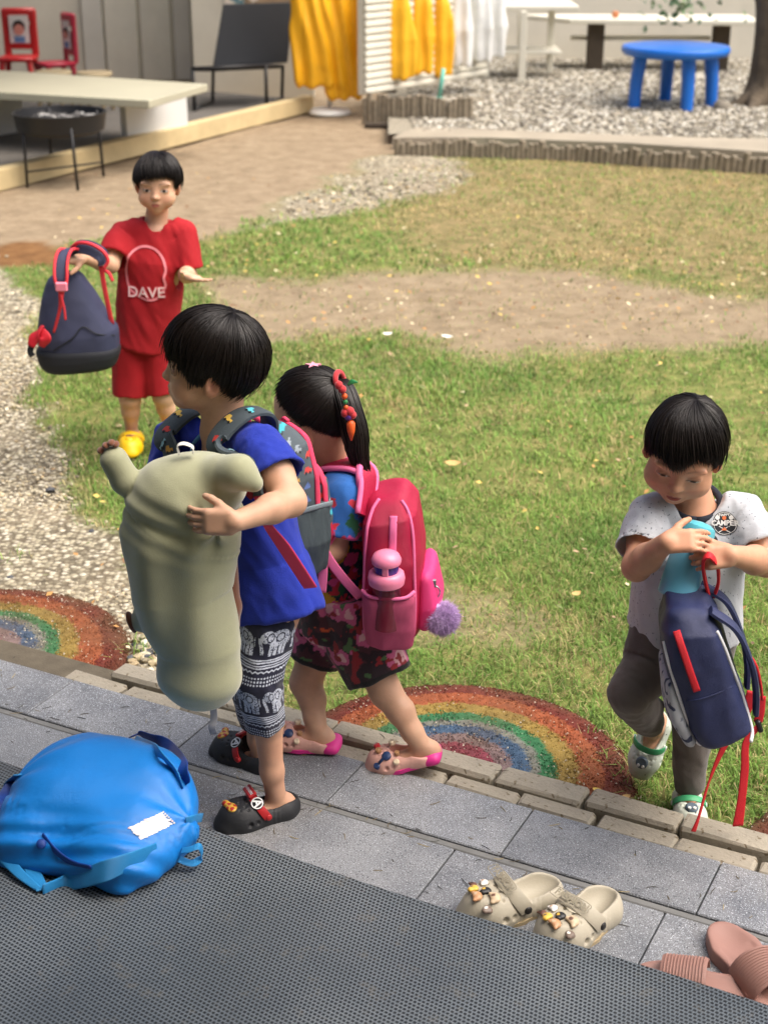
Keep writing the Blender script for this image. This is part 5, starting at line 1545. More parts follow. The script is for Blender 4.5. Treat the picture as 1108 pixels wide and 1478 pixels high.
# ================================================================== the boy in the blue shirt with the plush pillow
def eleph(u, v):
    """1 inside a walking elephant drawn in the unit square (u across, v up)"""
    def el(cx, cy, rx, ry): return ((u - cx) / rx) ** 2 + ((v - cy) / ry) ** 2 < 1
    b = el(.55, .60, .30, .26) | el(.22, .68, .17, .20)
    for x in (.36, .50, .66, .80): b |= (np.abs(u - x) < .055) & (v > .06) & (v < .55)
    t = np.abs(u - (.075 + .05 * np.cos((v - .1) * 5))) < .045
    b |= t & (v > .12) & (v < .66)
    b |= (np.abs(u - .90) < .02) & (v > .35) & (v < .66)
    ear = el(.30, .66, .10, .15); er2 = el(.30, .66, .07, .11)
    b &= ~(ear & ~er2)
    b &= ~(el(.17, .73, .025, .03))
    deco = el(.58, .62, .13, .15) & ~el(.58, .62, .095, .11)
    return b & ~deco
def blue_boy():
    Y0 = 2.46
    base = G(375, 1165, Z_TILE)
    root = thing('person', 'child in blue shirt and elephant-print trousers hugging a plush pillow, seen in profile', 'person', base)
    fwd = nrm((-.78, -.62, 0)); lft = np.cross((0, 0, 1), fwd)
    hd = Fr(U(304, 526, 2.475), y=(-1, -.10, .03), z=(.04, -.12, 1))
    s = .92
    hipL, hipR = U(392, 880, 2.43), U(380, 878, 2.52)
    kneL, kneR = U(374, 985, 2.375), U(366, 1000, 2.55)
    ankL, ankR = U(397, 1143, 2.385), U(376, 1083, 2.555)
    pel = U(390, 866, 2.475); wst = U(378, 800, 2.48); cst = U(345, 690, 2.475); nck = U(318, 622, 2.475)
    shL, shR = U(376, 646, 2.385), U(258, 632, 2.56)
    elL, wrL = U(420, 724, 2.300), U(340, 753, 2.195)
    elR, wrR = U(250, 720, 2.50), U(262, 770, 2.40)
    v = Vol((-.62, 2.10, .04), (-.02, 2.72, 1.02), .0026)
    head(v, hd, s, neck=nck, mouth=.0008)
    v.add(loft([pel, wst, cst, lerp(cst, nck, .75)], [.078, .076, .088, .060], [.060, .056, .060, .045], lft, .02), .03)
    for a, b, c, r in ((shL, elL, wrL, 1), (shR, elR, wrR, 1)):
        v.chain([lerp(a, nck, .2), a, lerp(a, b, .5), b, lerp(b, c, .35), c], [.026, .031, .030, .0245, .0240, .0165], .014)
    for a, b, c in ((hipL, kneL, ankL), (hipR, kneR, ankR)):
        v.chain([a, b, lerp(b, c, .35) + fwd * -.006, lerp(b, c, .8), c], [.055, .033, .0285, .021, .0195], .014)
    footd = nrm((-.86, -.42, 0))
    foot(v, ankL, footd, s=1.0, drop=.058); foot(v, ankR, nrm((-.82, .50, 0)), drop=.05)
    hand(v, wrL + nrm(wrL - elL) * .004, nrm((-1, .10, -.02)), nrm((-.12, -1, .15)), (0, 0, 1), .92, curl=(.50, .52, .54, .56), bend=(.45, 1.0, .8), tcurl=.3, tout=.55)
    hand(v, wrR, nrm((-.3, -.7, -.3)), nrm((-.9, .4, 0)), (0, 0, 1), .92)
    body = v.build('body', skin_m, root, face_col(hd, s, (204, 158, 130), eye=.14, lid=.002, lips=(186, 96, 90)))
    # hair: bowl cut swept forward
    hairdo('hair', hd, s, root, azfn([(-180, 125), (0, 109), (25, 110), (-25, 110), (48, 112), (62, 118), (76, 126), (84, 122), (92, 106), (102, 102), (112, 114), (124, 120), (150, 124), (-48, 112), (-62, 118), (-76, 126), (-84, 122), (-92, 106), (-102, 102), (-112, 114), (-124, 120), (-150, 124)]),
           n=6500, strand=.0009, tube=3, grow=.0095, seed=4, part_swirl=.35, clump=60, flick=.003, rough=1.0)
    # shirt
    bl = mat('blue_cotton', (16, 44, 158), rough=.85, sheen=.08, var=.18, vscale=22, bump=.35, bscale=350, weave=.3)
    v = Vol((-.52, 2.24, .40), (-.02, 2.72, .88), .0029)
    fo = foldfn(.008, 24, 24, 9, 3, .6)
    hem = U(396, 884, 2.455)
    v.add(loft([hem, wst, cst, lerp(cst, nck, .45), lerp(cst, nck, .95)], [.110, .094, .096, .086, .056], [.092, .078, .074, .062, .050], lft, .012), 0, fo)
    slL = lerp(shL, elL, .56); slR = lerp(shR, elR, .6)
    for a, b, cc in ((shL, slL, elL), (shR, slR, elR)):
        v.add(loft([lerp(a, nck, .42), a, b], [.036, .044, .054], [.034, .042, .052], fwd, .006), .026, foldfn(.005, 40, 40, 24, 8))
        dn = nrm(b - a)
        v.cut(cap(b - dn * .004, b + dn * .03, .044, .050), .004)
    # neck opening, deep at the front
    v.cut(cap(nck + np.array((0, 0, .02)) + fwd * .012, nck + fwd * .035 - np.array((0, 0, .03)), .052, .030), .006)
    v.cut(loft([hem - np.array((0, 0, .05)), hem + np.array((0, 0, .012))], [.090, .088], [.070, .068], lft, .004), .004)
    shirt = v.build('shirt', bl, root)
    # light blue neck binding
    pts = []
    for a in np.linspace(-2.5, 2.5, 15):
        d = math.cos(a) * fwd + math.sin(a) * lft
        pts.append(nck + d * (.050 + .004 * math.cos(a)) + np.array((0, 0, .006 - .022 * (1 + math.cos(a)))))
    MB().ribbon(pts, .009, (0, 0, 1), .003, 50).build('neck_binding', mat('binding_blue', (92, 150, 190), rough=.9), root, True)
    # elephant trousers
    tr = mat('printed_cotton', attr=True, rough=.9, sheen=.2, bump=.3, bscale=300, var=.1, vscale=30)
    hemL, hemR = lerp(kneL, ankL, .40), lerp(kneR, ankR, .56)
    v = Vol((-.40, 2.26, .16), (-.06, 2.70, .56), .0022)
    v.add(loft([hemL, lerp(kneL, hemL, .45), kneL, lerp(hipL, kneL, .45), hipL + np.array((0, 0, .03))], [.0375, .042, .043, .049, .054], [.037, .041, .043, .048, .052], fwd, .006), 0, foldfn(.006, 30, 30, 22, 5, .4))
    v.add(loft([hemR, lerp(kneR, hemR, .45), kneR, lerp(hipR, kneR, .45), hipR + np.array((0, 0, .03))], [.033, .039, .042, .049, .054], [.033, .039, .042, .048, .052], fwd, .006), .012, foldfn(.006, 30, 30, 22, 6, .4))
    for h, k_ in ((hemL, kneL), (hemR, kneR)):
        dn = nrm(h - k_); v.cut(cap(h - dn * .004, h + dn * .03, .030, .032), .003)
    def tcol(V):
        hl = np.linalg.norm(V - lerp(kneL, hipL, .3), axis=1) - .02; 
        nearL = V[:, 1] < 2.475
        axp = np.where(nearL[:, None], 0, 0) + 0.
        z = V[:, 2]
        cx = np.where(nearL, np.interp(z, [hemL[2], kneL[2], hipL[2]], [hemL[0], kneL[0], hipL[0]]), np.interp(z, [hemR[2], kneR[2], hipR[2]], [hemR[0], kneR[0], hipR[0]]))
        cy = np.where(nearL, np.interp(z, [hemL[2], kneL[2], hipL[2]], [hemL[1], kneL[1], hipL[1]]), np.interp(z, [hemR[2], kneR[2], hipR[2]], [hemR[1], kneR[1], hipR[1]]))
        a = np.arctan2(V[:, 0] - cx, -(V[:, 1] - cy)) * .047
        zt = np.where(nearL, z - hemL[2], z - hemR[2] - .015)
        per = .108
        w = (zt + .058) % per
        el_ = w < .060
        row = np.floor((zt + .058) / per)
        uu_ = (a + .034 + .020 * row) / .062
        m = np.where(el_, eleph(uu_ % 1.0, np.clip(w / .056, 0, 1.1)), False)
        w2 = w - .060
        cell = (a / .0058)
        dots = (np.hypot((cell % 1) - .5, ((w2 / .0058) % 1) - .5) < .30) & (w2 > 0) & (w2 < .0175)
        zig = (np.abs((w2 - .0235) - .0022 * np.abs(((a / .005) % 2) - 1) * 1.2) < .0013) & (w2 > .0175)
        ln_ = (np.abs(w2 - .0315) < .0012) | (np.abs(w2 - .0355) < .0010) | (np.abs(w2 - .0405) < .0013) | (np.abs(w2 - .0445) < .0011)
        m = m | dots | zig | ln_
        c = np.where(m[:, None], lin((186, 192, 206))[None], lin((17, 19, 44))[None])
        grain = vnoise(V[:, 0] * 500, V[:, 1] * 500, V[:, 2] * 500, 3)
        c = np.where((m & (grain > .35) & el_)[:, None], lin((80, 86, 110))[None], c)
        return c
    V_, Q_ = v.nets()
    V_ = relax_mesh(V_, Q_)
    # refine the cloth so that the print stays crisp
    me_o = mesh_np('trousers', V_, Q_, tr, root, True)
    bm = bmesh.new(); bm.from_mesh(me_o.data); bmesh.ops.subdivide_edges(bm, edges=bm.edges, cuts=1, use_grid_fill=True); bm.to_mesh(me_o.data); bm.free()
    n = len(me_o.data.vertices); co = np.empty(n * 3, np.float32); me_o.data.vertices.foreach_get('co', co)
    ca = me_o.data.color_attributes.new('Col', 'FLOAT_COLOR', 'POINT'); c4 = np.ones((n, 4), np.float32); c4[:, :3] = tcol(co.reshape(-1, 3)); ca.data.foreach_set('color', c4.ravel())
    me_o.data.polygons.foreach_set('use_smooth', np.full(len(me_o.data.polygons), True))
    # clogs
    red = mat('red_strap', (176, 30, 34), rough=.5, bump=.1)
    blk = mat('black_foam', (34, 35, 38), rough=.62, bump=.25, bscale=260)
    fL = Fr(np.array((ankL[0], ankL[1], Z_TILE)) + footd * .034, y=footd, z=(0, 0, 1))
    cl = clog(fL, .168, root, blk, strap='front', strap_m=red, knobs=red)
    dR = nrm((-.82, .50, 0)); fR = Fr(np.array((ankR[0], ankR[1], Z_TILE)) + dR * .034, y=dR, z=(0, 0, 1))
    cr = clog(fR, .168, root, blk, strap='front', strap_m=red, knobs=red)
    wht = mat('white_print', (226, 226, 224), rough=.6); bkp = mat('black_print', (20, 20, 22), rough=.6)
    yel = mat('yellow_rubber', (222, 168, 40), rough=.5); rd2 = mat('red_rubber', (170, 34, 30), rough=.5)
    for f, c in ((fL, cl), (fR, cr)):
        # round emblem with a letter on the strap, raised lettering beside it, a red and yellow charm on the toe
        ef = Fr(f.w((-.020, .010, .0520)), y=f.d((-.55, .25, .80)), z=f.d((-.2, -1, .2)))
        MB().lathe(ef.o, [(.0125, -.003), (.0125, .0024), (.0115, .0032)], 24, ef.M[:, 1]).build('emblem', bkp, c, True, auto=40)
        for (V2, F) in (disc2(0, 0, .0094, .0116, 28, 1), (text2('A', .022, 0, 0, 0, .0007))):
            mesh_np('emblem_print', onplane(ef, V2, .0036), F, wht, c, False)
        tf = Fr(f.w((.010, .013, .0615)), y=f.d((.06, .42, .9)), z=f.d((0, -1, .4)))
        MB().box(tf.w((0, .001, 0)), (.019, .003, .0085), tf.M, .002).build('strap_badge', red, c)
        for (tx_, zz_) in (('AVENGERS', 0.0),):
            V2, F = text2(tx_, .0072, 0, zz_, 0, .0002); mesh_np('strap_lettering', onplane(tf, V2, .0044), F, wht, c, False)
        q = f.w((-.004, .056, .0475))
        v = Vol(q - .03, q + .03, .0015)
        v.add(ell((0, 0, 0), (.0150, .0105, .0060), Fr(q, y=f.M[:, 1], z=f.M[:, 2])), 0)
        v.add(ell((.0150, .006, .002), (.0085, .0075, .006), Fr(q, y=f.M[:, 1], z=f.M[:, 2])), .003)
        v.build('charm', mat('charm_paint', attr=True, rough=.4), c, lambda V: np.where((np.sin(f.lp(V)[:, 0] * 420 + 1) * np.cos(f.lp(V)[:, 1] * 380) > -.1)[:, None], lin((206, 160, 60))[None], lin((168, 36, 30))[None]))
    return dict(root=root, hd=hd, body=body, shirt=shirt, nck=nck, cst=cst, shL=shL, shR=shR, fwd=fwd, lft=lft, wrL=wrL, hem=hem, wst=wst)
BB = blue_boy()
# ================================================================== plush pillow and the boy's backpack
def plush():
    Yp = 2.295
    base = U(285, 1030, Yp)
    root = thing('plush_pillow', 'long sage green plush animal pillow hugged by the child in blue', 'plush toy', base)
    vel = mat('sage_velour', (160, 160, 128), rough=.95, sheen=.5, var=.14, vscale=14, bump=.25, bscale=420)
    brn = mat('brown_velour', (112, 66, 42), rough=.95, sheen=.4, bump=.25, bscale=420)
    v = Vol((-.50, 2.10, .34), (-.15, 2.46, .96), .0028)
    P = [U(290, 728, Yp), U(262, 770, Yp), U(262, 850, Yp), U(286, 930, Yp), U(288, 975, Yp)]
    rx = [.088, .103, .090, .073, .067]
    ry = [.068, .078, .074, .066, .060]
    def fo(X, Y, Z):
        a = fbm(X * 12, Y * 12, Z * 8, 3, 2) * .0025
        # creases radiating from the gripping hand
        h = U(315, 770, 2.22)
        dx = X - h[0]; dz = Z - h[2]; r = np.hypot(dx, dz); an = np.arctan2(dz, -dx)
        a = a + .0075 * np.exp(-r / .085) * np.cos(an * 5.2 + 2.2 * vnoise(X * 9, Y * 9, Z * 9, 8))
        a = a + .0022 * np.exp(-((Z - .70 + .3 * dx) / .05) ** 2) * np.cos((Z + .35 * X) * 170)
        # soft drapes falling from the grip
        a = a + .0040 * np.cos((X - .22 * Z) * 78 + 2.6 * vnoise(X * 5, Y * 5, Z * 4, 14)) * sstep(.76, .66, Z) * sstep(.42, .55, Z)
        return a
    v.add(loft(P, rx, ry, (1, 0, 0), .02), 0, fo)
    v.add(ell((0, 0, 0), (.100, .070, .072), Fr(U(272, 712, Yp), x=(1, 0, .18), z=(-.18, 0, 1))), .035, fo)
    v.add(ell((0, 0, 0), (.064, .058, .048), Fr(U(289, 985, Yp), x=(1, 0, -.1), z=(.1, 0, 1))), .045, fo)
    # limbs: paw up at the left top, flap at the right top, foot low at the left
    v.chain([U(206, 722, Yp), U(182, 694, Yp), U(165, 664, Yp)], [.013, .0245, .0235], .006)
    v.chain([U(322, 682, Yp - .03), U(345, 682, Yp - .05), U(368, 698, Yp - .055)], [.030, .0255, .0135], .022)
    v.chain([U(228, 872, Yp), U(212, 888, Yp), U(204, 897, Yp)], [.024, .0225, .0185], .008)
    body = v.build('body', vel, root)
    # brown back panel showing along the right-hand edge
    pts = [U(330, 712, Yp - .01), U(338, 740, Yp + .005), U(336, 800, Yp + .01), U(340, 880, Yp + .015), U(343, 940, Yp + .02)]
    v = Vol((-.30, 2.2, .50), (-.18, 2.42, .90), .003)
    v.chain([p + np.array((-.010, .012, 0)) for p in pts], [.014, .017, .016, .018, .012], .012)
    v.build('back_panel', brn, root)
    # claws and paw trims
    for (x, y, d) in ((146, 650, .0), (153, 643, -.004), (161, 639, -.004), (167, 641, 0)):
        q = U(x, y, Yp + d); vv = Vol(q - .014, q + .014, .0018); vv.add(ell((0, 0, 0), (.0065, .010, .0055), Fr(q)), 0); vv.build('claw', brn, root)
    q = U(190, 898, Yp); vv = Vol(q - .03, q + .03, .002); vv.add(ell((0, 0, 0), (.006, .016, .021), Fr(q, x=(1, 0, .35), z=(-.35, 0, 1))), 0); vv.build('foot_trim', brn, root)
    wt = mat('white_satin', (214, 212, 204), rough=.5)
    MB().ribbon([U(259, 655, Yp - .02), U(256, 644, Yp - .022), U(265, 640, Yp - .02), U(278, 645, Yp - .018), U(279, 654, Yp - .018)], .012, (0, 1, .1), .0015, 24).build('hanging_loop', wt, root, True)
    MB().ribbon([U(308, 1020, Yp), U(309, 1038, Yp - .004), U(306, 1050, Yp - .010), U(309, 1060, Yp - .004)], .0125, (1, .1, 0), .0008, 14).build('care_label', mat('grey_satin', (140, 140, 144), rough=.5), root, True)
plush()
def grey_backpack():
    b = BB; fwd, lft = b['fwd'], b['lft']
    back = -fwd
    ctr = U(403, 714, 2.56)
    root = thing('school_backpack', 'small grey patterned backpack with pink zips worn by the child in blue', 'backpack', ctr - np.array((0, 0, .12)))
    prm = mat('vehicle_print', attr=True, rough=.75, bump=.25, bscale=400, weave=.4)
    pink = mat('pink_webbing', (236, 66, 104), rough=.7, weave=.5, bump=.2)
    gry = mat('grey_mesh', (64, 76, 80), rough=.8, weave=.8, bump=.3, bscale=500)
    f = Fr(ctr, y=back, z=(.05, 0, 1))
    def pcol(V):
        q = f.lp(V); u, w = q[:, 0] * 1.0 + q[:, 1] * 1.0, q[:, 2]
        c = np.repeat(lin((78, 88, 94))[None], len(V), 0)
        per = .026
        i = np.floor(u / per); j = np.floor((w + .5 * per * (i % 2)) / per)
        hsh = _hash(i.astype(np.int64), j.astype(np.int64), (0 * i).astype(np.int64), 7)
        fu = u / per - i - .5; fw_ = (w + .5 * per * (i % 2)) / per - j - .5
        carb = ((np.abs(fu) < .30) & (fw_ > -.18) & (fw_ < .05)) | ((np.abs(fu + .12) < .15) & (fw_ >= .05) & (fw_ < .22))
        wh = (np.hypot(np.abs(fu) - .17, fw_ + .2) < .09)
        tri = (fw_ > -.25) & (fw_ < .2 - 1.6 * np.abs(fu)) & (hsh > .72)
        pal_ = np.array([lin(c_) for c_ in ((70, 176, 188), (206, 64, 60), (214, 168, 70), (150, 160, 168), (96, 120, 176))])
        cc = pal_[(hsh * 4.99).astype(int)]
        m = (carb & (hsh <= .72)) | tri
        c = np.where(m[:, None], cc, c); c = np.where((wh & (hsh <= .72))[:, None], lin((28, 30, 34))[None], c)
        return c
    v = Vol(ctr - .19, ctr + .19, .0026)
    v.add(loft([f.w((0, .0, -.135)), f.w((0, .0, -.05)), f.w((0, -.002, .06)), f.w((0, -.01, .118)), f.w((0, -.014, .140))], [.090, .094, .090, .072, .040], [.056, .060, .056, .046, .026], f.M[:, 0], .02, 2.6), 0, foldfn(.003, 20, 20, 16, 4))
    bodyo = v.build('body', prm, root, pcol); up_ = np.array((0, 0, 1.0))
    v = Vol(ctr - .19, ctr + .19, .0026)      # front pocket
    v.add(loft([f.w((0, .050, -.128)), f.w((0, .056, -.04)), f.w((0, .050, .03)), f.w((0, .042, .06))], [.074, .078, .070, .050], [.026, .030, .026, .016], f.M[:, 0], .014, 2.6), 0, foldfn(.0025, 22, 22, 18, 5))
    pock = v.build('front_pocket', prm, root, pcol)
    sx = f.M[:, 0]
    # the child's left faces the camera: local +x
    v = Vol(ctr - .19, ctr + .19, .0026)
    v.add(loft([f.w((.083, -.002, -.130)), f.w((.092, .0, -.06)), f.w((.088, .002, .008))], [.018, .023, .014], [.046, .052, .050], sx, .01, 2.4), 0, foldfn(.004, 60, 60, 12, 5))
    v.build('side_pocket', gry, root)
    MB().ribbon([f.w((.096, -.05, .004)), f.w((.104, 0, .010)), f.w((.096, .052, .004))], .010, (0, 0, 1), .003, 20).build('pocket_trim', mat('elastic_trim', (120, 132, 138), rough=.8, weave=.5), root, True)
    # zips: arcs round the body and the pocket
    for (nm, yy, zc, a0, a1) in ((bodyo, .022, .03, -.2, 2.35), (pock, .052, -.03, -.6, 2.2)):
        B = bvh(nm); pts = []
        for a in np.linspace(a0, a1, 22):
            d = f.d((math.sin(a), 0, math.cos(a))); o_ = f.w((0, yy, zc)) + d * .3
            h = B.ray_cast(Vector(o_), Vector(-d), .4)
            if h[0] is not None: pts.append(np.array(h[0]) + d * .002)
        MB().ribbon(pts, .010, f.M[:, 1], .006, 60).build('zip', pink, root, True)
        q = pts[0]; MB().ribbon([q, q + sx * .008 + up_ * .008, q + sx * .022 + up_ * .006], .007, f.M[:, 1], .004, 10).build('zip_pull', pink, root, True)
    # shoulder straps: padded and printed, then pink webbing
    shL, shR, nck = b['shL'], b['shR'], b['nck']
    up = np.array((0, 0, 1.0))
    for sgn, sh, name in ((1, shL, 'near'), (-1, shR, 'far')):
        mid = lerp(nck, sh, .66) + up * (.030 if sgn > 0 else .028)
        p0 = f.w((sgn * .040, -.05, .10))
        if sgn > 0:
            path = [p0, mid + back * .045 + up * .010, mid + up * .020 + fwd * .010, mid + fwd * .060 - up * .020, U(357, 668, 2.335), U(372, 715, 2.32)]
            low = [U(372, 715, 2.318), U(383, 752, 2.315), U(410, 790, 2.33), U(448, 848, 2.37)]
        else:
            path = [p0, mid + back * .045 + up * .010, mid + up * .018 + fwd * .004, mid + fwd * .055 - up * .012, U(246, 650, 2.47), U(246, 700, 2.46)]
            low = None
        W_ = [lft * 1.0] * len(path)
        me = MB().ribbon(path, [.044, .048, .050, .050, .046, .036], W_, .010, 60)
        o = me.build('shoulder_strap', prm, root, True, auto=60)
        n = len(o.data.vertices); co = np.empty(n * 3, np.float32); o.data.vertices.foreach_get('co', co)
        co = co.reshape(-1, 3); g2 = Fr(mid, y=fwd, z=up)
        ca = o.data.color_attributes.new('Col', 'FLOAT_COLOR', 'POINT'); c4 = np.ones((n, 4), np.float32); c4[:, :3] = lin((66, 76, 82)); ca.data.foreach_set('color', c4.ravel())
        # little printed vehicles on the strap
        P2, _, _ = resample(path, W_, [1] * len(path), 60)
        for k_, t_ in enumerate((20, 27, 34, 41, 47)):
            p = P2[t_]; tn = nrm(P2[t_ + 1] - P2[t_ - 1]); w_ = nrm(lft - tn * (lft @ tn)); nn_ = np.cross(tn, w_)
            if nn_ @ (fwd * .6 + up) < 0: nn_ = -nn_
            cc = ((92, 190, 204), (214, 178, 80), (196, 60, 52), (150, 190, 200), (206, 150, 60))[k_]
            sd_ = (-1) ** k_ * .006
            e = Fr(p + nn_ * .0056 + w_ * sd_, x=w_, z=-tn)
            mb = MB(); sx2 = .012
            mb.add([e.w((-sx2, 0, -.004)), e.w((sx2, 0, -.004)), e.w((sx2, 0, .002)), e.w((.002, 0, .002)), e.w((.0, 0, .008)), e.w((-sx2 * .8, 0, .008)), e.w((-sx2, 0, .002))], [(0, 1, 2, 3, 4, 5, 6)])
            mb.build('strap_print', mat('print_%d' % k_, cc, rough=.7), o)
            mb = MB()
            for x in (-.007, .007): mb.lathe(e.w((x, 0, -.0045)), [(.0028, -.0004), (.0028, .0006)], 10, nn_)
            mb.build('strap_print', mat('black_print', (20, 20, 22), rough=.6), o)
        if low is not None:
            MB().ribbon(low, .026, [lft * .6 + up * .2] * 2 + [np.array((.75, -.45, .6))] * 2, .003, 40).build('webbing', pink, root, True)
            MB().ribbon([U(352, 712, 2.325), U(366, 702, 2.322), U(388, 708, 2.325)], .034, up + lft * .2, .004, 14).build('strap_patch', mat('dark_red_patch', (140, 22, 40), rough=.8, weave=.4), root, True)
    MB().tube([f.w((-.03, -.045, .135)), f.w((-.025, -.05, .165)), f.w((.025, -.05, .165)), f.w((.03, -.045, .135))], .006, 8).build('carry_loop', pink, root, True)
grey_backpack()
# ================================================================== the girl with the pink backpack
def floral(V, fr):
    """tropical print: big soft flowers, leaves and dark ground on the lower half, sky blue at the shoulders"""
    x, y, z = V[:, 0], V[:, 1], V[:, 2]
    h = fr.lp(V)[:, 2]
    n1 = fbm(x * 24, y * 24, z * 20, 3); n2 = fbm(x * 34, y * 34, z * 30, 13); n3 = fbm(x * 52, y * 52, z * 44, 23); n4 = fbm(x * 30, y * 30, z * 40, 33)
    low = sstep(.02, -.06, h + .05 * n1)
    c = lin((30, 96, 172))[None] * np.ones((len(V), 1))
    def put_(c, m, k): return np.where(m[:, None], lin(k)[None], c)
    c = put_(c, h + .03 * n2 < .115, (24, 44, 62))
    c = put_(c, (n2 > .16) & (h < .17 + .05 * n1), (30, 92, 56))
    c = put_(c, (n3 > .22) & (h < .2), (190, 40, 60))
    c = put_(c, (n1 > .30) & (h < .14), (206, 160, 48))
    c = put_(c, (n4 > .34) & (h < .2), (214, 70, 140))
    dk = low > .5
    d = lin((44, 26, 34))[None] * np.ones((len(V), 1))
    d = put_(d, n2 > .16, (74, 34, 44)); d = put_(d, n1 > .18, (206, 96, 140)); d = put_(d, n1 > .42, (222, 170, 176)); d = put_(d, (n3 > .34), (150, 34, 42)); d = put_(d, (n4 > .38) & (n1 < .2), (78, 110, 66)); d = put_(d, (n4 < -.5), (204, 84, 46))
    return np.where(dk[:, None], d, c)
def girl():
    base = G(520, 1085, Z_BRICK)
    root = thing('person', 'small child with ponytail and flowered outfit walking left under a pink backpack', 'person', base)
    fwd = nrm((-.87, .46, 0)); lft = np.cross((0, 0, 1), fwd); up = np.array((0, 0, 1.0)); s = .93
    hd = Fr(U(452, 604, 2.69), y=(-.86, .36, -.26), z=(-.20, -.06, 1))
    nck = U(482, 676, 2.68); cst = U(492, 745, 2.68); wst = U(496, 820, 2.68); pel = U(490, 880, 2.68)
    shL, shR = U(500, 716, 2.60), U(462, 706, 2.76)
    elL, wrL = U(482, 790, 2.575), U(450, 806, 2.56); elR, wrR = U(432, 790, 2.74), U(400, 815, 2.68)
    hipL, hipR = U(512, 892, 2.64), U(474, 890, 2.71)
    kneL, kneR = U(556, 998, 2.59), U(441, 985, 2.67)
    ankL, ankR = U(604, 1070, 2.545), U(457, 1048, 2.615)
    v = Vol((-.30, 2.46, .03), (.18, 2.86, .87), .0028)
    head(v, hd, s, neck=nck)
    v.add(loft([pel, wst, cst, lerp(cst, nck, .75)], [.075, .072, .078, .050], [.058, .056, .056, .042], lft, .02), .03)
    for a, b, c in ((shL, elL, wrL), (shR, elR, wrR)):
        v.chain([lerp(a, nck, .2), a, b, lerp(b, c, .35), c], [.026, .029, .0235, .0235, .0165], .014)
    for a, b, c in ((hipL, kneL, ankL), (hipR, kneR, ankR)):
        v.chain([a, b, lerp(b, c, .38) - fwd * .006, lerp(b, c, .8), c], [.050, .031, .0265, .0205, .0195], .014)
    dL = nrm((-.96, .10, -.28)); dR = nrm((-.98, .16, 0))
    foot(v, ankL, dL, (-.25, 0, 1), s=.92, drop=.046); foot(v, ankR, dR, s=.92, drop=.046)
    hand(v, wrL, nrm((-.8, -.3, .3)), nrm((-.2, -.9, .2)), (0, 0, 1), .85, curl=(1., 1., 1., 1.))
    hand(v, wrR, nrm((-.8, -.3, .3)), nrm((-.2, -.9, .2)), (0, 0, 1), .85, curl=(1., 1., 1., 1.))
    v.build('body', skin_m, root, face_col(hd, s, (208, 162, 134), eye=.3))
    e_ = [(0, 98), (40, 98), (70, 97), (90, 91), (105, 82), (125, 80), (150, 80), (180, 80)]
    hairdo('hair', hd, s, root, azfn(e_ + [(-a, b) for a, b in e_ if a not in (0, 180)]), n=5200, tube=3, crown=(0, -.86, .51), grow=.0055, seed=9, part_swirl=0, clump=90, strand=.0009, rough=.55, tuck=.4)
    # ponytail
    r = np.random.default_rng(5)
    pb = hd.w(np.array((0, -.088, .072)) * s)
    pth = spline([hd.w(np.array((0, -.078, .066)) * s), pb, U(500, 578, 2.63), U(512, 622, 2.615), U(518, 662, 2.615), U(530, 690, 2.61)], 16)
    rd_ = np.interp(np.linspace(0, 1, 16), [0, .12, .3, .6, 1], [.012, .013, .024, .026, .012])
    n = 620; a = r.uniform(0, 6.28, n); q = np.sqrt(r.random(n))
    off = np.stack([np.cos(a) * q, np.sin(a) * q * .9, 0 * q], 1)
    PP = pth[None] + off[:, None] * rd_[None, :, None] + r.normal(0, .0015, (n, 16, 3)) * np.linspace(0, 1, 16)[None, :, None] ** 2
    ln_ = r.uniform(.72, 1.0, n); ti = np.linspace(0, 1, 16)[None] * ln_[:, None] * 15
    i0 = np.clip(ti.astype(int), 0, 14); fr_ = (ti - i0)[..., None]
    PP = np.take_along_axis(PP, i0[..., None].repeat(3, 2), 1) * (1 - fr_) + np.take_along_axis(PP, (i0 + 1)[..., None].repeat(3, 2), 1) * fr_
    V, F = strands(PP, .0016, 4); mesh_np('ponytail', V, F, hair_m, root, True)
    # hair ties, carrot beads and star clip
    rb = mat('red_felt', (186, 36, 44), rough=.8, sheen=.3); orr = mat('carrot_orange', (224, 92, 34), rough=.5); gn = mat('leaf_green', (40, 128, 70), rough=.6); pk = mat('star_pink', (232, 150, 170), rough=.4); pu = mat('bead_purple', (96, 52, 140), rough=.4)
    tb = MB()
    for k in range(24):
        pass
    ring = [pb + (hd.M[:, 0] * math.cos(t) + hd.M[:, 2] * math.sin(t)) * .017 for t in np.linspace(0, 2 * math.pi, 24)]
    MB().tube(ring, .0055, 8).build('hair_tie', rb, root, True)
    bd = lambda x, y, dy, rx, m: MB().lathe(U(x, y, dy) - np.array((0, 0, rx)), [(rx * .3, 0), (rx * .8, rx * .4), (rx, rx), (rx * .8, rx * 1.6), (rx * .3, rx * 2)], 12).build('bead', m, root, True)
    for (x, y, rr_, m) in ((489, 556, .008, rb), (494, 562, .008, rb), (497, 572, .006, orr), (498, 580, .005, gn), (499, 588, .005, orr), (498, 596, .0085, rb), (505, 594, .009, rb), (503, 601, .008, pu), (509, 599, .0075, rb)):
        bd(x, y, 2.583, rr_, m)
    c0, c1 = U(506, 606, 2.582), U(507, 636, 2.58)
    MB().tube([c0, lerp(c0, c1, .15), lerp(c0, c1, .55), c1], [.003, .0082, .0072, .0015], 12).build('carrot_charm', orr, root, True)
    lf = U(502, 556, 2.59); MB().ribbon([lf, U(508, 551, 2.588), U(516, 552, 2.586)], [.004, .010, .002], (0, .4, 1), .002, 12).build('felt_leaf', gn, root, True)
    sf = Fr(hd.w(np.array((.018, -.030, .1045)) * s), y=hd.d((.1, -.35, 1)), z=(0, .3, 1))
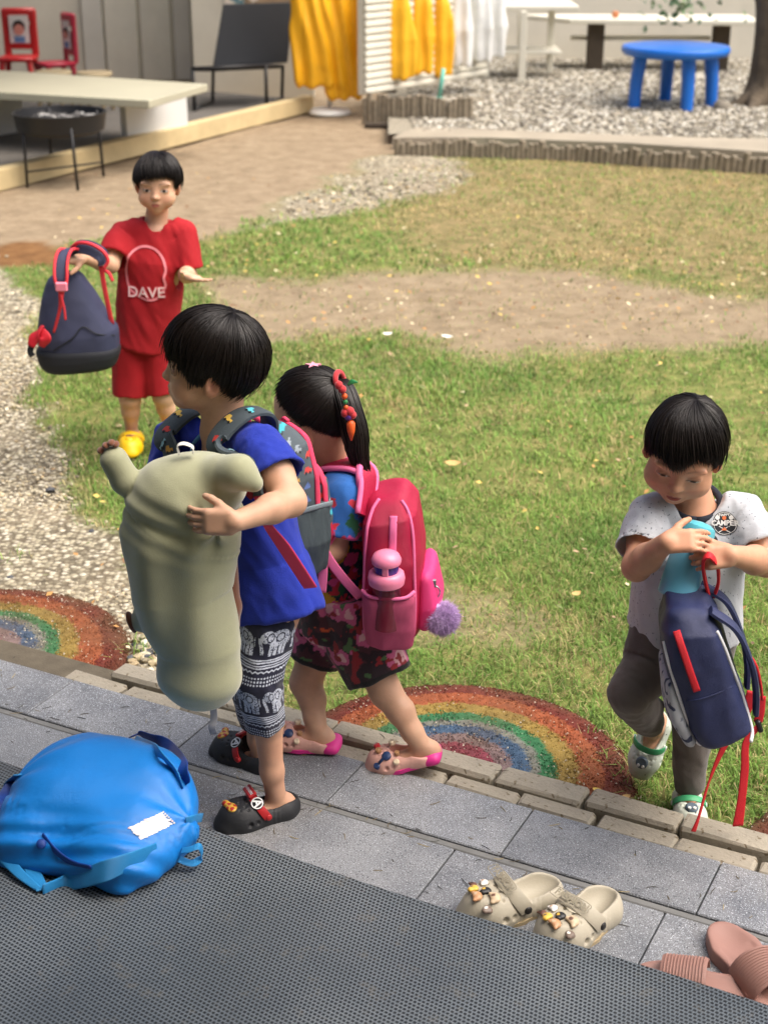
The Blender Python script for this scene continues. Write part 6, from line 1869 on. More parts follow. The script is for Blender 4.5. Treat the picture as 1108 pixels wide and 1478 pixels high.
    st = [(math.cos(math.pi / 2 + k * math.pi / 5) * (.0165 if k % 2 == 0 else .0075), math.sin(math.pi / 2 + k * math.pi / 5) * (.0165 if k % 2 == 0 else .0075)) for k in range(10)]
    mb = MB(); mb.v = [tuple(sf.w((x, dz, z))) for dz in (0, .005) for x, z in st]
    mb.f = [tuple(range(10)), tuple(range(19, 9, -1))] + [(k, (k + 1) % 10, 10 + (k + 1) % 10, 10 + k) for k in range(10)]
    mb.build('star_clip', pk, root)
    sf2 = Fr(hd.w(np.array((.034, .005, .098)) * s), y=hd.d((.3, 0, 1)), z=(0, .3, 1))
    mb2 = MB(); mb2.v = [tuple(sf2.w((x * .8, dz, z * .8))) for dz in (0, .005) for x, z in st]; mb2.f = list(mb.f); mb2.build('star_clip', mat('star_white', (226, 214, 214), rough=.4), root)
    # outfit
    fm = mat('floral_cotton', attr=True, rough=.85, sheen=.2, bump=.3, bscale=350, weave=.3)
    hemc = U(488, 945, 2.665)
    tf = Fr(wst, y=fwd, z=up)
    v = Vol((-.26, 2.48, .28), (.14, 2.86, .74), .0028)
    fo = foldfn(.005, 24, 24, 8, 13, .3)
    v.add(loft([pel - up * .04, wst, cst, lerp(cst, nck, .5), lerp(cst, nck, .98)], [.098, .094, .094, .078, .046], [.082, .076, .070, .058, .044], lft, .012), 0, fo)
    v.add(loft([lerp(shL, nck, .45), shL, lerp(shL, elL, .75)], [.042, .048, .050], [.042, .046, .048], fwd, .006), .02, fo)
    v.add(loft([lerp(shR, nck, .45), shR, lerp(shR, elR, .75)], [.042, .048, .050], [.042, .046, .048], fwd, .006), .02, fo)
    top = v.build('top', fm, root, lambda V: floral(V, tf))
    v = Vol((-.28, 2.46, .18), (.20, 2.90, .56), .0026)
    lgL, lgR = lerp(hipL, kneL, .80), lerp(hipR, kneR, .70)
    v.add(loft([lgL, lerp(hipL, kneL, .3), hipL + up * .06], [.066, .076, .084], [.064, .072, .078], fwd, .006), 0, fo)
    v.add(loft([lgR, lerp(hipR, kneR, .3), hipR + up * .06], [.056, .070, .084], [.056, .068, .078], fwd, .006), .03, fo)
    for h, k_ in ((lgL, hipL), (lgR, hipR)):
        d = nrm(h - k_); v.cut(cap(h - d * .004, h + d * .05, .046, .048), .003)
    def scol(V):
        c = floral(V - np.array((0, 0, .0)), Fr(wst + up * .10, y=fwd, z=up))
        for h, k_ in ((lgL, hipL), (lgR, hipR)):
            d = nrm(h - k_); t = (V - h) @ d; side = np.linalg.norm(V - h, axis=1) < .10
            c = np.where(((t > -.011) & side)[:, None], lin((18, 14, 16))[None], c)
        return c
    v.build('shorts', fm, root, scol)
    MB().tube([nck + (fwd * math.cos(t) + lft * math.sin(t)) * .043 + up * (.004 - .012 * math.cos(t)) for t in np.linspace(0, 2 * math.pi, 25)], .0045, 8).build('neck_binding', mat('black_binding', (24, 20, 24), rough=.85), root, True)
    # pink clogs with charms
    pinkf = mat('hot_pink_foam', (222, 52, 142), rough=.5, bump=.15); pale = mat('blush_foam', (216, 166, 152), rough=.55, bump=.15)
    fR = Fr(np.array((ankR[0], ankR[1], Z_BRICK + .003)) + dR * .030, y=dR, z=(0, 0, 1))
    fL = Fr(ankL + dL * .030 - np.array((0, 0, .047)), y=dL, z=(-.27, 0, 1))
    nv = mat('charm_navy', (40, 62, 104), rough=.45); cr_ = mat('charm_cream', (226, 206, 176), rough=.45); tn_ = mat('charm_tan', (176, 132, 92), rough=.5)
    for f in (fL, fR):
        c = clog(f, .150, root, pale, low=.012, holes=True, sole_m=pinkf)
        k_ = .150 / .17
        v = Vol(f.w((0, -.05, .01)) - .07, f.w((0, -.05, .01)) + .07, .002)     # hot pink heel cup
        v.add(rbox(np.array((0, -.040, .010)) * k_, np.array((.034, .048, .011)) * k_, .0105 * k_, f), 0); v.add(ell(np.array((0, -.070, .013)) * k_, np.array((.034, .022, .016)) * k_, f), .01)
        v.clip(f.w((0, 0, .0005)), f.d((0, 0, -1)), .002); v.build('heel', pinkf, c)
        for (x, y, z, rr_, m) in ((-.026, .026, .046, .0105, nv), (.004, .012, .060, .008, cr_), (-.034, .052, .030, .008, nv), (-.012, .044, .056, .007, tn_), (-.036, .006, .032, .007, cr_), (.010, .050, .055, .008, rb), (-.022, .002, .046, .006, tn_)):
            d = f.d((x * 22, (y - .02) * 6, 1.0))
            MB().lathe(f.w(np.array((x, y, z)) * k_), [(rr_ * k_, -.003), (rr_ * k_, .003), (rr_ * k_ * .7, .005)], 14, d).build('charm', m, c, True, auto=40)
        MB().tube([f.w(np.array((-.026, .026, .048)) * k_), f.w(np.array((-.034, .046, .036)) * k_)], .0035, 8).build('charm', nv, c, True)
    return dict(root=root, fwd=fwd, lft=lft, nck=nck, shL=shL, shR=shR, cst=cst, elL=elL, wrL=wrL, wst=wst)
GI = girl()
def pink_backpack():
    fwd, lft = GI['fwd'], GI['lft']; up = np.array((0, 0, 1.0))
    ctr = U(566, 800, 2.600)
    root = thing('school_backpack', 'crimson backpack with pink piping and mesh side pocket on the small walking child', 'backpack', ctr - up * .14)
    crim = mat('crimson_nylon', (168, 8, 58), rough=.6, weave=.4, var=.12, vscale=14, bump=.2); pnk = mat('pink_trim', (232, 108, 158), rough=.65, weave=.3)
    mesh_ = mat('pink_mesh', (196, 78, 116), rough=.8, weave=.9, wscale=420, bump=.3, bscale=500); hot = mat('hot_pink_panel', (216, 54, 120), rough=.6, weave=.3)
    f = Fr(ctr, y=(.985, -.10, 0), z=(-.14, 0.02, 1))         # y: away from the back, +x: towards the camera
    # x = y cross z
    v = Vol(ctr - .23, ctr + .23, .0029)
    v.add(loft([f.w((0, .004, -.150)), f.w((0, .006, -.10)), f.w((0, .004, .02)), f.w((0, -.002, .10)), f.w((0, -.010, .140))], [.096, .104, .100, .088, .058], [.052, .060, .058, .052, .036], f.M[:, 0], .018, 4.0), 0, foldfn(.004, 16, 16, 12, 24))
    body = v.build('body', crim, root); B = bvh(body)
    def hug(lx, ly, lz, out=.002, d=None):
        p = Vector(f.w((lx, ly, lz))); dr = Vector(f.d(d or (-1, 0, 0)))
        h = B.ray_cast(p - dr * .3, dr, .6)
        return np.array(h[0]) - np.array(dr) * out if h[0] is not None else np.array(p)
    # piping along the two edges of the side that faces us
    for yy in (-.044, .050):
        pts = [hug(.1, yy * t_, z_, .0015) for z_, t_ in ((-.142, .85), (-.12, 1), (-.06, 1.04), (0, 1), (.05, .96), (.09, .88), (.12, .7), (.136, .45))]
        MB().tube(spline(pts, 40), .0034, 8).build('piping', pnk, root, True)
    zp = [hug(.1, .010, z_, .0015) for z_ in (-.03, .0, .03, .06, .09, .115)]
    MB().ribbon(zp, .014, f.M[:, 1], .004, 30).build('zip', pnk, root, True)
    sil = mat('silver_metal', (190, 190, 194), rough=.3, metal=1.0)
    q = hug(.1, .012, -.01, .006); MB().box(q, (.004, .003, .008), f.M, .001).build('zip_slider', sil, root); MB().ribbon([q, q - up * .010, q + f.M[:, 1] * .004 - up * .026], [.005, .007, .008], f.M[:, 1], .002, 10).build('zip_pull', sil, root, True)
    # mesh pocket
    v = Vol(ctr - .23, ctr + .23, .0026)
    v.add(loft([f.w((.088, .004, -.148)), f.w((.098, .004, -.10)), f.w((.104, .004, -.045)), f.w((.104, .004, -.030))], [.024, .026, .028, .026], [.044, .050, .050, .049], f.M[:, 0], .008, 3.0), 0, foldfn(.0025, 40, 40, 20, 5))
    v.cut(loft([f.w((.100, .004, -.07)), f.w((.106, .004, -.02))], [.020, .024], [.040, .045], f.M[:, 0], .004), .003)
    v.build('mesh_pocket', mesh_, root)
    MB().tube(spline([f.w((.112, -.046, -.026)), f.w((.128, -.03, -.030)), f.w((.131, .004, -.032)), f.w((.128, .036, -.030)), f.w((.112, .052, -.024))], 24), .0035, 8).build('pocket_trim', pnk, root, True)
    # front pocket (far side of the bag, bulging to the right)
    v = Vol(ctr - .25, ctr + .25, .003)
    v.add(loft([f.w((.0, .066, -.13)), f.w((.0, .074, -.08)), f.w((.0, .068, -.01))], [.074, .080, .070], [.020, .026, .016], f.M[:, 0], .014, 3), 0)
    v.build('front_pocket', hot, root)
    # straps
    shL, shR, nck = GI['shL'], GI['shR'], GI['nck']
    cL = lerp(nck, shL, .62) + up * .034
    path = [hug(.055, -.06, .10, .0, (0, 1, 0)), cL - fwd * .055 + up * .002, cL + up * .010, cL + fwd * .050 - up * .020, U(476, 760, 2.545), U(462, 800, 2.535)]
    o = MB().ribbon(path, [.048, .050, .052, .050, .046, .040], [lft] * 6, .010, 60).build('shoulder_strap', crim, root, True, auto=60)
    for sg in (-1, 1):
        P2, W2, w2 = resample(path, [lft] * 6, [.048, .050, .052, .050, .046, .040], 40)
        pp = []
        for i in range(40):
            t = nrm(P2[min(i + 1, 39)] - P2[max(i - 1, 0)]); w = nrm(lft - t * (lft @ t)); pp.append(P2[i] + w * sg * w2[i] / 2)
        MB().tube(pp, .0055, 8).build('strap_trim', pnk, o, True)
    # pale printed panel at the lower end of the strap
    P2, W2, w2 = resample(path, [lft] * 6, [1] * 6, 60)
    pa = [p - (nrm(np.cross(P2[45] - P2[40], lft))) * 0 + np.array((0, -.0062, .002)) for p in P2[40:58]]
    MB().ribbon(pa, .036, lft, .001, 24).build('strap_panel', mat('dotted_panel', (228, 198, 208), rough=.6, speck=(160, (206, 60, 110), .42)), o, True)
    shp = lerp(nck, shR, .62) + up * .034
    MB().ribbon([f.w((-.05, -.06, .10)), shp - fwd * .05, shp + up * .01, shp + fwd * .05 - up * .02, shp + fwd * .075 - up * .10], .046, lft, .010, 40).build('shoulder_strap', crim, root, True, auto=60)
    MB().tube(spline([f.w((.03, -.055, .12)), f.w((.028, -.06, .17)), f.w((-.01, -.062, .178)), f.w((-.03, -.055, .12))], 20), .007, 8).build('carry_loop', pnk, root, True)
    # lower webbing straps
    MB().ribbon([U(466, 792, 2.53), U(480, 815, 2.525), U(500, 840, 2.525), U(520, 862, 2.53)], .018, (.5, 0, .7), .002, 24).build('webbing', pnk, root, True)
    MB().ribbon([U(463, 795, 2.528), U(466, 820, 2.52), U(464, 855, 2.52)], .018, (1, 0, .1), .002, 20).build('webbing', pnk, root, True)
    # bottle standing in the mesh pocket
    bt = Fr(f.w((.106, .000, -.105)), y=f.M[:, 1], z=f.d((0.06, -.03, 1)))
    br = thing('drink_bottle', 'clear pink-lidded drink bottle in the side pocket of the crimson backpack', 'bottle', bt.o)
    lidm = mat('bottle_lid_pink', (226, 128, 158), rough=.35); clr = mat('bottle_clear', (196, 90, 120), rough=.1, trans=.85, spec=.5)
    MB().lathe(bt.o, [(.020, .0), (.026, .004), (.027, .03), (.0265, .098)], 24, bt.M[:, 2]).build('bottle_body', clr, br, True, auto=40)
    MB().lathe(bt.w((0, 0, .094)), [(.028, 0), (.0335, .004), (.035, .014), (.033, .024), (.027, .029)], 28, bt.M[:, 2]).build('lid_ring', lidm, br, True, auto=40)
    MB().lathe(bt.w((0, 0, .121)), [(.0225, 0), (.0235, .012), (.022, .022)], 24, bt.M[:, 2]).build('spout_window', mat('bottle_violet', (92, 60, 150), rough=.2, trans=.3), br, True, auto=40)
    MB().lathe(bt.w((0, 0, .140)), [(.027, 0), (.0285, .006), (.024, .016), (.014, .022), (.004, .024)], 28, bt.M[:, 2]).build('cap', lidm, br, True, auto=50)
    MB().box(bt.w((-.022, -.0, .132)), (.004, .006, .014), bt.M, .002).build('hinge', lidm, br); MB().box(bt.w((.022, -.0, .132)), (.004, .006, .014), bt.M, .002).build('hinge', lidm, br)
    # key ring and pompom
    kp = U(626, 850, 2.535)
    kr = thing('pompom_charm', 'fluffy lilac pompom on a silver ring hanging from the crimson backpack', 'key charm', U(638, 917, 2.53))
    MB().tube([kp + np.array((math.cos(t) * .0115, 0.002, math.sin(t) * .0135)) - up * .008 for t in np.linspace(0, 2 * math.pi, 25)], .0016, 6).build('key_ring', sil, kr, True)
    MB().box(kp + up * .012, (.004, .003, .008), None, .001).build('clasp', sil, kr)
    MB().tube([kp - up * .02, U(630, 866, 2.533)], .0012, 6).build('chain', sil, kr, True)
    lm = mat('lilac_fur', (204, 168, 222), rough=.95, sheen=.6, var=.15, vscale=60); pc = U(638, 891, 2.53)
    v = Vol(pc - .04, pc + .04, .003); v.add(ell((0, 0, 0), (.0245, .0245, .0245), Fr(pc)), 0); v.add(ell((-.016, 0, .024), (.010, .010, .010), Fr(pc)), .006); v.build('pompom', lm, kr)
    r = np.random.default_rng(2); n = 8000; d = r.normal(0, 1, (n, 3)); d /= np.linalg.norm(d, axis=1)[:, None]
    t = np.linspace(0, 1, 5)[None, :, None]; P = pc + d[:, None] * (.022 + .0110 * r.uniform(.6, 1.1, n)[:, None, None] * t) + r.normal(0, .004, (n, 1, 3)) * t ** 2 - up * .003 * t ** 2
    V, F = strands(P, .00035, 3); mesh_np('fur', V, F, lm, kr, True)
pink_backpack()
# ================================================================== the toddler with the blue bottle
def toddler():
    base = G(975, 1165, 0)
    root = thing('person', 'toddler in speckled white shirt and grey trousers looking down at a blue bottle', 'person', base)
    fwd = nrm((-.12, -1, 0)); lft = np.cross((0, 0, 1), fwd); up = np.array((0, 0, 1.0)); s = .90
    hd = Fr(U(986, 652, 2.475), y=(-.27, -.86, -.42), z=(.05, -.36, .93))
    nck = U(1002, 728, 2.505); cst = U(1000, 785, 2.50); wst = U(990, 865, 2.50); pel = U(984, 925, 2.51)
    shR, shL = U(938, 742, 2.49), U(1072, 742, 2.49)
    elR, wrR = U(918, 818, 2.395), U(962, 782, 2.315); elL, wrL = U(1106, 812, 2.41), U(1054, 801, 2.315)
    hipR, hipL = U(955, 940, 2.50), U(1012, 940, 2.51)
    kneR, kneL = U(908, 1000, 2.42), U(1000, 1035, 2.475)
    ankR, ankL = U(943, 1052, 2.575), U(993, 1139, 2.495)
    v = Vol((.36, 2.16, -.01), (.76, 2.66, .90), .0026)
    head(v, hd, s, neck=nck, ears=(1, 1), cheek=1.12, pout=.003)
    v.add(loft([pel, wst, cst, lerp(cst, nck, .8)], [.078, .078, .080, .055], [.062, .064, .060, .044], lft, .02), .03)
    for a, b, c in ((shR, elR, wrR), (shL, elL, wrL)):
        v.chain([lerp(a, nck, .2), a, lerp(a, b, .5), b, lerp(b, c, .35), c], [.026, .029, .028, .0245, .0245, .0170], .014)
    for a, b, c in ((hipL, kneL, ankL), (hipR, kneR, ankR)):
        v.chain([a, b, lerp(b, c, .4), c], [.052, .033, .027, .020], .016)
    dL = nrm((-.10, -1, -.05)); dR = nrm((-.34, -.38, -.86))
    foot(v, ankL, dL, s=.86, drop=.046)
    foot(v, ankR, dR, nrm((-.25, -.80, .5)), s=.86, drop=.044)
    hand(v, wrR, nrm((.92, -.10, .10)), nrm((.10, -.75, .66)), (0, -.1, 1), .86, curl=(.45, .5, .5, .5), bend=(.7, 1, .7), tcurl=.3, tout=.75)
    hand(v, wrL, nrm((-.95, -.12, -.10)), nrm((-.05, -.9, .45)), (0, -.1, 1), .86, curl=(.75, .8, .8, .75), bend=(.6, 1.1, .8), tcurl=.5, tout=.45)
    v.build('body', skin_m, root, face_col(hd, s, (204, 152, 122), eye=.22, lid=.0012, lips=(160, 70, 62), gaze=(0, -.0015), brow=.6, brow_tilt=.16, blush=.35))
    e_ = [(0, 106), (18, 104), (30, 101), (48, 104), (62, 110), (76, 114), (88, 106), (102, 102), (114, 112), (130, 118), (180, 122)]
    hairdo('hair', hd, s, root, azfn([(a, b) for a, b in e_ if a >= 62] + [(-a, b) for a, b in e_ if 62 <= a < 180] + [(50, 104), (32, 102), (16, 107), (6, 110), (-4, 106), (-14, 99), (-30, 95), (-48, 99)]), n=6000, strand=.0009, tube=3, grow=.0062, seed=14, part_swirl=.5, clump=70, tuck=.6, rough=.8)
    # shirt
    wm = mat('speckled_jersey', (186, 189, 194), rough=.9, sheen=.2, var=.07, vscale=20, bump=.3, bscale=350, weave=.3, speck=(170, (96, 102, 112), .335))
    v = Vol((.34, 2.28, .30), (.78, 2.66, .74), .0027)
    fo = foldfn(.0075, 22, 22, 10, 43, .4)
    hem = U(985, 912, 2.505)
    v.add(loft([hem, wst, cst, lerp(cst, nck, .5), lerp(cst, nck, .98)], [.110, .104, .098, .082, .050], [.094, .092, .082, .062, .048], lft, .012), 0, fo)
    for a, b in ((shR, lerp(shR, elR, .72)), (shL, lerp(shL, elL, .72))):
        v.add(loft([lerp(a, nck, .45), a, b], [.036, .041, .049], [.034, .039, .047], fwd, .006), .028, foldfn(.005, 34, 34, 22, 8))
        dn = nrm(b - a); v.cut(cap(b - dn * .006, b + dn * .03, .042, .048), .004)
    v.cut(cap(nck + up * .03 - fwd * .005, nck + fwd * .020 - up * .012, .047, .036), .005)
    shirt = v.build('shirt', wm, root)
    MB().tube([nck + (fwd * math.cos(t) + lft * math.sin(t)) * (.046 + .004 * math.cos(t)) + up * (.008 - .018 * math.cos(t)) for t in np.linspace(0, 2 * math.pi, 33)], .0068, 8).build('neck_band', mat('navy_rib', (34, 38, 50), rough=.9, weave=.5), root, True)
    # round badge print
    B = bvh(shirt)
    bf = Fr(U(1049, 757, 2.43), y=(.05, -.95, .30), z=(0, .4, .9))
    bk = mat('badge_black', (38, 40, 44), rough=.8); wt = mat('badge_white', (216, 214, 210), rough=.8); og = mat('badge_orange', (212, 110, 60), rough=.8)
    r_ = .0215
    sh = [(*disc2(0, 0, .0005, r_, 36, 5), bk), (*disc2(0, 0, r_ * .90, r_ * .94, 36, 1, .0005), wt)]
    sh.append((*text2('CAMPER', .0128, 0, .0004, .0010, .0005), wt)); sh.append((*text2('HAPPY', .0062, 0, .0150, .0010, .0002), wt))
    for sg in (-1, 1):
        sh.append((*stroke2([(-sg * .011, -.0165), (sg * .010, -.005)], .0014, .0008, 12), wt)); sh.append((*disc2(sg * .0125, .0105, .0002, .0042, 16, 2, .0008), wt))
    sh.append((*poly2([(-.005, -.0125), (-.003, -.0085), (-.0015, -.010), (0, -.0060), (.002, -.0095), (.0035, -.0085), (.005, -.0125)], .0010), og))
    sh.append((*disc2(0, .0098, .0002, .0038, 16, 2, .0010), og))
    decal('badge_print', sh, bf, [B], shirt)
    bf2 = Fr(U(1027, 782, 2.43), y=(.05, -.95, .25), z=(0, .3, .95))
    decal('badge_print', [(*disc2(0, 0, .0005, .012, 28, 4), bk), (*disc2(0, -.001, .0003, .006, 20, 2, .0006), og)], bf2, [B], shirt)
    # trousers
    gm_ = mat('grey_jersey', (92, 84, 78), rough=.92, sheen=.25, var=.12, vscale=18, bump=.3, bscale=350, weave=.2)
    v = Vol((.34, 2.30, .04), (.76, 2.66, .50), .0028)
    hR, hL = lerp(kneR, ankR, .80), lerp(kneL, ankL, .97)
    v.add(loft([hL, lerp(kneL, hL, .5), kneL, lerp(hipL, kneL, .4), hipL + up * .05], [.029, .037, .041, .054, .066], [.029, .037, .041, .055, .064], lft, .006), 0, foldfn(.0055, 26, 26, 16, 51, .5))
    v.add(loft([hR, lerp(kneR, hR, .5), kneR, lerp(hipR, kneR, .4), hipR + up * .05], [.031, .039, .043, .056, .066], [.031, .039, .043, .057, .064], lft, .006), .035, foldfn(.0055, 26, 26, 16, 52, .5))
    for h, k_ in ((hL, kneL), (hR, kneR)):
        d = nrm(h - k_); v.cut(cap(h - d * .004, h + d * .03, .0235, .025), .003)
    v.build('trousers', gm_, root)
    # pale clogs with green straps
    pal_ = mat('pale_mint_foam', (196, 204, 190), rough=.55, bump=.2, bscale=260, speck=(120, (60, 66, 62), .30)); gs = mat('green_strap', (62, 156, 104), rough=.5)
    fL = Fr(np.array((ankL[0], ankL[1], .002)) + dL * .030, y=nrm((-.10, -1, 0)), z=(0, 0, 1))
    zR = nrm((-.25, -.80, .5)); fRr = Fr(ankR, y=dR, z=zR)
    fRr = Fr(fRr.w((0, .034, -.046)), y=dR, z=zR)
    nvy = mat('charm_slate', (84, 100, 112), rough=.5); wch = mat('charm_white', (220, 222, 216), rough=.5)
    for f in (fL, fRr):
        c = clog(f, .142, root, pal_, strap='front', strap_m=gs, knobs=wch, sole_m=mat('pale_sole', (188, 194, 180), rough=.7))
        k_ = .142 / .17
        MB().lathe(f.w(np.array((0, .046, .052)) * k_), [(.0125, -.004), (.0125, .002), (.010, .0045)], 18, f.d((0, .2, 1))).build('charm', nvy, c, True, auto=40)
        for x in (-.006, .006): MB().lathe(f.w(np.array((x, .054, .0555)) * k_), [(.0032, 0), (.0032, .003)], 10, f.d((0, .2, 1))).build('charm', wch, c, True, auto=40)
    return dict(root=root)
TO = toddler()
def toddler_things():
    up = np.array((0, 0, 1.0))
    # sky blue bottle held upright at the chest
    b0, b1 = U(974, 862, 2.345), U(1012, 752, 2.385)
    ax = nrm(b1 - b0); L = np.linalg.norm(b1 - b0)
    root = thing('drink_bottle', 'sky blue insulated bottle held tilted against the speckled white shirt', 'bottle', b0)
    bm_ = mat('sky_blue_enamel', (104, 176, 204), rough=.38, bump=.1, bscale=300, var=.06); lb = mat('aqua_lid', (96, 190, 206), rough=.3, trans=.15)
    MB().lathe(b0, [(.030, 0), (.0335, .003), (.034, .02), (.034, L * .60), (.0325, L * .66), (.027, L * .70)], 36, ax).build('bottle_body', bm_, root, True, auto=40)
    MB().lathe(b0 + ax * L * .69, [(.0285, 0), (.030, .006), (.030, L * .18), (.027, L * .25), (.016, L * .29), (.004, L * .30)], 32, ax).build('lid', lb, root, True, auto=40)
    # navy backpack hanging from the hand
    ctr = U(1010, 952, 2.315)
    root = thing('school_backpack', 'navy backpack with white piping and red straps hanging from the toddler', 'backpack', U(1030, 1062, 2.31))
    nv = mat('navy_nylon', (36, 44, 84), rough=.55, weave=.3, var=.15, vscale=16, bump=.25, bscale=200); red = mat('red_webbing', (206, 20, 36), rough=.65, weave=.4); wp = mat('white_piping', (222, 222, 224), rough=.6)
    f = Fr(ctr, y=(-.93, .06, -.36), z=(-.36, .03, .93))           # y: front of the bag, faces left
    v = Vol(ctr - .24, ctr + .24, .0028)
    def crush(X, Y, Z):
        x, y, z = f.l(X, Y, Z)
        return .004 * fbm(X * 18, Y * 18, Z * 14, 61) + .012 * sstep(.05, .14, z) * (fbm(X * 14, Y * 14, Z * 14, 7) + .2)
    v.add(loft([f.w((0, 0, -.135)), f.w((0, .004, -.08)), f.w((0, .002, .03)), f.w((0, -.006, .09)), f.w((0, -.016, .130))], [.088, .094, .092, .084, .060], [.052, .058, .056, .052, .036], f.M[:, 0], .016, 4.0), 0, crush)
    body = v.build('body', nv, root); B = bvh(body)
    # which local x faces the camera
    sx = 1.0 if f.M[1, 0] < 0 else -1.0
    def hug(ly, lz, out=.002):
        d = f.d((-sx, 0, 0)); p = f.w((0, ly, lz)) - d * .3
        h = B.ray_cast(Vector(p), Vector(d), .6)
        return np.array(h[0]) - d * out if h[0] is not None else f.w((sx * .09, ly, lz))
    for yy in (-.049, .052):
        pts = [hug(yy * t_, z_, .0012) for z_, t_ in ((-.134, .8), (-.12, .97), (-.06, 1.02), (0, 1), (.05, .97), (.085, .90))]
        MB().tube(spline(pts, 40), .0032, 8).build('piping', wp, root, True)
    MB().ribbon([hug(.020, z_, .0015) for z_ in (-.005, .03, .06, .09, .108)], .0125, f.M[:, 1], .003, 26).build('zip', red, root, True)
    MB().ribbon([hug(y_, -.022, .0008) for y_ in (-.038, -.01, .02, .042)], .003, f.M[:, 2], .002, 20).build('seam', nv, root, True)
    v = Vol(ctr - .24, ctr + .24, .003)
    v.add(loft([f.w((0, .060, -.125)), f.w((0, .068, -.06)), f.w((0, .060, .01))], [.076, .082, .072], [.014, .018, .010], f.M[:, 0], .01, 3), 0)
    v.build('front_pocket', mat('pale_print', (176, 178, 182), rough=.8, speck=(60, (60, 66, 90), .44)), root)
    # padded back straps on the right-hand side
    for xo in (.052, -.045):
        p_ = [f.w((sx * xo, -.045, .115)), f.w((sx * xo * 1.1, -.075, .07)), f.w((sx * xo * 1.1, -.082, .0)), f.w((sx * xo, -.075, -.06)), f.w((sx * xo, -.062, -.105))]
        MB().ribbon(p_, [.034, .040, .040, .036, .026], f.M[:, 0], .010, 40).build('shoulder_strap', nv, root, True, auto=60)
    MB().tube(spline([f.w((sx * .05, -.080, .02)), f.w((sx * .055, -.088, -.01)), f.w((sx * .05, -.086, -.05)), f.w((sx * .04, -.080, -.09))], 20), .0028, 6).build('strap_edge', red, root, True)
    blkp = mat('black_buckle', (20, 20, 24), rough=.4)
    for (x, y) in ((1066, 1040), (1094, 1046)):
        q = U(x, y, 2.30); MB().box(q, (.010, .005, .013), f.M, .003).build('buckle', blkp, root)
    MB().ribbon([U(1085, 998, 2.292), U(1078, 1020, 2.292), U(1070, 1036, 2.296)], .019, f.M[:, 1], .003, 14).build('webbing', red, root, True)
    MB().ribbon([U(1098, 1005, 2.30), U(1096, 1028, 2.30), U(1093, 1042, 2.30)], .016, f.M[:, 1], .003, 14).build('webbing', red, root, True)
    MB().ribbon([U(1066, 1044, 2.29), U(1042, 1082, 2.285), U(1022, 1130, 2.282), U(1008, 1178, 2.282), U(1000, 1200, 2.282)], [.015, .014, .011, .009, .010], [(1, .2, .3), (.9, .3, .4), (.6, .7, .4), (.7, .6, .3), (1, .2, .1)], .0022, 44).build('hanging_strap', red, root, True)
    MB().ribbon([U(1094, 1048, 2.295), U(1076, 1072, 2.29), U(1074, 1110, 2.288), U(1070, 1150, 2.286), U(1064, 1192, 2.286)], [.014, .014, .015, .016, .021], [(1, .3, .3), (1, .2, .2), (1, .1, .1), (1, .2, 0), (1, .2, 0)], .0022, 44).build('hanging_strap', red, root, True)
    # carry handle gripped by the hand
    MB().ribbon([U(1022, 858, 2.345), U(1017, 838, 2.325), U(1014, 812, 2.30), U(1022, 802, 2.29), U(1034, 814, 2.31), U(1036, 840, 2.335), U(1030, 860, 2.355)], [.012, .014, .016, .018, .016, .014, .012], (.25, 1, .1), .006, 40).build('carry_handle', red, root, True, auto=60)
toddler_things()
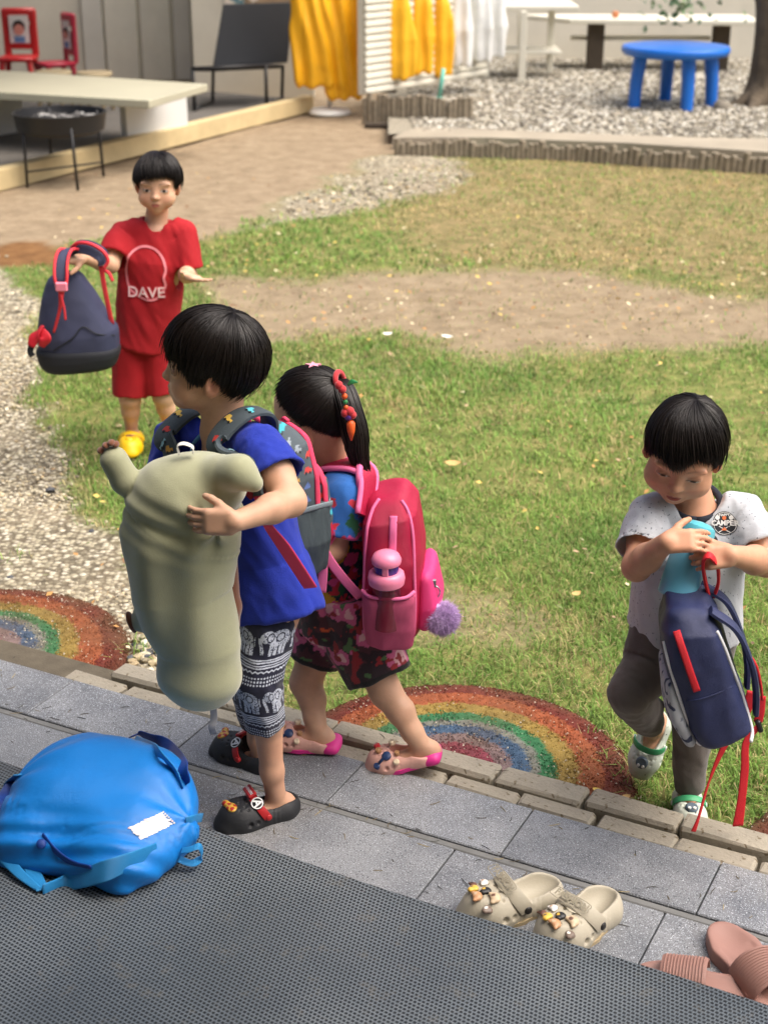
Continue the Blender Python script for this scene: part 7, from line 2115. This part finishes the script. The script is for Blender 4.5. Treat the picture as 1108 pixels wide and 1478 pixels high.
# ================================================================== the boy in red with the navy backpack
def red_boy():
    Y0 = 4.55
    base = G(215, 640, 0)
    root = thing('person', 'child in red shirt and shorts with yellow clogs standing on the lawn, palm out', 'person', base)
    fwd = nrm((.05, -1, 0)); lft = np.cross((0, 0, 1), fwd); up = np.array((0, 0, 1.0)); s = .87
    hd = Fr(U(228, 266, 4.53), y=(.02, -1, -.12), z=(.05, -.12, 1))
    nck = U(226, 315, 4.56); cst = U(222, 375, 4.55); wst = U(214, 440, 4.55); pel = U(208, 505, 4.55)
    shR, shL = U(177, 338, 4.555), U(267, 336, 4.555)
    elR, wrR = U(160, 382, 4.47), U(120, 372, 4.36); elL, wrL = U(272, 396, 4.53), U(266, 398, 4.37)
    hipR, hipL = U(190, 515, 4.55), U(228, 512, 4.55)
    kneR, kneL = U(188, 575, 4.53), U(236, 572, 4.53); ankR, ankL = U(190, 617, 4.56), U(246, 615, 4.56)
    v = Vol((-1.10, 4.22, -.02), (-.50, 4.76, .98), .0032)
    head(v, hd, s, neck=nck, mouth=.0016, cheek=1.0)
    v.add(loft([pel, wst, cst, lerp(cst, nck, .8)], [.080, .080, .088, .058], [.060, .060, .062, .046], lft, .02), .03)
    for a, b, c in ((shR, elR, wrR), (shL, elL, wrL)):
        v.chain([lerp(a, nck, .2), a, b, lerp(b, c, .35), c], [.026, .030, .0245, .024, .0165], .014)
    for a, b, c in ((hipL, kneL, ankL), (hipR, kneR, ankR)):
        v.chain([a, b, lerp(b, c, .4), c], [.054, .033, .028, .021], .016)
    foot(v, ankL, fwd, drop=.055); foot(v, ankR, fwd, drop=.055)
    hand(v, wrL, nrm((.80, -.58, -.06)), (-.05, -.25, -1), (.2, -1, .1), 1.0, curl=(.06, .08, .1, .12), spread=.12, tout=.9, tcurl=.1)
    hand(v, wrR, nrm((-.85, -.5, .1)), (-.2, -.5, .85), (0, -1, .2), 1.0, curl=(.8, .8, .8, .8), tcurl=.4)
    v.build('body', skin_m, root, face_col(hd, s, (210, 166, 136), eye=.44, lips=(178, 96, 86), brow=.85))
    e_ = [(0, 98), (15, 101), (30, 95), (48, 100), (62, 107), (76, 116), (86, 108), (100, 100), (112, 110), (130, 116), (180, 120)]
    hairdo('hair', hd, s, root, azfn(e_ + [(-a, b) for a, b in e_ if a not in (0, 180)]), n=3600, tube=3, strand=.0012, grow=.0075, seed=24, part_swirl=.4, clump=60, tuck=.5, rough=1.0)
    rm = mat('red_cotton', (160, 4, 20), rough=.85, var=.10, vscale=14, bump=.3, bscale=300, weave=.2)
    v = Vol((-1.02, 4.36, .26), (-.52, 4.74, .84), .0036)
    fo = foldfn(.009, 18, 18, 7, 63, .4)
    hem = U(207, 500, 4.55)
    v.add(loft([hem, wst, cst, lerp(cst, nck, .5), lerp(cst, nck, .98)], [.098, .100, .104, .092, .054], [.084, .078, .076, .064, .050], lft, .012), 0, fo)
    for a, b in ((shR, lerp(shR, elR, .78)), (shL, lerp(shL, elL, .86))):
        v.add(loft([lerp(a, nck, .45), a, b], [.036, .043, .054], [.034, .041, .052], fwd, .006), .028, fo)
        dn = nrm(b - a); v.cut(cap(b - dn * .004, b + dn * .03, .042, .048), .004)
    v.cut(cap(nck + up * .03, nck + fwd * .022 - up * .018, .048, .036), .005)
    shirt = v.build('shirt', rm, root)
    v = Vol((-.99, 4.40, .08), (-.58, 4.72, .40), .0036)
    for h, k_ in ((hipR, kneR), (hipL, kneL)):
        e = lerp(h, k_, .94)
        v.add(loft([e, lerp(h, k_, .4), h + up * .06], [.058, .060, .062], [.056, .060, .064], lft, .006), .012, foldfn(.006, 18, 18, 7, 66))
        v.cut(cap(e + up * .006, e - up * .03, .048, .05), .004)
    shorts = v.build('shorts', rm, root)
    # shirt print: pink outline and lettering
    B = bvh(shirt); f = Fr(U(210, 398, 4.46), y=(0, -1, .05), z=(.03, .1, 1))
    pk = mat('pink_print', (226, 128, 136), rough=.7); wh = mat('white_letter', (232, 222, 218), rough=.7)
    loop = [(-.020, -.070), (-.052, -.046), (-.062, -.010), (-.060, .030), (-.044, .066), (-.010, .086), (.026, .080), (.050, .054), (.060, .018), (.054, -.010), (.058, -.034), (.048, -.052), (.030, -.074), (.004, -.078), (-.020, -.070)]
    decal('shirt_print', [(*stroke2(loop, .0075, .0, 70), pk), (*text2('DAVE', .046, -.002, -.056, .001, .0022), pk), (*text2('DAVE', .046, -.002, -.056, .003, -.0006), wh)], f, [B], shirt, lift=.003)
    # yellow clogs
    ym = mat('yellow_foam', (232, 186, 12), rough=.45, bump=.15)
    for a in (ankR, ankL):
        fr = Fr(np.array((a[0], a[1], .004)) + fwd * .034, y=fwd, z=(0, 0, 1))
        c = clog(fr, .175, root, ym, holes=True, strap='front', strap_m=ym)
        q = fr.w((0, .050, .047)); v = Vol(q - .04, q + .04, .003)
        v.add(ell((0, 0, 0), (.015, .013, .012), Fr(q)), 0); v.add(ell((0, -.012, -.002), (.010, .008, .004), Fr(q)), .003); v.build('toe_ornament', ym, c)
    # navy backpack swinging from the hand
    Yb = 4.36
    root = thing('school_backpack', 'navy backpack with coral trimmed straps held up by the child in red', 'backpack', U(110, 540, Yb))
    nv = mat('navy_canvas', (52, 56, 84), rough=.7, weave=.4, var=.15, vscale=10, bump=.25, bscale=200); bk = mat('black_canvas', (24, 26, 34), rough=.75, weave=.3, bump=.2); co = mat('coral_webbing', (224, 52, 64), rough=.65, weave=.3); bow = mat('red_ribbon', (190, 18, 36), rough=.6)
    v = Vol((-1.26, 4.16, .20), (-.80, 4.56, .74), .0038)
    c1, c2, c3 = U(98, 408, Yb), U(84, 492, Yb), U(140, 474, Yb)
    lf_ = loft([U(116, 520, Yb), U(112, 480, Yb), U(100, 430, Yb), U(92, 392, Yb)], [.118, .126, .082, .048], [.072, .078, .062, .040], nrm((1, 0, .16)), .03, 2.7)
    v.add(lf_, 0, foldfn(.006, 10, 10, 8, 71))
    bb = v.build('body', nv, root)
    v = Vol((-1.28, 4.14, .16), (-.78, 4.58, .46), .0038)
    v.add(loft([U(118, 532, Yb), U(115, 515, Yb), U(113, 498, Yb)], [.108, .124, .131], [.070, .080, .083], nrm((1, 0, .16)), .02, 2.7), 0)
    v.build('base_panel', bk, root)
    Bb = bvh(bb)
    def hug(x, y, o=.004):
        q = U(x, y, 4.15); d = nrm(q - CO); h = Bb.ray_cast(Vector(q - d * .2), Vector(d), .9); return (np.array(h[0]) - d * o) if h[0] is not None else U(x, y, Yb)
    MB().tube(spline([hug(78, 506), hug(105, 488), hug(120, 472), hug(140, 482), hug(166, 484)], 30), .0022, 6).build('seam', bk, root, True)
    MB().ribbon([U(112, 362, 4.34), U(96, 362, 4.31), U(89, 376, 4.28), U(88, 400, 4.26), U(90, 416, 4.26)], [.040, .044, .044, .042, .030], (1, .1, 0), .012, 40).build('shoulder_strap', nv, root, True, auto=60)
    for dx in (-9, 9): MB().tube(spline([U(112 + dx, 362, 4.332), U(96 + dx, 360, 4.30), U(89 + dx, 376, 4.272), U(88 + dx, 400, 4.252), U(90 + dx * .6, 418, 4.252)], 24), .005, 6).build('strap_trim', co, root, True)
    MB().box(U(89, 414, 4.24), (.018, .006, .014), None, .004).build('buckle', mat('pink_buckle', (232, 130, 150), rough=.4), root)
    MB().ribbon([U(89, 420, 4.245), U(87, 445, 4.262), U(78, 480, 4.28)], [.018, .010, .008], (1, 0, .2), .003, 20).build('webbing', co, root, True)
    MB().ribbon([U(88, 425, 4.244), U(93, 446, 4.25), U(95, 462, 4.255)], .007, (1, .3, 0), .003, 14).build('webbing', co, root, True)
    MB().ribbon([U(100, 366, 4.36), U(112, 357, 4.33), U(130, 358, 4.31), U(146, 368, 4.30), U(149, 382, 4.30)], [.034, .040, .044, .044, .034], (.3, .5, 1), .012, 40).build('shoulder_strap', nv, root, True, auto=60)
    MB().tube(spline([U(100, 362, 4.345), U(112, 351, 4.315), U(130, 352, 4.295), U(148, 362, 4.285), U(156, 376, 4.285), U(150, 388, 4.285)], 24), .0055, 6).build('strap_trim', co, root, True)
    MB().ribbon([U(146, 384, 4.30), U(152, 420, 4.31), U(162, 468, 4.34)], .014, (1, .2, 0), .003, 24).build('webbing', co, root, True)
    MB().ribbon([U(148, 388, 4.295), U(158, 395, 4.29), U(163, 406, 4.29)], .010, (.3, .3, 1), .003, 12).build('webbing', co, root, True)
    MB().ribbon([U(62, 470, 4.28), U(52, 484, 4.265), U(45, 500, 4.26)], [.030, .040, .022], (.6, 0, .6), .006, 16).build('ribbon_bow', bow, root, True)
    MB().ribbon([U(60, 476, 4.27), U(66, 488, 4.255), U(60, 500, 4.26)], [.020, .036, .020], (1, 0, .5), .006, 16).build('ribbon_bow', bow, root, True)
    MB().ribbon([U(46, 498, 4.265), U(44, 508, 4.265), U(48, 514, 4.265)], .018, (1, 0, .2), .004, 10).build('tag', bk, root, True)
red_boy()
# ================================================================== bag, clogs and slides by the deck
def blue_bag():
    zd = Z_DECK + .008
    c = G(150, 1202, zd)
    root = thing('tote_bag', 'bright blue nylon bag with long straps slumped on the grey mat', 'bag', c)
    bm_ = mat('blue_nylon', (4, 118, 200), rough=.42, var=.08, vscale=9, bump=.3, bscale=90, bdist=.002, weave=.2); dk = mat('dark_blue_nylon', (10, 58, 140), rough=.5, bump=.2, weave=.3); lt = mat('blue_webbing', (40, 140, 205), rough=.5, weave=.5)
    v = Vol(c + np.array((-.24, -.22, -.02)), c + np.array((.24, .24, .20)), .0032)
    xd = nrm((.95, -.30, 0)); f = Fr(c, x=xd, z=(0, 0, 1))
    crn = f.w((.158, -.005, .040))
    def fo(X, Y, Z):
        x, y, z = f.l(X, Y, Z)
        n = .009 * (np.abs(fbm(x * 6.5 + .3, y * 6.5, z * 6.5, 81, 2)) - .3) + .004 * fbm(x * 13, y * 13, z * 13, 82, 2)
        # creases running from the gathered left corner and along the near edge
        a = np.arctan2(y + .02, x + .17)
        n = n + .0026 * np.cos(a * 8 + 3 * vnoise(x * 8, y * 8, z * 8, 5)) * sstep(.26, .05, np.hypot(x + .17, y + .02))
        n = n + .0032 * np.cos((y * 1.2 + z - .25 * x) * 105) * sstep(-.05, -.13, y)
        a2 = np.arctan2(y - .0, .17 - x)
        n = n + .002 * np.cos(a2 * 7 + 1) * sstep(.20, .04, np.hypot(x - .17, y))
        return n
    v.add(ell((-.012, .040, .044), (.150, .112, .086), f), 0, fo)
    v.add(cap(f.w((-.055, .070, .062)), f.w((.050, .078, .060)), .068, .062), .05, fo)
    v.add(ell((-.085, -.015, .035), (.080, .110, .075), f), .06, fo)
    v.add(ell((.075, -.040, .026), (.092, .105, .060), f), .07, fo)
    v.add(cap(f.w((.09, -.01, .035)), crn, .045, .012), .045, fo)
    v.add(rbox((-.005, -.075, .020), (.125, .065, .024), .022, f), .05, fo)
    v.clip(c, (0, 0, -1), .006)
    body = v.build('body', bm_, root, relax=2); B = bvh(body)
    def on(x, y, o=.003):
        q = np.asarray(U(x, y, 1.2)); d = nrm(q - CO); h = B.ray_cast(Vector(CO), Vector(d), 6); return (np.array(h[0]) - d * o) if h[0] is not None else G(x, y, zd + .004)
    # name patch, white paint worn at the edges
    r = np.random.default_rng(3)
    quad = [(187, 1194), (234, 1172), (250, 1190), (204, 1212)]
    rows = []
    nu_, nv_ = 24, 14
    for i in range(nu_):
        for j in range(nv_):
            s_, t_ = i / (nu_ - 1), j / (nv_ - 1)
            jx = (r.normal(0, 1.6) if j in (0, nv_ - 1) or i in (0, nu_ - 1) else 0)
            x = (quad[0][0] * (1 - s_) + quad[1][0] * s_) * (1 - t_) + (quad[3][0] * (1 - s_) + quad[2][0] * s_) * t_ + jx
            y = (quad[0][1] * (1 - s_) + quad[1][1] * s_) * (1 - t_) + (quad[3][1] * (1 - s_) + quad[2][1] * s_) * t_
            rows.append(on(x, y, .0015))
    F = np.array([(i * nv_ + j, (i + 1) * nv_ + j, (i + 1) * nv_ + j + 1, i * nv_ + j + 1) for i in range(nu_ - 1) for j in range(nv_ - 1)])
    mesh_np('name_patch', np.array(rows), F, mat('white_patch', (232, 228, 224), rough=.6, speck=(70, (236, 196, 186), .34)), root, True)
    mb = MB()
    for k in range(7):
        q = on(236 + k * 2.6, 1172 + k * 2.6, .0012); mb.lathe(q, [(.0018, 0), (.0018, .0008)], 8, nrm(CO - q))
    mb.build('stitch_dots', mat('white_patch', (232, 228, 224)), root)
    # straps
    gd = lambda x, y, z=.004: G(x, y, zd + z)
    MB().ribbon([on(30, 1118), on(16, 1134, .012), G(24, 1170, zd + .055), G(36, 1215, zd + .030), gd(48, 1258, .010), gd(62, 1284, .006)], [.024, .026, .026, .026, .025, .020], [(1, .2, 0)] * 6, .0025, 50).build('strap', lt, root, True)
    MB().ribbon([gd(62, 1284, .008), on(96, 1274, .008), on(125, 1266, .008), on(152, 1257, .007), on(180, 1246, .006), on(205, 1235, .005), on(226, 1222, .003)], [.018, .028, .032, .034, .032, .028, .016], [(.2, .3, .9)] * 7, .0025, 50).build('strap', lt, root, True)
    MB().ribbon([G(-30, 1225, zd + .02), G(0, 1232, zd + .02), gd(30, 1262, .012), gd(56, 1283, .006)], [.020, .022, .016, .010], [(.2, .9, .4)] * 4, .0025, 36).build('strap', lt, root, True)
    MB().ribbon([on(24, 1122, .004), G(6, 1150, zd + .06), G(-14, 1195, zd + .03), G(-40, 1230, zd + .01)], .024, (1, .3, 0), .0025, 30).build('strap', dk, root, True)
    MB().ribbon([on(188, 1064, .004), on(205, 1060, .012), on(240, 1078, .014), on(262, 1106, .010), on(270, 1132, .004)], [.018, .026, .030, .028, .018], [(.6, -.5, .5)] * 5, .0025, 40).build('strap', dk, root, True)
    MB().ribbon([on(196, 1066, .004), on(225, 1082, .008), on(252, 1112, .007), on(264, 1138, .003)], [.012, .018, .020, .012], [(.4, -.6, .6)] * 4, .0025, 34).build('strap', lt, root, True)
    MB().ribbon([on(262, 1228, .004), gd(274, 1226, .040), gd(288, 1222, .044), gd(291, 1236, .016), gd(278, 1246, .012), on(258, 1240, .004)], .012, (.2, .8, .4), .0018, 40).build('tag_loop', lt, root, True)
    MB().ribbon([on(268, 1186, .002), on(280, 1182, .006), on(292, 1180, .005)], .016, (.2, .2, 1), .002, 12).build('side_tab', lt, root, True)
    # zip and stopper in the dark fold at the near left
    MB().ribbon([on(62, 1205, .002), on(80, 1228, .002), on(105, 1246, .002), on(132, 1252, .002)], [.010, .014, .014, .008], [(.5, -.4, .8)] * 4, .003, 30).build('zip_flap', dk, root, True)
    MB().lathe(on(60, 1218, .004), [(.008, -.004), (.008, .003), (.005, .005)], 14, (0, -.8, .6)).build('stopper', dk, root, True, auto=40)
blue_bag()

def beige_clogs():
    m = mat('beige_foam', (172, 164, 145), rough=.55, bump=.2, bscale=220, var=.05); inn = mat('tan_rivet', (34, 32, 30), rough=.5); sol = mat('ribbed_sole', (176, 158, 124), rough=.8)
    ltr = mat('raised_letter', (150, 142, 122), rough=.6)
    cols_ = [(104, 70, 56), (226, 222, 214), (30, 28, 28), (186, 138, 98), (222, 178, 72), (196, 172, 140), (112, 96, 84)]
    for i, (heel, toe, lab) in enumerate((((806, 1283), (672, 1322), 'beige foam clog with animal charms, the one nearer the child in blue'), ((884, 1296), (776, 1372), 'beige foam clog with animal charms, the one nearer the pink slides'))):
        h = G(*heel, Z_TILE + .02); t = G(*toe, Z_TILE + .02); d = nrm(t - h); d[2] = 0
        L = .198; mid = h + nrm(d) * L * .47; mid[2] = Z_TILE + .001
        root = thing('foam_clog', lab, 'clog', mid, 'pair of beige clogs')
        f = Fr(mid, y=d, z=(0, 0, 1)); k = L / .17
        c = clog(f, L, root, m, holes=True, strap='front', strap_m=m, knobs=inn, sole_m=sol, sw=.022)
        tf = Fr(f.w(np.array((.004, .014, .0595)) * k), y=f.d((.0, .42, .9)), z=f.d((0, -1, .4)))
        V2, F = text2('FASHION', .0165, 0, 0, 0, .0006); mesh_np('strap_lettering', onplane(tf, V2, .0026), F, ltr, c, False)
        V2, F = stroke2([(-.036, .009), (.030, .009), (.036, 0), (.030, -.009), (-.036, -.009), (-.041, 0), (-.036, .009)], .0016, 0, 60)
        mesh_np('strap_lettering', onplane(tf, V2, .0024), F, ltr, c, False)
        for j, (x, y, rr_, ci) in enumerate(((-.020, .040, .0095, 5), (.000, .044, .0085, 2), (.018, .038, .0075, 1), (-.028, .056, .0080, 6), (-.006, .062, .0090, 3), (.012, .058, .0080, 4), (.026, .052, .0070, 0))):
            zt = min(.018 + .040 * math.sqrt(max(.05, 1 - (x / .0395) ** 2 - ((y - .034) / .05) ** 2)), .05)
            q = f.w(np.array((x, y, zt)) * k); vv = Vol(q - .028, q + .028, .002)
            e = Fr(q, y=f.d((.3 * (-1) ** j, 1, 0)), z=f.d((x * 12, (y - .034) * 9, 1)))
            R_ = rr_ * k
            vv.add(ell((0, 0, .002), (R_, R_ * .85, R_ * .5), e), 0)
            if j % 2 == 0:
                for sx in (-1, 1): vv.add(ell((sx * R_ * .8, R_ * .6, .002), (R_ * .35, R_ * .4, R_ * .3), e), .002)
            else: vv.add(ell((0, R_ * .95, .003), (R_ * .6, R_ * .5, R_ * .45), e), .002)
            c1_, c2_ = lin(cols_[ci]), lin(cols_[(ci + 2) % 7])
            vv.build('charm', mat('charm_paint2', attr=True, rough=.45), c, lambda V, e=e, R_=R_, c1_=c1_, c2_=c2_: np.where((np.hypot(e.lp(V)[:, 0] - R_ * .3, e.lp(V)[:, 1] - R_ * .3) < R_ * .32)[:, None], c2_[None], c1_[None]))
beige_clogs()

def slides():
    m = mat('pink_eva', (150, 112, 101), rough=.6, bump=.15, bscale=250, var=.06); ins = mat('slide_footbed', (204, 160, 146), rough=.65, bump=.3, bscale=200)
    for (heel, toe, lab, sgn) in (((1036, 1338), (1150, 1470), 'dusty pink slide sandal lying open at the right edge of the step', 1), ((1088, 1441), (952, 1414), 'dusty pink slide sandal half hidden behind the mat edge', -1)):
        h = G(*heel, Z_TILE + .025); t = G(*toe, Z_TILE + .025); d = nrm(t - h); d[2] = 0; d = nrm(d)
        L = .215
        if sgn < 0: mid = (h + t) / 2
        else: mid = h + d * L * .5
        mid[2] = Z_TILE + .001
        root = thing('slide_sandal', lab, 'sandal', mid, 'pair of pink slides')
        f = Fr(mid, y=d, z=(0, 0, 1))
        v = Vol(mid - np.array((.14, .14, .01)), mid + np.array((.14, .14, .05)), .0026)
        v.add(ell((0, .058, .015), (.046, .062, .06), f), 0); v.add(ell((0, -.066, .015), (.037, .052, .06), f), .03); v.add(rbox((0, 0, .015), (.037, .06, .03), .01, f), .03)
        v.clip(mid + np.array((0, 0, .030)), (0, 0, 1), .004); v.clip(mid, (0, 0, -1), .004)
        v.cut(ell((0, .058, .036), (.038, .054, .014), f), .003); v.cut(ell((0, -.062, .036), (.030, .046, .014), f), .006); v.cut(rbox((0, 0, .036), (.030, .055, .009), .006, f), .006)
        s_ = v.build('sole', m, root)
        pts = []
        for a in np.linspace(-1.35, 1.35, 15):
            pts.append(f.w((math.sin(a) * .047, .035 + .004 * math.cos(a), .012 + .052 * math.cos(a) ** .8)))
        st = MB().ribbon(pts, .072, f.d((0, 1, -.12)), .005, 50).build('strap', m, root, True, auto=60)
        for k in np.linspace(-.030, .030, 13):
            MB().tube([p + f.d((0, k, .0034 - k * .12)) for p in spline(pts, 20)], .0014, 5).build('rib', m, st, True)
slides()
# ---- fallen leaves
lm_ = mat('dry_leaf', (196, 160, 100), rough=.8, var=.25, vscale=40, bump=.3)
lm2 = mat('yellow_leaf', (206, 176, 84), rough=.8, var=.2, vscale=40)
def leaf(px, py, L, rz, m, z=.02, curl=.3):
    c = G(px, py, z); f = Fr(c, x=(math.cos(rz), math.sin(rz), .05), z=(0.05, -.1, 1))
    V = []; n = 9
    for i in range(n):
        t = i / (n - 1); w = math.sin(math.pi * min(1, t * 1.02)) ** .8 * .30 * L + .0006; x = (t - .5) * L
        for sgn in (-1, -.5, 0, .5, 1): V.append(f.w((x, sgn * w, curl * L * ((t - .5) ** 2 + .5 * abs(sgn) ** 1.5 * .3))))
    F = np.array([(i * 5 + k, i * 5 + k + 1, (i + 1) * 5 + k + 1, (i + 1) * 5 + k) for i in range(n - 1) for k in range(4)])
    o = mesh_np('fallen_leaf', np.array(V) - c, F, m, None, True); o.location = c; return o
for (px, py, L, rz, m, lab) in ((653, 669, .055, .15, lm_, 'large tan fallen leaf lying on the lawn right of the girl'), (862, 1141, .022, -.5, lm2, 'yellow fallen leaf at the right end of the rainbow mound behind the kerb'), (831, 857, .030, .6, lm_, 'tan fallen leaf on the lawn left of the toddler'),
                               (1090, 1209, .022, .1, lm_, 'pinkish fallen leaf on the kerb at the right edge'), (903, 1150, .02, .4, lm_, 'small brown leaf beside the toddler\'s raised clog'), (559, 482, .045, .3, mat('pale_leaf', (224, 220, 206), rough=.8), 'white scrap at the front edge of the bare soil, left one'), (645, 486, .050, -.2, mat('pale_leaf', (224, 220, 206)), 'white scrap at the front edge of the bare soil, right one')):
    tag(leaf(px, py, L, rz, m), lab, 'leaf')
r = np.random.default_rng(77); n = 1300
lx = r.uniform(60, 1108, n); ly = np.where(r.random(n) < .6, r.normal(430, 55, n), 250 + 700 * r.random(n) ** 1.5); ly = np.clip(ly, 235, 980)
VV = []; CC = []
for i in range(n):
    c = G(lx[i], ly[i], .014); L = r.uniform(.008, .026) * (1 + .25 * (c[1] > 6)); a = r.uniform(0, 6.28); f = Fr(c, x=(math.cos(a), math.sin(a), r.normal(0, .2)), z=(r.normal(0, .25), r.normal(0, .25), 1))
    if c[0] * TV[0] + c[1] * TV[1] < VF + .15: continue
    w = L * .32; VV += [f.w((-L / 2, 0, 0)), f.w((0, -w, .002)), f.w((L / 2, 0, .001)), f.w((0, w, .002))]
    k = [(206, 178, 96), (176, 132, 78), (166, 140, 108), (120, 88, 60), (206, 192, 156), (96, 76, 56), (110, 120, 70)][r.integers(0, 7)]; CC += [lin(k)] * 4
tag(mesh_np('leaf_litter', np.array(VV), np.arange(len(VV)).reshape(-1, 4), mat('litter', attr=True, rough=.85), None, False, np.array(CC)), 'small scattered dry leaves littering the lawn and soil', 'leaves', kind='stuff')
# ---- dry clippings and grit blown onto the tiles
r = np.random.default_rng(91); n = 260
PP = []
for i in range(n):
    u_ = r.uniform(-2.2, .6); v_ = r.uniform(1.80, VF + .1) if i % 3 else r.normal(2.09, .02); a = r.uniform(0, 6.28); L = r.uniform(.006, .030); c = uv(u_, v_, Z_TILE + .0075 + (.004 if v_ > VF else 0)); b = r.normal(0, .35)
    t = np.linspace(-.5, .5, 6); an = a + b * t * 2
    d = np.stack([np.cos(an), np.sin(an), 0 * an], 1) * L / 5
    PP.append(c + np.cumsum(d, 0))
V, F = strands(np.array(PP), .0007, 3)
pal_ = np.array([lin(c) for c in ((70, 62, 48), (110, 96, 66), (52, 50, 44), (150, 134, 92))]); C_ = np.repeat(pal_[r.integers(0, 4, n)], 18, 0)
tag(mesh_np('grass_clippings', V, F, mat('clippings', attr=True, rough=.9), None, False, C_), 'scattered dry grass clippings lying on the grey step tiles', 'clippings', kind='stuff')
